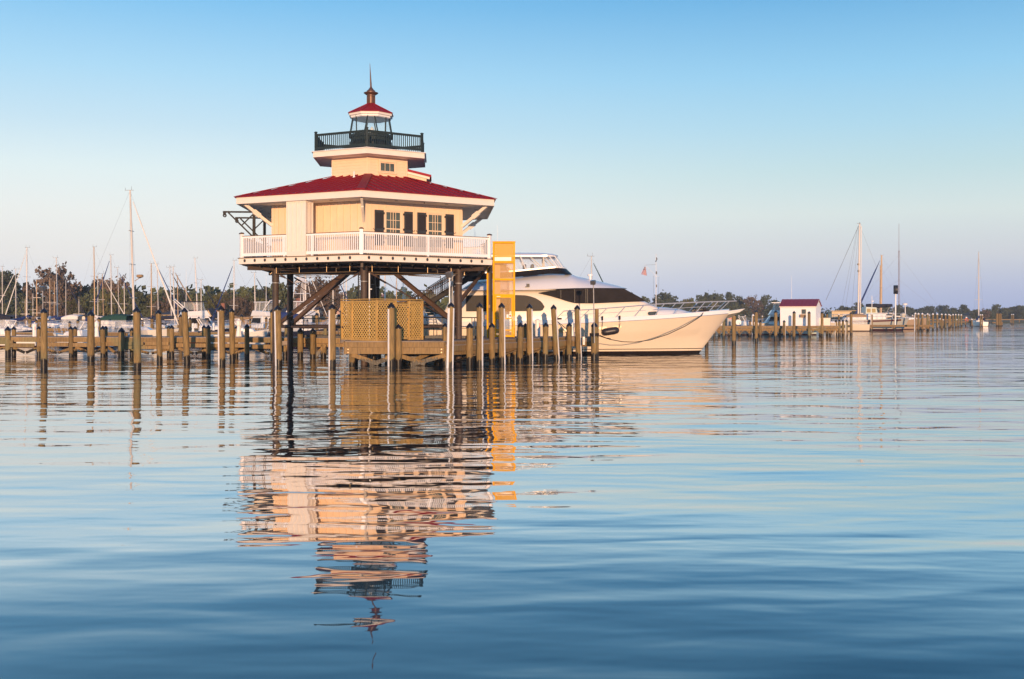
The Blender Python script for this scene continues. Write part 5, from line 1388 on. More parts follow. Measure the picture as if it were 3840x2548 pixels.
def sailboat(label, x, ytop, Y, L_=9.0, heading=0.0, mast_off=.06, lean=0, wpx=4, m='mast_alu', jib=None, spr=1, hullc=WHITE, cover=None, radar=False, xb=None, group=GS, wood=False, jib_r=.05, flip=1):
    """mast seen at photo column x, its head at row ytop"""
    mz = EYE + (HZ - ytop) / FPX * Y
    X = ((xb if xb else x) - 1920) / FPX * Y
    ca, sa = math.cos(heading), math.sin(heading)
    bx, by = X - mast_off * L_ * ca, Y - mast_off * L_ * sa
    b = thing('sailboat', label, 'sailboat', (bx, by, 0), heading, group)
    lp_ = lambda q, n, mm, par=None, **k: q.part(n, mm, par or b, world=False, **k)
    B_ = L_ * .30; F = .55 + L_ * .055
    lp_(hull_mesh(L_, B_, F, .28, .5, L_ * .12, tr=.62), 'hull', hull_mat(hullc), smooth=50)
    zc_ = F * 1.05
    q = MB(); c0, c1 = -.12 * L_, .26 * L_
    q.add([Vector(p) for p in ((c0, -B_ * .34, zc_ - .1), (c1, -B_ * .2, zc_), (c1, B_ * .2, zc_), (c0, B_ * .34, zc_ - .1), (c0 + .1, -B_ * .28, zc_ + .45), (c1 - .5, -B_ * .14, zc_ + .35), (c1 - .5, B_ * .14, zc_ + .35), (c0 + .1, B_ * .28, zc_ + .45))],
          [(3, 2, 1, 0), (4, 5, 6, 7), (0, 1, 5, 4), (1, 2, 6, 5), (2, 3, 7, 6), (3, 0, 4, 7)])
    cab = lp_(q, 'cabin', 'gelcoat_white', bevel=.06)
    q = MB()
    for s_ in (-1, 1):
        q.prism([(c0 + .4, s_ * B_ * .322, zc_ + .10), (c1 - .9, s_ * B_ * .215, zc_ + .14), (c1 - 1.1, s_ * B_ * .205, zc_ + .26), (c0 + .4, s_ * B_ * .305, zc_ + .30)], (0, s_ * .02, 0))
    lp_(q, 'cabin_window', 'dark_glass', cab)
    mx_ = mast_off * L_; tipx = mx_ + ((x - (xb if xb else x)) / FPX * Y) * ca; r = wpx / 2 / FPX * Y
    q = MB(); q.path([Vector((mx_, 0, zc_)), Vector((mx_ + (tipx - mx_) * .5, 0, zc_ + (mz - zc_) * .5)), Vector((tipx, 0, mz))], [r, r * .95, r * .7], 8); mast = lp_(q, 'mast', m, smooth=50)
    q = MB()
    for k in range(spr):
        z = zc_ + (mz - zc_) * ((k + 1) / (spr + 1) * .95 + (.04 if spr == 1 else 0)); w = B_ * .34 * (1 - .15 * k); xm = mx_ + (tipx - mx_) * (z - zc_) / (mz - zc_)
        q.bar((xm, -w, z), (xm, w, z), .05, .05)
        q.bar((xm - .02, 0, z - .01), (xm - .02 - .2, 0, z - .01), .02, .02)
    lp_(q, 'spreader', 'mast_alu', mast)
    q = MB(); q.bar((tipx - .45, 0, mz + .02), (tipx + .3, 0, mz + .02), .03, .03); q.tube((tipx - .4, 0, mz), (tipx - .42, 0, mz + .25), .012, .012, 4); q.tube((tipx + .12, 0, mz), (tipx + .12, 0, mz + .35), .012, .012, 4); lp_(q, 'masthead_gear', 'rigging', mast)
    q = MB(); rr = max(.008, .10 / FPX * Y * .9)
    w = B_ * .45
    for s_ in (-1, 1):
        q.tube((mx_, s_ * w, F), (tipx, 0, mz - .1), rr * .7, rr * .7, 4); q.tube((mx_ - .3, s_ * w, F), (mx_ + (tipx - mx_) * .5, s_ * .02, zc_ + (mz - zc_) * .52), rr * .6, rr * .6, 4)
    q.tube((-L_ / 2, 0, F), (tipx, 0, mz), rr * .7, rr * .7, 4); q.tube((L_ * .49, 0, F * 1.27), (tipx, 0, mz - .05), rr * .7, rr * .7, 4)
    lp_(q, 'rigging', 'rigging')
    if jib:
        a = Vector((L_ * .485, 0, F * 1.27 + .3)); c = Vector((tipx, 0, mz - .3))
        q = MB(); q.path([a, a.lerp(c, .04), a.lerp(c, .35), a.lerp(c, .75), a.lerp(c, .94)], [.03, jib_r * 1.5, jib_r * 1.3, jib_r, .03], 7); lp_(q, 'furled_jib', jib, smooth=50)
    zb = zc_ + .95; q = MB(); q.tube((mx_ - .05, 0, zb), (mx_ - L_ * .38, 0, zb + .05), .06, .06, 8); bm = lp_(q, 'boom', m, smooth=50)
    q = MB(); q.path([Vector((mx_ - .05, 0, zb + .45)), Vector((mx_ - .5, 0, zb + .22)), Vector((mx_ - L_ * .2, 0, zb + .17)), Vector((mx_ - L_ * .37, 0, zb + .13))], [.12, .19, .17, .09], 10); lp_(q, 'sail_cover', cover or 'sail_white', bm, smooth=60)
    if L_ > 7:
        q = MB(); rows = []
        for i in range(6):
            f = i / 5; xx = c0 + .5 - 1.7 * f; hh = zc_ + .45 + .62 * math.sin(PI * (.22 + .5 * f)); ww = B_ * .30
            rows.append([Vector((xx, ww * math.copysign(abs(math.cos(PI - PI * j / 8)) ** .4, math.cos(PI - PI * j / 8)), zc_ + .3 + (hh - zc_ - .3) * math.sin(PI * j / 8) ** .5)) for j in range(9)])
        q.grid(rows); lp_(q, 'spray_hood', cover or 'canvas_navy', smooth=60)
    q = MB(); zr = F + .55
    for s_ in (-1, 1):
        prev = None
        for i in range(7):
            u = .05 + .9 * i / 6; xx = -L_ / 2 + L_ * u; bb = s_ * B_ / 2 * (.62 + .38 * math.sin(min(1, u * 2.2) * PI / 2)) * max(0, 1 - u ** 4) ** .75 * .96
            z0 = F * (1 + .28 * u * u); q.tube((xx, bb, z0), (xx, bb, z0 + .6), .014, .014, 4)
            if prev: q.tube(prev, (xx, bb, z0 + .6), .010, .010, 4)
            prev = (xx, bb, z0 + .6)
    lp_(q, 'guardrail', 'steel_bright')
    if radar:
        q = MB(); z = zc_ + (mz - zc_) * .385; xm = mx_ + .12; q.lathe([(.05, z - .1), (.28, z), (.30, z + .1), (.26, z + .2), (.02, z + .22)], (xm + .35, 0, 0), n=14); q.bar((xm - .1, 0, z - .35), (xm + .4, 0, z - .02), .05, .05); lp_(q, 'radar_dome', 'canvas_tan', mast, smooth=50)
    return b
PI2 = PI / 2
# the tall one, broadside, with the white hull
sailboat('tallest masted white sailboat with broad furled white jib, bow to the right', 488, 715, 92, 9.3, 0.03, .08, wpx=9, jib='sail_white', spr=3, cover='sail_white', radar=True, xb=504, jib_r=.05)
rows_ = [
 (101, 929, 130, 8, 2.9, 5, 'mast_alu', 'sail_white', WHITE, 'sailboat with the tall pale mast nearest the left edge of the photo', 100),
 (211.6, 968, 140, 8.5, .25, 4.5, 'mast_alu', 'canvas_navy', NAVY, 'sailboat with tall mast and dark furled jib before the big autumn tree', 216),
 (351, 927, 135, 8.5, 2.8, 4.5, 'mast_warm', None, WHITE, 'sailboat whose tall sunlit mast rises above the second mooring piling', 356),
 (414.7, 957, 150, 8.5, 2.9, 4.2, 'mast_alu', 'canvas_blue', WHITE, 'sailboat with grey mast and thick blue furled jib sloping to the left', 419),
 (441, 1005, 150, 8, .3, 2.6, 'mast_alu', 'canvas_blue', WHITE, 'sailboat with slim mast just left of the tallest mast', 448),
 (59, 1010, 135, 7.5, 3.3, 3.2, 'mast_alu', 'sail_white', WHITE, 'sailboat at the left with a red tipped mast and pale sloping jib', 60),
 (132.6, 1050, 125, 7, 1.2, 4, 'mast_warm', None, CREAM, 'sailboat with stout warm mast left of the flood lamp pole', 139),
 (184.7, 1043, 128, 7, 1.9, 3, 'mast_warm', None, WHITE, 'sailboat with sunlit mast just right of the leftmost mooring piling', 187),
 (205.7, 1056, 132, 7, 2.5, 3, 'mast_warm', None, WHITE, 'sailboat with short warm mast under the big autumn tree', 203),
 (383, 1028, 138, 7.5, .6, 3, 'mast_warm', 'sail_white', WHITE, 'sailboat with orange sunlit mast and pale jib, right of the second mooring piling', 389),
 (366, 1032, 160, 7.5, 2.2, 3.2, 'mast_alu', None, WHITE, 'sailboat with plain mast behind the orange sunlit mast', 367),
 (8, 1000, 140, 8, .9, 3, 'mast_alu', 'canvas_navy', NAVY, 'sailboat cut by the left edge with a dark sloping jib', 9),
 (123.5, 1101, 145, 6.5, 1.5, 2.8, 'mast_alu', None, WHITE, 'small sailboat with short white mast left of the flood lamp', 123.5),
 (93, 1124, 120, 6, 1.3, 3, 'mast_warm', None, WHITE, 'small sailboat with the shortest mast near the left edge', 95),
 (247, 1045, 165, 8, .4, 2.4, 'mast_alu', 'canvas_navy', WHITE, 'sailboat with thin grey mast right of the big autumn tree', 247),
 (465, 1061, 150, 7, 2.6, 3, 'mast_alu', None, WHITE, 'sailboat with short pale mast left of the tallest mast', 467),
 (296, 1124, 120, 6, 1.8, 2.6, 'mast_alu', None, WHITE, 'small sailboat with short grey mast between the first two mooring pilings', 296),
 (566.7, 989, 140, 8.2, 2.7, 4.6, 'mast_warm', None, WHITE, 'sailboat with brownish mast above the fourth mooring piling', 568),
 (589, 991, 150, 8.2, .35, 3.6, 'mast_alu', 'canvas_blue', WHITE, 'sailboat with pale mast and blue jib sloping right, behind the furled white jib', 595),
 (637, 1005, 140, 8, .4, 3.4, 'mast_alu', 'canvas_navy', WHITE, 'sailboat with left mast of the three close masts over the yellow house', 644),
 (649, 1002, 130, 8, .25, 4.6, 'mast_alu', 'canvas_tan', WHITE, 'sailboat with middle mast of three over the yellow house and long tan jib', 656),
 (665, 1034, 150, 7.5, 2.9, 4, 'mast_warm', None, CREAM, 'sailboat with right, reddish mast of three over the yellow house', 668),
 (730, 969, 150, 8.5, 3.0, 4.4, 'mast_alu', None, WHITE, 'sailboat with tall pale mast between yellow house and striped piling', 743),
 (754, 1050, 132, 7.2, .3, 3.6, 'mast_alu', 'canvas_navy', NAVY, 'sailboat with navy sail cover and black sloping jib left of the striped piling', 755),
 (878, 977.5, 140, 8.5, 2.75, 4, 'mast_alu', 'canvas_blue', WHITE, 'sailboat with bright blue furled jib sloping left, just left of the lighthouse', 877),
 (954.5, 1024, 130, 7.8, .35, 4.2, 'mast_alu', 'canvas_navy', WHITE, 'sailboat with white mast directly left of the lighthouse leg', 958),
 (1139.6, 1000, 145, 8.3, .5, 4, 'mast_alu', None, WHITE, 'sailboat with left mast of the close pair under the lighthouse', 1141),
 (1146, 985, 150, 8.5, .6, 4.6, 'mast_alu', 'sail_white', WHITE, 'sailboat with right mast of the close pair under the lighthouse', 1147),
 (1247.5, 1000, 135, 8, .5, 4, 'mast_alu', 'canvas_blue', WHITE, 'sailboat seen under the lighthouse, its white mast left of the lattice', 1250),
 (1288, 990, 150, 8, 2.6, 3, 'mast_alu', None, WHITE, 'sailboat with slim mast above the left end of the lattice', 1288),
 (1298, 990, 140, 8.5, 2.8, 4.4, 'mast_alu', None, WHITE, 'sailboat with stout white mast just above the lattice left panel', 1299),
 (1443, 1000, 120, 8.5, .5, 6, 'mast_alu', None, WHITE, 'sailboat with thick white mast right of the front lighthouse leg', 1444),
 (1486.7, 1044.6, 150, 7.5, 1.9, 3.4, 'mast_warm', None, WHITE, 'sailboat with brownish mast left of the staircase', 1487),
 (1511, 1010, 130, 8, 2.4, 4, 'mast_alu', None, WHITE, 'sailboat with white mast behind the staircase railing', 1512)]
rs = random.Random(3)
for (x, yt, Y, L_, hd, w, m, jib, hc, lb, xb) in rows_:
    sailboat(lb, x, yt, Y, L_, hd, .06, wpx=w, m=m, jib=jib, spr=1 if w < 4 else 2, hullc=hc, cover=rs.choice(['canvas_navy', 'canvas_blue', 'sail_white', 'canvas_tan']), xb=xb, jib_r=.04 if jib == 'sail_white' else .06)

def motorboat(label, x, Y, L_, heading, F=.95, kind='express', hullc=WHITE, canvas='canvas_navy', scale=1.0, B_=None, tower=False, group='motorboats berthed in the marina', bot=(.05, .012, .012)):
    b = thing('motorboat', label, 'motorboat', ((x - 1920) / FPX * Y, Y, 0), heading, group)
    lp_ = lambda q, n, mm, par=None, **k: q.part(n, mm, par or b, world=False, **k)
    B_ = B_ or L_ * .32
    lp_(hull_mesh(L_, B_, F, .45, .4, L_ * .13, tr=.86), 'hull', hull_mat(hullc, bot), smooth=50)
    z = F * 1.06
    q = MB(); x0, x1 = -.08 * L_, .33 * L_; w = B_ * .38
    q.add([Vector(p) for p in ((x0, -w, z - .15), (x1, -w * .55, z + .05), (x1, w * .55, z + .05), (x0, w, z - .15), (x0 + .05, -w * .9, z + .55), (x1 - L_ * .09, -w * .45, z + .42), (x1 - L_ * .09, w * .45, z + .42), (x0 + .05, w * .9, z + .55))],
          [(3, 2, 1, 0), (4, 5, 6, 7), (0, 1, 5, 4), (1, 2, 6, 5), (2, 3, 7, 6), (3, 0, 4, 7)])
    lp_(q, 'cabin', 'gelcoat_white', bevel=.08)
    top = z + .55
    if kind in ('express', 'canopy', 'flybridge'):
        q = MB(); q.grid([[Vector((x0 + .25, -w * .95, top - .08)), Vector((x0 + .9, -w * .7, top - .08)), Vector((x0 + 1.15, 0, top - .06)), Vector((x0 + .9, w * .7, top - .08)), Vector((x0 + .25, w * .95, top - .08))],
                          [Vector((x0 - .15, -w * .9, top + .55)), Vector((x0 + .3, -w * .65, top + .58)), Vector((x0 + .45, 0, top + .6)), Vector((x0 + .3, w * .65, top + .58)), Vector((x0 - .15, w * .9, top + .55))]])
        ws = lp_(q, 'windshield', 'vinyl_pane' if kind != 'flybridge' else 'dark_glass', smooth=40)
        q = MB()
        for s_ in (-1, 1): q.bar((x0 + .25, s_ * w * .95, top - .08), (x0 - .15, s_ * w * .9, top + .55), .05, .05); q.bar((x0 - .15, s_ * w * .9, top + .55), (x0 + .45, 0, top + .6), .05, .05)
        lp_(q, 'windshield_frame', 'gelcoat_white', ws)
    if kind == 'canopy':
        rows = []
        for i in range(7):
            f = i / 6; xx = x0 + .3 - L_ * .40 * f; hh = top + .6 + .50 * math.sin(PI * (.15 + .6 * f))
            rows.append([Vector((xx, w * 1.05 * math.copysign(abs(math.cos(PI - PI * j / 8)) ** .4, math.cos(PI - PI * j / 8)), top + .55 + (hh - top - .55) * max(0, math.sin(PI * j / 8)) ** .5)) for j in range(9)])
        q = MB(); q.grid(rows); lp_(q, 'canopy', canvas, smooth=60)
        for s_ in (-1, 1):
            q = MB(); q.prism([(x0 + .1, s_ * w * 1.04, z), (x0 - L_ * .38, s_ * w * 1.04, z - .1), (x0 - L_ * .40 + .3, s_ * w * 1.04, top + .6), (x0 + .1, s_ * w * 1.04, top + .6)], (0, .015, 0)); lp_(q, 'canopy_side', 'vinyl_pane')
    if kind == 'flybridge' or kind == 'sportfisher':
        q = MB(); hx0, hx1 = -.16 * L_, .18 * L_
        q.add([Vector(p) for p in ((hx0, -w, z), (hx1 + .6, -w * .8, z), (hx1 + .6, w * .8, z), (hx0, w, z), (hx0, -w * .92, z + 1.35), (hx1 - .35, -w * .78, z + 1.35), (hx1 - .35, w * .78, z + 1.35), (hx0, w * .92, z + 1.35))], [(3, 2, 1, 0), (4, 5, 6, 7), (0, 1, 5, 4), (1, 2, 6, 5), (2, 3, 7, 6), (3, 0, 4, 7)])
        dh = lp_(q, 'deckhouse', 'gelcoat_white', bevel=.06)
        for s_ in (-1, 1):
            q = MB(); q.prism([(hx0 + .35, s_ * (w * .97 + .0), z + .55), (hx1 - .1, s_ * w * .88, z + .55), (hx1 - .35, s_ * w * .83, z + 1.15), (hx0 + .35, s_ * w * .945, z + 1.15)], (0, s_ * .03, 0)); lp_(q, 'side_window', 'dark_glass', dh)
        q = MB(); q.prism([(hx0 - .7, -w * .9, z + 1.36), (hx1 - .1, -w * .72, z + 1.36), (hx1 - .5, -w * .7, z + 2.0), (hx0 - .5, -w * .85, z + 1.85)], (0, w * 1.75, 0)); lp_(q, 'flybridge', 'gelcoat_white', bevel=.06)
        q = MB(); q.prism([(hx0 - .5, -w * .8, z + 2.02), (hx1 - .6, -w * .66, z + 2.02), (hx1 - .95, -w * .6, z + 2.9), (hx0 - .4, -w * .7, z + 2.9)], (0, w * 1.5, 0)); lp_(q, 'flybridge_enclosure', 'vinyl_pane')
        q = MB(); q.box(((hx0 + hx1) / 2 - .5, 0, z + 2.96), (hx1 - hx0 + .1, w * 1.6, .09)); lp_(q, 'hardtop', 'gelcoat_white' if not canvas.startswith('canvas') or kind == 'sportfisher' else canvas, bevel=.03)
        q = MB()
        for xx in (hx0 - .4, (hx0 + hx1) / 2 - .4, hx1 - .9):
            for s_ in (-1, 1): q.bar((xx + .1, s_ * w * .75, z + 1.9), (xx, s_ * w * .68, z + 2.95), .05, .05)
        lp_(q, 'hardtop_leg', 'gelcoat_white')
        q = MB()
        for s_ in (-1, 1): q.path([Vector((hx0, s_ * w * .9, z + 1.9)), Vector((hx0 - 1.3, s_ * w * .8, z + 3.1)), Vector((hx0 - 1.2, 0, z + 3.2))], .06, 6)
        lp_(q, 'radar_arch', 'gelcoat_white', smooth=50)
        q = MB(); q.tube((hx0, .3, z + 3.0), (hx0, .3, z + 6.5), .03, .01, 5); lp_(q, 'whip_antenna', 'white_plastic')
    if tower:
        q = MB(); zt = z + 3.0
        for sx in (-1, 1):
            for s_ in (-1, 1): q.tube((sx * 1.1 - .5, s_ * w * .8, z + 1.3), (sx * .5 - .5, s_ * .5, zt + 2.2), .035, .03, 6)
        for zz, k_ in ((zt + .9, .85), (zt + 2.2, .55)):
            for sx in (-1, 1): q.tube((sx * k_ - .5, -.6, zz), (sx * k_ - .5, .6, zz), .03, .03, 5)
            for s_ in (-1, 1): q.tube((-k_ - .5, s_ * .6, zz), (k_ - .5, s_ * .6, zz), .03, .03, 5)
        q.box((-.5, 0, zt + 2.25), (1.0, 1.0, .12)); q.box((-.3, 0, zt + 2.6), (.3, 1.0, .45)); lp_(q, 'tuna_tower', 'gelcoat_white')
    q = MB(); prev = {}
    for i in range(7):
        u = .45 + .54 * i / 6; xx = -L_ / 2 + L_ * u
        for s_ in (-1, 1):
            bb = s_ * B_ / 2 * max(0, 1 - u ** 4) ** .75 * .95; z0 = F * (1 + .45 * u * u); p_ = Vector((xx, bb, z0 + .55)); q.tube((xx - .15, bb, z0), p_, .016, .016, 4)
            if s_ in prev: q.tube(prev[s_], p_, .016, .016, 4)
            prev[s_] = p_
    lp_(q, 'bow_rail', 'steel_bright')
    return b
motorboat('white cabin boat with bow to the right, half behind the leftmost striped piling', 893, 79, 4.6, 0.0, 1.0, 'express')
motorboat('white flybridge cruiser with a navy canopy left of the leftmost striped piling', 742, 118, 7.5, .5, 1.0, 'flybridge', canvas='canvas_navy')
motorboat('white flybridge boat with clear bridge curtains just left of the lighthouse leg', 985, 122, 7.0, 2.4, 1.0, 'flybridge', canvas='gelcoat_white')
motorboat('white boat with tall white lookout tower seen between the lighthouse legs', 1120, 125, 8.0, 2.6, 1.1, 'sportfisher', tower=True)
motorboat('boat under a bright blue canopy seen between the lighthouse legs', 1142, 92, 6.2, .35, 1.05, 'canopy', hullc=NAVY, canvas='canvas_blue')
motorboat('white boat with a long bow rail between lighthouse legs and lattice', 1225, 98, 8.0, 2.9, 1.0, 'express')
motorboat('grey canopied navy boat at the left edge of the marina', 50, 92, 5.5, .3, .95, 'canopy', hullc=NAVY, canvas='canvas_navy')
motorboat('white pilothouse boat right of the leftmost mooring piling', 240, 118, 5.2, 2.9, .9, 'canopy', canvas='sail_white')
motorboat('white cruiser with dark green canopy behind the second mooring piling', 385, 88, 6.0, 2.95, .9, 'canopy', canvas='canvas_green')
motorboat('white runabout low on the water left of the second mooring piling', 305, 80, 4.6, 3.0, .8, 'express')
motorboat('low white boat between the second mooring piling and the tallest mast', 455, 112, 7.0, .2, 1.0, 'express')
motorboat('low white boat behind the pilings right of the white sailboat bow', 690, 120, 7.0, 2.9, 1.0, 'express')
motorboat('navy hulled boat behind the pier left of the leftmost striped piling', 770, 96, 6.4, .15, 1.0, 'express', hullc=NAVY)
motorboat('white boat at the far left behind the short thick pier piling', 20, 84, 5.5, 3.1, .9, 'express')
motorboat('white cabin boat with a wide bow behind the lattice and stairs', 1560, 120, 7.5, .4, 1.0, 'flybridge', canvas='canvas_blue')
motorboat('small white boat between the tallest mast and the fourth mooring piling', 555, 118, 6.5, .3, 1.0, 'express')
motorboat('white boat behind the small pilings right of the flood lamp pole', 165, 125, 7.0, .2, 1.1, 'express')

# ------------------------------------------------------------------ marina finger piers and their pilings
def pier(label, x0, x1, Y0, Y1, h=1.15, wd=1.8, name='finger_pier'):
    a = Vector(((x0 - 1920) / FPX * Y0, Y0, 0)); b_ = Vector(((x1 - 1920) / FPX * Y1, Y1, 0))
    d = (b_ - a).normalized(); n_ = Vector((d.y, -d.x, 0))
    p = thing(name, label, 'pier', (a + b_) / 2, 0, 'marina piers')
    q = MB(); q.prism([a - n_ * wd + Vector((0, 0, h - .05)), b_ - n_ * wd + Vector((0, 0, h - .05)), b_ + Vector((0, 0, h - .05)), a + Vector((0, 0, h - .05))], (0, 0, .05)); q.part('deck_boards', 'deck_board', p)
    q = MB(); q.bar(a + n_ * .03 + Vector((0, 0, h - .18)), b_ + n_ * .03 + Vector((0, 0, h - .18)), .06, .25); q.part('stringer', 'dock_wood', p)
    q = MB(); L_ = (b_ - a).length; k = max(2, int(L_ / 3))
    for i in range(k + 1):
        c = a.lerp(b_, i / k) - n_ * .25; q.tube(c + Vector((0, 0, -1.5)), c + Vector((0, 0, h - .06)), .13, .12, 8)
    q.part('support_pile', 'dock_wood', p, kind=None, smooth=40)
    return p
pier('marina pier just behind the timber pier, left of the tallest mast', -200, 470, 84, 84)
pier('marina pier just behind the timber pier, right of the tallest mast', 640, 960, 86, 86)
pier('marina pier behind the lighthouse legs', 1000, 1700, 92, 90)
pier('long farther marina pier across the left background', -300, 1500, 112, 112)
GM = 'pilings of the marina behind the timber pier'
mp_ = [(188, 1225, 10), (200, 1226, 9), (218, 1228, 10), (224, 1226, 8), (243, 1228, 10), (35.5, 1224, 9), (84, 1230, 11), (70, 1227, 8), (93.5, 1226, 9), (111.7, 1189, 12), (10, 1200, 11), (62, 1204, 10), (136, 1198, 9), (262, 1204, 11), (292.5, 1198, 10), (147, 1189, 12), (370.7, 1189, 13),
       (570.4, 1188, 12), (535, 1199, 8), (677, 1179, 14), (712.6, 1190, 12), (746, 1188, 11), (777.6, 1194, 9), (905.5, 1179, 13), (938, 1196, 9), (668, 1199, 7), (1188, 1174, 13.5), (1271.5, 1179, 12.5), (1106, 1181, 8), (998.6, 1189, 10), (1012, 1193, 9), (1010, 1220, 9), (1152, 1198, 9), (1142, 1199, 8), (1202, 1192, 9), (1224, 1191, 8), (1060, 1204, 10), (1096, 1209, 9), (1220, 1217, 14), (1140, 1219, 13), (1074, 1220, 15), (1633, 1178, 15), (1655, 1212, 14)]
mp_.sort()
ref = [(60, 'left of the flood lamp'), (164, 'between lamp and first mooring piling'), (340, 'between the first two tall mooring pilings'), (513, 'right of the second tall mooring piling'), (600, 'just right of the tallest mast'), (700, 'before the yellow house'), (832, 'left of the first striped piling'), (1030, 'left of the lighthouse legs'), (1246, 'seen between the lighthouse legs'), (1500, 'just left of the lattice'), (1800, 'behind the dock right of the lattice')]
cnt = {}
for x, yt, w in mp_:
    k = next(i for i, (xr, _) in enumerate(ref) if x < xr); cnt[k] = cnt.get(k, 0) + 1
tot = dict(cnt); cnt = {}
for x, yt, w in mp_:
    k = next(i for i, (xr, _) in enumerate(ref) if x < xr); i_ = cnt.get(k, 0); cnt[k] = i_ + 1
    Y = min(112, max(80, .31 * FPX / w)); Y = {True: 112.3, False: 84.3}[abs(Y - 112) < abs(Y - 84)] if x < 960 else Y
    hgt = 'tall' if yt < 1205 else 'short'
    piling('marina_piling', x, x, yt, w, f'{hgt} far piling, {ORD[i_]} from left, {ref[k][1]}', GM, Y=Y)
# ------------------------------------------------------------------ right-hand dock, pilings, shed and boats
GR = 'tall pilings before the right hand dock'
for xt, xb, yt, yb, w, lb, st, cp in (
    (2650, 2650, 1180, 1298, 13.5, 'tall piling partly hidden by the bow of the big yacht', '', 'black_plastic'),
    (2679, 2679, 1190, 1262, 8, 'slim grey piling hidden close behind the yacht bow', '', 'black_plastic'),
    (2714, 2714, 1183, 1267, 10.5, 'tall piling between the yacht bow and the pulpit tip', '', 'black_plastic'),
    (2751.7, 2751.7, 1173, 1291, 16, 'thick tall piling under the bow pulpit of the yacht', '', 'black_plastic'),
    (2835.5, 2836, 1163, 1282.3, 12, 'tall piling just right of the bow pulpit', '', 'black_plastic'),
    (2909.5, 2909, 1164, 1273.5, 12.5, 'tall piling in front of the white sportfishing boat', '', 'black_plastic'),
    (2977.5, 2977, 1166.5, 1271.8, 11.5, 'tall piling at the left front corner of the white shed', '', 'black_plastic'),
    (3034, 3034, 1167.6, 1264.7, 11, 'tall piling in front of the shed window', '', 'black_plastic'),
    (3083, 3083, 1167.6, 1264.7, 11, 'tall piling at the right front corner of the white shed', '', 'black_plastic'),
    (3191.5, 3192, 1170, 1256, 10, 'tall black capped piling in front of the two masted boat', '', 'black_plastic'),
    (3268.6, 3268.6, 1173.5, 1241, 8.5, 'white capped striped piling in front of the wheelhouse of the two masted boat', 'L', 'white_plastic'),
    (3350, 3350, 1173.5, 1240, 8.5, 'white capped striped piling by the pole with the black drum', 'L', 'white_plastic')):
    piling('mooring_piling', xt, xb, yt, w, lb, GR, yb=yb, strip=st, cap=cp)
GW = 'receding row of white capped pilings at right'
row = [(805, 1062, 1262, 8), (838, 1065, 1260, 8), (880, 1065, 1258, 8), (935, 1068, 1255, 7.5), (993, 1068, 1247, 7.5), (1040, 1070, 1242, 7), (1087, 1072, 1240, 7), (1128, 1074, 1235, 7), (1165, 1075, 1230, 6.5), (1207, 1077, 1223, 6.5), (1237, 1077, 1222, 6), (1268, 1078, 1215, 6), (1297, 1080, 1211, 6)]
for i, (x, yt, yb, w) in enumerate(row):
    lb = ('nearest white capped striped piling at the head of the receding row' if i == 0 else f'white capped piling, {ORD[i]} from the left of the long receding row')
    piling('mooring_piling', 3150 + x / 2.851, 3150 + x / 2.851, 800 + yt / 2.851, w, lb, GW, yb=800 + yb / 2.851, strip='L' if i == 0 else '', cap='white_plastic')
GB = 'short white capped pilings behind the receding row'
for i, (x, yt) in enumerate(((907, 1083), (955, 1083), (913, 1132), (1070, 1123), (1100, 1132), (1180, 1085), (1247, 1130), (775, 1085), (1410, 1128), (1520, 1080), (1500, 1080))):
    piling('dock_piling', 3150 + x / 2.851, 3150 + x / 2.851, 800 + yt / 2.851, 5.5, f'small white capped piling behind the receding row, {ORD[i]} of eleven', GB, Y=236, cap='white_plastic')
GS2 = 'short pilings in front of the right hand dock'
for x, yt, w, st, lb in ((1113, 1143, 10, 'R', 'short striped piling at the left edge of the white shed'), (860, 1147, 9.5, '', 'short piling right of the bow pulpit beside the striped white capped piling'), (1667, 1140, 10, 'L', 'leftmost of four short pilings right of the shed'), (1705, 1138, 9.5, '', 'second of four short pilings right of the shed'), (1743, 1138, 9.5, '', 'third of four short pilings right of the shed'), (1780, 1140, 9.5, 'L', 'rightmost of four short pilings right of the shed')):
    piling('dock_piling', 2550 + x / 2.851, 2550 + x / 2.851, 800 + yt / 2.851, w, lb, GS2, Y=127 if x < 1500 else 132, strip=st)
GK = 'pilings behind the right hand dock'
for x, yt, w, cp, st, lb in ((780, 1078, 9, 'white_plastic', 'L', 'white capped striped piling behind the dock, between pulpit and sportfishing boat'), (1072, 1068, 9, 'black_plastic', '', 'green black capped piling behind the dock beside the shed'), (750, 1143, 8, 'black_plastic', '', 'short dark piling behind the dock by the hose reel'), (630, 1090, 5, 'white_plastic', '', 'small white capped piling left of the hose reel'), (1573, 1060, 9, 'black_plastic', '', 'tall piling behind the white locker right of the shed'), (1597, 1072, 5, 'white_plastic', '', 'slim white capped piling right of the shed'), (697, 1090, 5, 'white_plastic', '', 'distant white capped piling above the hose reel'), (880, 1095, 5, 'white_plastic', '', 'distant white capped piling right of the striped one'), (1698, 1075, 6, 'white_plastic', '', 'white capped piling behind the four short ones')):
    piling('dock_piling', 2550 + x / 2.851, 2550 + x / 2.851, 800 + yt / 2.851, w, lb, GK, Y=136 if w > 5 else 190, cap=cp, strip=st)
p = thing('timber_pier', 'timber pier carrying the white shed behind the yacht bow', 'pier', (30, 130, 0))
q = MB(); q.box((30.6, 130.4, 1.225), (17.4, 4.2, .05)); q.part('deck_boards', 'deck_board', p)
q = MB(); q.box((30.6, 128.26, 1.07), (17.4, .06, .28)); q.part('stringer', 'dock_wood', p)
q = MB(); q.box((30.6, 128.7, .78), (17.4, .1, .22)); q.part('stringer', 'dock_wood', p)
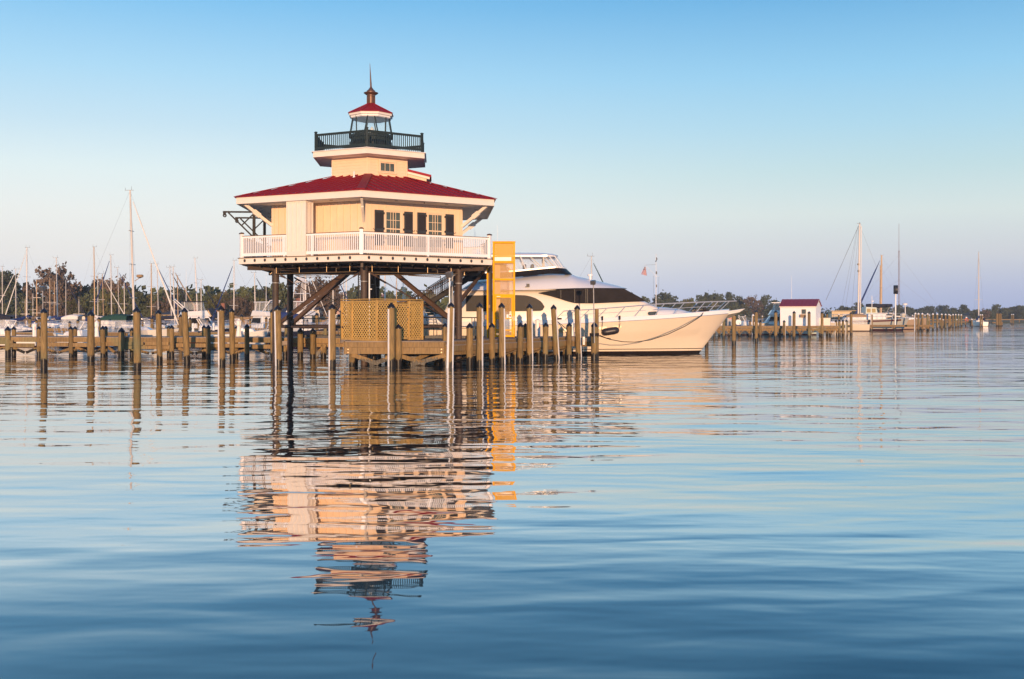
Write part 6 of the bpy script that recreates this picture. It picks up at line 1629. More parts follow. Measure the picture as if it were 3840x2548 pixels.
for i in range(14):
    x = 22.6 + i * 1.22
    q = MB(); q.tube((x, 129, -1.5), (x, 129, 1.0), .14, .13, 8); q.bar((x - .45, 128.7, .75), (x + .1, 128.7, .15), .12, .1); q.bar((x + .45, 128.7, .75), (x - .1, 128.7, .15), .12, .1); q.part('support_frame', 'dock_wood', p)
p2 = thing('finger_pier', 'low timber walkway in front of the two masted boat', 'pier', (61, 176, 0))
q = MB(); q.box((60.6, 176.7, .96), (18.0, 1.2, .05)); q.part('deck_boards', 'deck_board', p2)
q = MB(); q.box((60.6, 176.05, .82), (18.0, .06, .32)); q.part('stringer', 'dock_wood', p2)
for x in (54.5, 59.3, 63.3, 68.9):
    q = MB(); q.tube((x, 176.6, -1.5), (x, 176.6, .9), .17, .16, 8); q.bar((x - .7, 176.3, .7), (x + .1, 176.3, .1), .2, .1); q.part('support_frame', 'dock_wood', p2)
p3 = thing('finger_pier', 'sunlit timber walkway joining the shed pier to the receding pilings', 'pier', (45, 150, 0))
q = MB(); q.prism([(39.3, 130, 1.05), (39.3, 132, 1.05), (56, 178, .92), (56, 176, .92)], (0, 0, .05)); q.part('deck_boards', 'deck_board', p3)
q = MB(); q.bar((39.3, 129.95, .95), (56, 175.9, .82), .06, .3); q.part('stringer', 'dock_wood', p3)
# shed
sx, sy = 35.6, 131.6
sh = thing('dock_shed', 'small white shed with maroon metal roof on the right hand pier', 'shed', (sx, sy, 1.25), rad(-27))
sp_ = lambda q, n, m, par=None, **k: q.part(n, m, par or sh, world=False, **k)
w2, d2, H = 2.15, 1.55, 2.42
q = MB(); q.add([Vector(p_) for p_ in ((-w2, -d2, 0), (w2, -d2, 0), (w2, d2, 0), (-w2, d2, 0), (-w2, -d2, H), (w2, -d2, H), (w2, d2, H), (-w2, d2, H), (-w2, 0, H + .72), (w2, 0, H + .72))],
     [(0, 1, 5, 4), (1, 2, 6, 9, 5), (2, 3, 7, 6), (3, 0, 4, 8, 7), (3, 2, 1, 0), (4, 5, 9, 8), (6, 7, 8, 9)])
wl = sp_(q, 'wall', 'white_rail')
q = MB()
for i in range(14): q.box((-w2 + .15 + i * .287, -d2 - .004, H / 2), (.03, .012, H - .02))
sp_(q, 'siding_batten', 'white_rail', wl)
q = MB()
for s_ in (-1, 1): q.prism([(-w2 - .1, s_ * (d2 + .18), H - .06), (w2 + .12, s_ * (d2 + .18), H - .06), (w2 + .12, 0, H + .80), (-w2 - .1, 0, H + .80)], (0, 0, .05))
for i in range(9):
    x = -w2 + .05 + i * .5
    for s_ in (-1, 1): q.bar((x, s_ * (d2 + .18), H), (x, 0, H + .86), .035, .04)
sp_(q, 'roof', 'maroon_roof')
q = MB(); q.bar((-w2 - .08, -d2 - .15, H - .10), (w2 + .1, -d2 - .15, H - .10), .03, .12); q.bar((w2 + .11, -d2 - .15, H - .10), (w2 + .11, 0, H + .74), .03, .12); sp_(q, 'fascia', 'white_paint')
q = MB(); q.box((.72, -d2 - .02, 1.72), (.62, .05, .66)); wn = sp_(q, 'window', 'white_paint')
q = MB(); q.box((.72, -d2 - .045, 1.72), (.50, .02, .54)); sp_(q, 'pane', 'window_glass', wn)
q = MB(); q.box((.66, -d2 - .2, 1.20), (.62, .4, .36)); q.box((.66, -d2 - .41, 1.20), (.5, .02, .22)); sp_(q, 'air_conditioner', 'canvas_tan', bevel=.02)
q = MB(); lk = Vector((38.5, 131.6, 1.25)); q.box(lk + Vector((0, 0, .45)), (1.5, .8, .9), rad(-20)); q.box(lk + Vector((0, 0, .92)), (1.6, .9, .08), rad(-20)); single(q, 'dock_locker', 'white_paint', 'white storage locker against the right side of the shed', 'locker', lk, bevel=.03)
# fuel pump and hose reels
fp = thing('fuel_dispenser', 'fuel dispenser with white figures behind the yacht pulpit', 'fuel pump', at(2737, 1222, 130))
b0 = at(2737, 1222, 130); q = MB(); q.box(b0 + Vector((0, 0, .62)), (.72, .6, 1.24)); q.part('cabinet', 'galvanized', fp, bevel=.02)
q = MB(); q.box(b0 + Vector((-.02, -.31, 1.05)), (.62, .02, .32)); q.part('display', 'house_pink', fp)
def text(s, loc, size, m, par, name='lettering', rz=0.0):
    cu = bpy.data.curves.new(name, 'FONT'); cu.body = s; cu.size = size; cu.extrude = .004; cu.align_x = 'CENTER'; cu.align_y = 'CENTER'
    me_o = bpy.data.objects.new(name, cu); C.objects.link(me_o)
    dg = bpy.context.evaluated_depsgraph_get(); me = bpy.data.meshes.new_from_object(me_o.evaluated_get(dg)); bpy.data.objects.remove(me_o)
    R_ = Matrix.Translation(Vector(loc)) @ Matrix.Rotation(rz, 4, 'Z') @ Matrix.Rotation(PI / 2, 4, 'X')
    r = par
    while r.parent: r = r.parent
    me.transform(r.matrix_basis.inverted() @ R_); me.materials.clear(); me.materials.append(M[m])
    o = bpy.data.objects.new(name, me); C.objects.link(o); o.parent = par
    return o
text('0-02', b0 + Vector((-.02, -.33, 1.10)), .26, 'white_plastic', fp)
q = MB(); q.box(b0 + Vector((0, -.315, .84)), (.4, .01, .07)); q.part('red_label', 'sign_red', fp)
for xx, lb in ((2768, 'hose reel right of the fuel dispenser, under the bow pulpit'), (2702, 'hose reel left of the fuel dispenser, beside the yacht stem')):
    c = at(xx, 1222, 130.5); hr = thing('hose_reel', lb, 'hose reel', c, 0, 'white hose reels on the right hand pier'); A_ = Matrix.Rotation(PI / 2, 3, 'X')
    q = MB(); q.lathe([(.0, -.22), (.34, -.22), (.34, -.18), (.12, -.17), (.12, .17), (.34, .18), (.34, .22), (0, .22)], c + Vector((0, 0, .40)), n=20, axis=A_); q.part('drum', 'white_plastic', hr, smooth=40)
    q = MB(); q.lathe([(.06, -.25), (.06, -.22)], c + Vector((0, 0, .40)), n=10, axis=A_); q.part('hub', 'black_metal', hr)
    q = MB(); q.box(c + Vector((0, 0, .05)), (.6, .5, .10)); q.bar(c + Vector((.2, -.2, .05)), c + Vector((.05, -.2, .4)), .06, .05); q.part('stand', 'canvas_blue' if xx > 2750 else 'galvanized', hr)
motorboat('white sportfishing boat with curtained bridge left of the shed', 2925, 140, 9.0, 3.0, 1.15, 'sportfisher', hullc=MINT)
motorboat('white centre boat behind the fuel dispenser and hose reel', 2795, 138, 6.5, .15, 1.15, 'express', hullc=CREAM)
motorboat('cream boat with a tan canopy behind the short pilings', 3160, 172, 8, 3.1, 1.1, 'canopy', hullc=CREAM, canvas='canvas_tan')
# two-masted boat
KY = 181
kx = lambda x: (3150 + x / 2.851 - 1920) / FPX * KY
kz = lambda y: EYE + (HZ - (800 + y / 2.851)) / FPX * KY
kb = thing('two_masted_boat', 'large two masted white boat with maroon stripe and dark boom cover', 'sailboat', (60.2, KY, 0))
q = hull_mesh(14.5, 4.4, 1.75, .22, .5, 1.2, tr=.8); hull_ = q.part('hull', hull_mat((.46, .46, .42), (.05, .012, .015), .28), kb, world=False, smooth=50)  # hull grey darkened to hold the shade of pilings and dock
q = MB()
for s_ in (-1, 1):
    rows = []
    for i in range(17):
        u = i / 18; b_ = 2.3 * (.8 + .2 * math.sin(min(1, u * 2.2) * PI / 2)) * max(0, 1 - u ** 3.9) ** .75 * 1.0 + .02; x = -7.25 + 14.5 * u - .2
        z = 1.75 * (1 + .22 * u * u); rows.append([Vector((x, s_ * b_, z - .42)), Vector((x, s_ * (b_ + .015), z - .14))])
    q.grid(rows)
q.part('sheer_stripe', 'bottom_red', hull_, world=False)
q = MB(); q.box((-.8, 0, 2.3), (7.4, 2.6, 1.0)); cabn = q.part('cabin', 'gelcoat_white', kb, world=False, bevel=.1)
q = MB(); q.add([Vector(p_) for p_ in ((-.6, -1.2, 2.6), (1.5, -1.2, 2.6), (1.5, 1.2, 2.6), (-.6, 1.2, 2.6), (-.5, -1.1, 4.0), (1.3, -1.1, 3.9), (1.3, 1.1, 3.9), (-.5, 1.1, 4.0))], [(0, 1, 5, 4), (1, 2, 6, 5), (2, 3, 7, 6), (3, 0, 4, 7), (4, 5, 6, 7)]); wh = q.part('wheelhouse', 'hull_mint', kb, world=False, bevel=.05)
q = MB()
for x0_ in (-.35, .5): q.prism([(x0_, -1.19, 3.05), (x0_ + .6, -1.19, 3.05), (x0_ + .6, -1.14, 3.7), (x0_, -1.14, 3.7)], (0, -.03, 0))
q.part('wheelhouse_window', 'portlight', wh, world=False)
q = MB(); q.box((-4.4, 0, 3.35), (4.4, 3.0, .08)); q.box((-4.6, 0, 2.7), (3.4, 2.4, 1.1)); q.part('aft_house', 'house_cream', kb, world=False, bevel=.05)
def kmast(xt, xb, yt, r, m): 
    q = MB(); q.path([Vector((kx(xb), KY, 2.3)), Vector(((kx(xb) + kx(xt)) / 2, KY, kz((yt + 1100) / 2))), Vector((kx(xt), KY, kz(yt)))], [r, r, r * .85], 10); return q.part('mast', m, kb, smooth=50)
m1_ = kmast(210, 195, 118, .15, 'mast_alu')
q = MB(); q.path([Vector((kx(222), KY - .3, kz(140))), Vector((kx(212), KY - .3, 2.5))], .08, 8); q.part('furled_sail', 'sail_white', m1_, smooth=50)
q = MB(); q.bar((kx(180), KY, kz(110)), (kx(228), KY, kz(118)), .06, .06); q.tube((kx(211), KY, kz(118)), (kx(211), KY, kz(98)), .05, .05, 6); q.box((kx(188), KY - .3, kz(548)), (.25, .3, .3)); q.box((kx(190), KY - .3, kz(620)), (.2, .3, .4)); q.part('masthead_gear', 'rigging', m1_)
q = MB(); zb = kz(1075); q.path([Vector((kx(225), KY, zb)), Vector((kx(330), KY, zb + .02)), Vector((kx(560), KY, kz(1073)))], .14, 8); q.part('boom', 'mast_alu', kb, smooth=50)
q = MB(); q.path([Vector((kx(300), KY + 1, kz(985))), Vector((kx(340), KY + 1, kz(990))), Vector((kx(440), KY + 1, kz(992))), Vector((kx(580), KY + 1, kz(985)))], [.25, .36, .36, .25], 10); q.part('boom_cover', 'canvas_navy', kb, smooth=60)
q = MB(); q.path([Vector((kx(300), KY + 1, kz(985))), Vector((kx(560), KY + 1, kz(1065)))], .03, 5); q.path([Vector((kx(560), KY + 1, kz(990))), Vector((kx(520), KY + 1, kz(1065)))], .04, 5); q.path([Vector((kx(582), KY + 1, kz(990))), Vector((kx(600), KY + 1, kz(1100)))], .06, 5); q.part('boom_crutch', 'galvanized', kb)
q = MB()
for xa, ya, xb_, yb_ in ((200, 135, -150, 930), (190, 140, 30, 1090), (192, 150, 75, 1090), (218, 150, 430, 590), (200, 150, 150, 1090), (225, 560, 245, 1090)):
    q.tube((kx(xa), KY, kz(ya)), (kx(xb_), KY + (1.5 if xb_ > 0 else 0), kz(yb_)), .014 if xa != 200 or yb_ != 930 else .03, None, 4)
q.part('rigging', 'rigging', kb)
q = MB(); zr = 2.55
for i in range(17): q.tube((-6.8 + i * .8, -1.9, 1.8), (-6.8 + i * .8, -1.9, 2.7), .025, .025, 4)
for z in (2.7, 2.3): q.tube((-6.8, -1.9, z), (6.0, -1.9, z + .2), .022, .022, 4)
q.part('guardrail', 'steel_bright', kb, world=False)
q = MB(); q.tube((kx(320), KY - 1, 3.5), (kx(320), KY - 1, kz(885)), .06, .05, 6); q.bar((kx(320), KY - 1, kz(945)), (kx(340), KY - 1, kz(940)), .1, .1); q.part('antenna_post', 'white_plastic', kb)
q = MB(); q.tube((kx(687), KY - .5, 2.0), (kx(685), KY - .5, kz(985)), .09, .07, 8); q.lathe([(.1, 0), (.40, .05), (.42, .28), (.3, .36), (.02, .38)], (kx(683), KY - .5, kz(985)), n=14); q.part('radar_post', 'gelcoat_white', kb, smooth=40)
q = MB(); q.lathe([(.35, 2.2), (.45, 2.5), (.3, 2.9), (.05, 3.0)], (kx(645), KY - 1.3, 0), n=10); q.part('rope_coil', 'rope_white', kb)
sailboat('sailboat with reddish mast and blue sloping jib beside the two masted boat', 3306, 958, 205, 12, 3.1, .05, wpx=7.5, m='mast_warm', jib='canvas_blue', spr=1, xb=3303, jib_r=.13, group=GS)
sailboat('sailboat with short brown mast touching the reddish mast, at right', 3301, 997, 215, 10, 3.0, .05, wpx=4, m='mast_warm', spr=1, xb=3300)
sailboat('lone white sailboat with tall thin mast near the far right', 3669, 947, 258, 9.2, 1.45, .0, wpx=4.5, m='mast_alu', spr=2, cover='canvas_blue', xb=3670)
motorboat('brown bowed workboat behind the pole with the black drum', 3402, 196, 9, .1, 1.6, 'express', hullc=(.42, .30, .20))
# pole with a black drum on top
dp = thing('drum_beacon', 'black drum shaped marker on a tall white pole', 'marker', at(3358, 1218, 178))
a, b_ = at(3357, 1225, 178), at(3359, 1103, 178)
q = MB(); q.tube(a, b_, .13, .11, 10); q.part('pole', 'white_plastic', dp, smooth=40)
c = at(3359, 1087, 178); A_ = Matrix.Rotation(rad(70), 3, 'Z') @ Matrix.Rotation(PI / 2, 3, 'X'); q = MB(); q.lathe([(.1, -.36), (.70, -.36), (.74, -.3), (.74, .3), (.70, .36), (.1, .36)], c, n=24, axis=A_); q.part('drum', 'black_metal', dp, smooth=40)
# life ring
lf = thing('life_ring_stand', 'orange life ring hung on a white post at the far pier', 'life ring', at(3625, 1210, 262))
c = at(3625, 1200, 262); q = MB(); q.bar(at(3625, 1213, 262.2), c + Vector((0, .2, .7)), .35, .1); q.part('post', 'white_plastic', lf)
A_ = Matrix.Rotation(PI / 2, 3, 'X'); q = MB(); q.lathe([(.24 + .12 * math.cos(t_ * PI / 4) + .1, .12 * math.sin(t_ * PI / 4)) for t_ in range(9)], c, n=20, axis=A_, cap=False); q.part('ring', 'orange_plastic', lf, smooth=60)
# pile cluster
for i, (dx_, dy_, lb) in enumerate(((0, 0, 'leftmost'), (7, .3, 'second from left'), (14, 0, 'third from left'), (21, .4, 'rightmost'))):
    piling('dolphin_piling', 3738 + dx_ * .72, 3738 + dx_ * .72, 1177, 6.5, f'{lb} piling of the tight cluster right of the lone sailboat', 'cluster of pilings near the far right', Y=257 + dy_, cap=None)
piling('dock_piling', 3794, 3794, 1178, 4, 'left of two slim pilings at the far right edge', 'slim pilings at the far right', Y=330, cap='white_plastic'); piling('dock_piling', 3800, 3800, 1178, 4, 'right of two slim pilings at the far right edge', 'slim pilings at the far right', Y=330, cap='white_plastic')
pier('low pier beside the lone sailboat at far right', 3640, 3760, 262, 262, 1.0)
pier('long far pier reaching the right edge of the photo', 3420, 3990, 340, 345, 1.5, 3)
pier('short far pier behind the receding white capped pilings', 3430, 3650, 245, 262, 1.2, 2)
# radio tower far away
rt = thing('radio_tower', 'very tall thin guyed radio tower on the horizon at right', 'tower', at(3371, 1187, 620))
q = MB(); bx_, by_ = at(3371, 1187, 620).x, 620; zt = EYE + (HZ - 840) / FPX * 620
for s_ in ((-.35, -.2), (.35, -.2), (0, .4)): q.tube((bx_ + s_[0], by_ + s_[1], 0), (bx_ + s_[0], by_ + s_[1], zt * .72), .11, .11, 4)
for i in range(28):
    z = i * zt * .72 / 28; q.bar((bx_ - .35, by_ - .2, z), (bx_ + .35, by_ - .2, z + zt * .72 / 28), .08, .08)
q.tube((bx_, by_, zt * .7), (bx_, by_, zt), .15, .10, 6); q.part('lattice_mast', 'radio_tower_paint', rt)
q = MB()
for k in (.68, .42):
    for s_ in (-1, 1): q.tube((bx_, by_, zt * k), (bx_ + s_ * 30, by_ + 4, 1), .03, .03, 4)
q.part('guy_wire', 'radio_tower_paint', rt)
# flagpole with yard and ensign, beyond the yacht bow
fY = 205
fl = thing('flagpole', 'white yacht club flagpole with yardarm beyond the yacht', 'flagpole', at(2460, 1180, fY))
a, b_ = at(2460, 1195, fY), at(2460, 957, fY)
q = MB(); q.tube(a, b_, .075, .045, 8); q.lathe([(.05, 0), (.12, .08), (.05, .18)], b_, n=8); q.part('pole', 'white_plastic', fl, smooth=40)
q = MB(); q.tube(at(2450, 1036, fY), at(2471, 1037, fY), .025, .025, 5); q.tube(at(2460, 1034, fY), at(2418, 995, fY), .025, .02, 5); q.part('yard', 'white_plastic', fl)
q = MB()
for x0_, y0_, x1_, y1_ in ((2450, 1036, 2452, 1160), (2471, 1037, 2468, 1160), (2418, 995, 2460, 993)): q.tube(at(x0_, y0_, fY), at(x1_, y1_, fY), .018, .018, 4)
q.part('halyard', 'rigging', fl)
q = MB(); q.box(at(2461.5, 1024, fY), (.24, .2, .55)); q.box(at(2462, 1073, fY), (.2, .2, .5)); q.part('fitting', 'black_metal', fl)
q = MB(); q.grid([[at(2459 + 2.5 * math.sin(j * .9) + i * 1.6, 966 + j * 3.4, fY) + Vector((0, -.1 * i, 0)) for i in range(3)] for j in range(6)]); single(q, 'burgee', 'canvas_navy', 'small dark burgee furled near the flagpole head', 'flag', at(2460, 970, fY))
def ensign(label, tl, tr, bl, br, Y, w_m=1.9):
    """limp stars and stripes hanging from its hoist: four corners in photo pixels"""
    f = thing('national_flag', label, 'flag', at(*tl, Y))
    P = lambda u, v: at((tl[0] * (1 - u) + tr[0] * u) * (1 - v) + (bl[0] * (1 - u) + br[0] * u) * v, (tl[1] * (1 - u) + tr[1] * u) * (1 - v) + (bl[1] * (1 - u) + br[1] * u) * v, Y) + Vector((0, .18 * math.sin(u * 9 + v * 2), 0))
    for k in range(7):
        q = MB(); u0, u1 = 2 * k / 13, (2 * k + 1) / 13
        q.grid([[P(u0, v / 8), P(u1, v / 8)] for v in range(9)]); q.part('red_stripe', 'flag_red', f)
        if k < 6: q = MB(); q.grid([[P(u1, v / 8), P(u1 + 1 / 13, v / 8)] for v in range(9)]); q.part('white_stripe', 'flag_white', f)
    q = MB(); q.grid([[P(u / 13, v / 8) + Vector((0, -.12, 0)) for u in range(8)] for v in range(4)]); q.part('canton', 'flag_blue', f)
    q = MB()
    for i in range(5):
        for j in range(4): c = P((i + .8) * 1.2 / 13, (j + .6) * .08) + Vector((0, -.20, 0)); q.box(c, (.06, .02, .06))
    q.part('stars', 'flag_white', f)
ensign('stars and stripes flag drooping from the gaff of the flagpole', (2416, 1001), (2421, 1001), (2405, 1029), (2425, 1035), fY - .5)
ensign('small stars and stripes flag on a boat seen beside the front lighthouse leg', (1432, 1099), (1440, 1105), (1430, 1112), (1439, 1118), 130)
sailboat('sailboat with grey mast and dark green stay rising behind the yacht roof', 2218, 962, 105, 8, .3, .05, wpx=4.6, m='mast_alu', jib='canvas_green', spr=1, xb=2218)
# ------------------------------------------------------------------ land, trees, houses
lm = mat('marsh_grass', (0.16, 0.14, 0.06), rough=.9, vary=.5, scale=.12, col2=(.07, .085, .035))
shore = [(-420, 176), (-90, 178), (-40, 182), (-12, 196), (4, 215), (20, 235), (34, 300), (52, 360), (80, 380), (110, 372), (150, 378), (220, 360), (330, 365), (500, 420), (900, 470)]
q = MB(); rows = []
for i, (x, y) in enumerate(shore):
    rows.append([Vector((x, y, -.6)), Vector((x, y + 1.5, .35)), Vector((x * 1.01, y + 14, .8)), Vector((x * 1.2, y + 120, 1.2)), Vector((max(-940, min(940, x * 2.2)), 930, 1.5))])
q.grid(rows); o = q.part('shore', 'marsh_grass', None, smooth=60); o['kind'] = 'structure'
# leaf-cluster crowns
def leaf_mat(name, c, c2, sc=.55):
    m = mat(name, c, rough=.85, col2=c2, scale=sc, rand=.16, spec=.15)
    return m
leaf_mat('leaf_green', (.125, .140, .060), (.065, .078, .040)); leaf_mat('leaf_dark', (.100, .118, .066), (.052, .066, .044)); leaf_mat('leaf_olive', (.15, .14, .05), (.075, .075, .032)); leaf_mat('leaf_brown', (.20, .145, .105), (.11, .080, .060)); leaf_mat('leaf_twig', (.17, .125, .095), (.10, .075, .06))
def crown_mesh(name, seed, nleaf, lobes, size, m, squash=1.0, airy=.0, trunk=.18):
    """crown in a unit box: base at z=0, top at z=1, half-width .5; leaves gathered in clumps round a set of lobes"""
    r = random.Random(seed); q = MB(); L_ = []
    for i in range(lobes):
        u = Vector((r.gauss(0, 1), r.gauss(0, 1), r.gauss(0, 1))).normalized() * r.uniform(.45, 1.0) ** .5
        L_.append((u.x * .36, u.y * .36, .54 + u.z * .33, r.uniform(.11, .19)))
    L_ += [(0, 0, .80, .16), (0, 0, .5, .2)]
    cl = []
    for (x, y, z, s_) in L_:
        for k in range(int(9 if airy else 14)):
            u = Vector((r.gauss(0, 1), r.gauss(0, 1), r.gauss(0, 1))).normalized() * s_ * r.uniform(.55, 1.05)
            cl.append((Vector((x, y, z)) + u, s_ * r.uniform(.16, .42)))
    per = max(3, nleaf // len(cl))
    for c, s_ in cl:
        if airy and r.random() < airy: continue
        for k in range(per):
            p = c + Vector((r.gauss(0, .5), r.gauss(0, .5), r.gauss(0, .42))) * s_
            n_ = Vector((r.gauss(0, 1), r.gauss(0, 1), r.gauss(.4, 1))).normalized(); t1 = n_.orthogonal().normalized(); t1 = Matrix.Rotation(r.uniform(0, 6.28), 3, n_) @ t1; t2 = n_.cross(t1)
            e = size * r.uniform(.6, 1.4)
            q.add([p - t1 * e, p - t2 * e * .6, p + t1 * e, p + t2 * e * .6], [(0, 1, 2, 3)])
    return q.mesh(name, m)
def trunk_mesh(name, seed, spread=.34, n=9, top=.72):
    r = random.Random(seed); q = MB()
    q.path([Vector((0, 0, -.03)), Vector((.006, .004, .2)), Vector((-.008, .0, .45)), Vector((.004, .01, top))], [.022, .017, .012, .004], 7)
    for i in range(n):
        a = r.uniform(0, 2 * PI); z = r.uniform(.16, .55); rr = spread * r.uniform(.5, 1.05); zz = z + r.uniform(.15, .38)
        p1 = Vector((rr * .45 * math.cos(a), rr * .45 * math.sin(a), z + (zz - z) * .55)); p2 = Vector((rr * math.cos(a + .15), rr * math.sin(a + .15), min(.84, zz)))
        q.path([Vector((0, 0, z)), p1, p2], [.009, .006, .002], 5)
        for k in range(2):
            a2 = a + r.uniform(-.9, .9); q.path([p1, p1 + Vector((.12 * math.cos(a2), .12 * math.sin(a2), r.uniform(.05, .16)))], [.004, .0012], 4)
    return q.mesh(name, 'bark')
CR = {}
for nm, m, kw in (('green_a', 'leaf_green', dict(seed=1, nleaf=4200, lobes=22, size=.036)), ('green_b', 'leaf_green', dict(seed=2, nleaf=4200, lobes=26, size=.036)), ('dark_a', 'leaf_dark', dict(seed=3, nleaf=4200, lobes=24, size=.036)), ('dark_b', 'leaf_dark', dict(seed=4, nleaf=4200, lobes=18, size=.038)),
                  ('olive', 'leaf_olive', dict(seed=5, nleaf=4000, lobes=22, size=.036)), ('brown', 'leaf_brown', dict(seed=6, nleaf=4600, lobes=34, size=.028, airy=.22)), ('airy', 'leaf_brown', dict(seed=7, nleaf=2600, lobes=30, size=.022, airy=.45)), ('bare', 'leaf_twig', dict(seed=8, nleaf=1400, lobes=30, size=.016, airy=.5)), ('brown_b', 'leaf_brown', dict(seed=9, nleaf=4600, lobes=30, size=.030, airy=.10))):
    CR[nm] = crown_mesh('crown', m=m, **kw)
TM = [trunk_mesh('trunk', 20 + i) for i in range(4)]
KIND = {'green_a': ('round green tree', 'leafy green tree'), 'green_b': ('full green tree', 'bushy green tree'), 'dark_a': ('dark green tree', 'dense dark tree'), 'dark_b': ('deep green tree', 'broad dark tree'), 'olive': ('olive green tree', 'yellowish green tree'), 'brown': ('large brown autumn tree', 'brown autumn tree'), 'airy': ('thin leaved autumn tree', 'sparse brown tree'), 'bare': ('nearly bare tree', 'grey leafless tree'), 'brown_b': ('russet tree', 'brown leaved tree')}
tn = [0]
def tree(kind, x, ytop, Y, wpx, label, group, low=0.0):
    z0 = .8; zt = EYE + (HZ - ytop) / FPX * Y; X = (x - 1920) / FPX * Y; Hh = zt - z0; Wd = max(wpx / FPX * Y * (1.15 if wpx > 100 else 1.4), Hh * (.92 if Y < 260 else .7))
    th = thing('tree', label, 'tree', (X, Y, z0), 0, group); tn[0] += 1
    rz = random.Random(tn[0] * 13).uniform(0, 6.28)
    for nm, me in (('trunk', TM[tn[0] % 4]), ('crown', CR[kind])):
        o = bpy.data.objects.new(nm, me); C.objects.link(o); o.parent = th; o.rotation_euler.z = rz
        o.scale = (Wd, Wd, Hh) if nm == 'crown' else (Wd * .9, Wd * .9, Hh)
        if nm == 'crown' and low: o.scale.z = Hh * (1 + low); o.location.z = -Hh * low
    return th
GT = 'trees along the marina shore at left'
LT_ = [('dark_a', 14, 1012, 205, 75), ('dark_b', 40, 1062, 200, 62), ('dark_a', -25, 1040, 200, 90), ('dark_b', 78, 1082, 215, 50), ('brown', 205, 984, 196, 165), ('olive', 125, 1120, 188, 70), ('green_b', 88, 1125, 186, 60), ('brown_b', 170, 1128, 186, 70), ('brown_b', 240, 1122, 186, 80),
       ('green_a', 300, 1072, 205, 75), ('olive', 285, 1110, 187, 80), ('green_b', 330, 1100, 188, 80), ('brown', 368, 1040, 212, 90), ('brown', 432, 1028, 210, 112), ('green_a', 372, 1082, 190, 85), ('olive', 420, 1085, 188, 85), ('green_b', 465, 1080, 190, 70), ('dark_a', 495, 1082, 205, 65), ('green_a', 520, 1100, 190, 70), ('olive', 560, 1096, 192, 60), ('green_b', 585, 1102, 190, 60),
       ('dark_b', 622, 1084, 200, 60), ('dark_a', 660, 1076, 210, 80), ('brown_b', 612, 1105, 188, 60), ('dark_b', 705, 1092, 205, 70), ('green_b', 730, 1096, 195, 55), ('dark_a', 760, 1104, 195, 70), ('green_a', 790, 1108, 192, 60), ('olive', 828, 1088, 192, 62), ('bare', 868, 1078, 190, 80), ('brown_b', 860, 1100, 195, 80), ('green_b', 915, 1076, 196, 70), ('brown', 905, 1105, 188, 90), ('dark_a', 958, 1080, 200, 70), ('dark_b', 1000, 1070, 205, 80), ('green_a', 1040, 1064, 205, 80), ('green_b', 1075, 1085, 198, 60), ('olive', 980, 1110, 190, 80),
       ('brown', 1160, 1032, 200, 125), ('brown', 1225, 1030, 205, 120), ('brown_b', 1120, 1090, 190, 80), ('brown_b', 1190, 1100, 188, 100), ('airy', 1262, 1085, 190, 90), ('dark_a', 1318, 1090, 205, 80), ('dark_b', 1360, 1096, 205, 70), ('green_a', 1410, 1098, 205, 70), ('dark_a', 1455, 1088, 205, 55), ('dark_b', 1490, 1105, 205, 60), ('green_b', 1540, 1110, 205, 70), ('brown_b', 1290, 1120, 188, 70)]
lm_ = [(22, 'at the left edge'), (100, 'left of the flood lamp pole'), (160, 'just left of the flood lamp'), (300, 'right of the flood lamp'), (345, 'left of the second mooring piling'), (440, 'right of the second mooring piling'), (505, 'left of the tallest mast'), (605, 'right of the tallest mast'), (705, 'behind the yellow house'), (830, 'left of the first striped piling'), (940, 'right of the first striped piling'), (1045, 'left of the lighthouse legs'), (1250, 'seen between the lighthouse legs'), (1345, 'above the lattice'), (1600, 'behind the staircase')]
seen = {}
for k_, x, yt, Y, w in LT_:
    pos = next(t_ for xr, t_ in lm_ if x < xr); base = KIND[k_][0] + ' ' + pos
    i_ = seen.get(base, 0); seen[base] = i_ + 1
    if i_: base = KIND[k_][1] + ' ' + pos + (', lower than its neighbour' if yt > 1090 else ', taller than its neighbour')
    tree(k_, x, yt, Y, w, base, GT, low=.12)
GT2 = 'trees on the far right shore'
z6 = lambda x, y: (2550 + x / 2.851, 800 + y / 2.851); z7 = lambda x, y: (3150 + x / 2.851, 800 + y / 2.851)
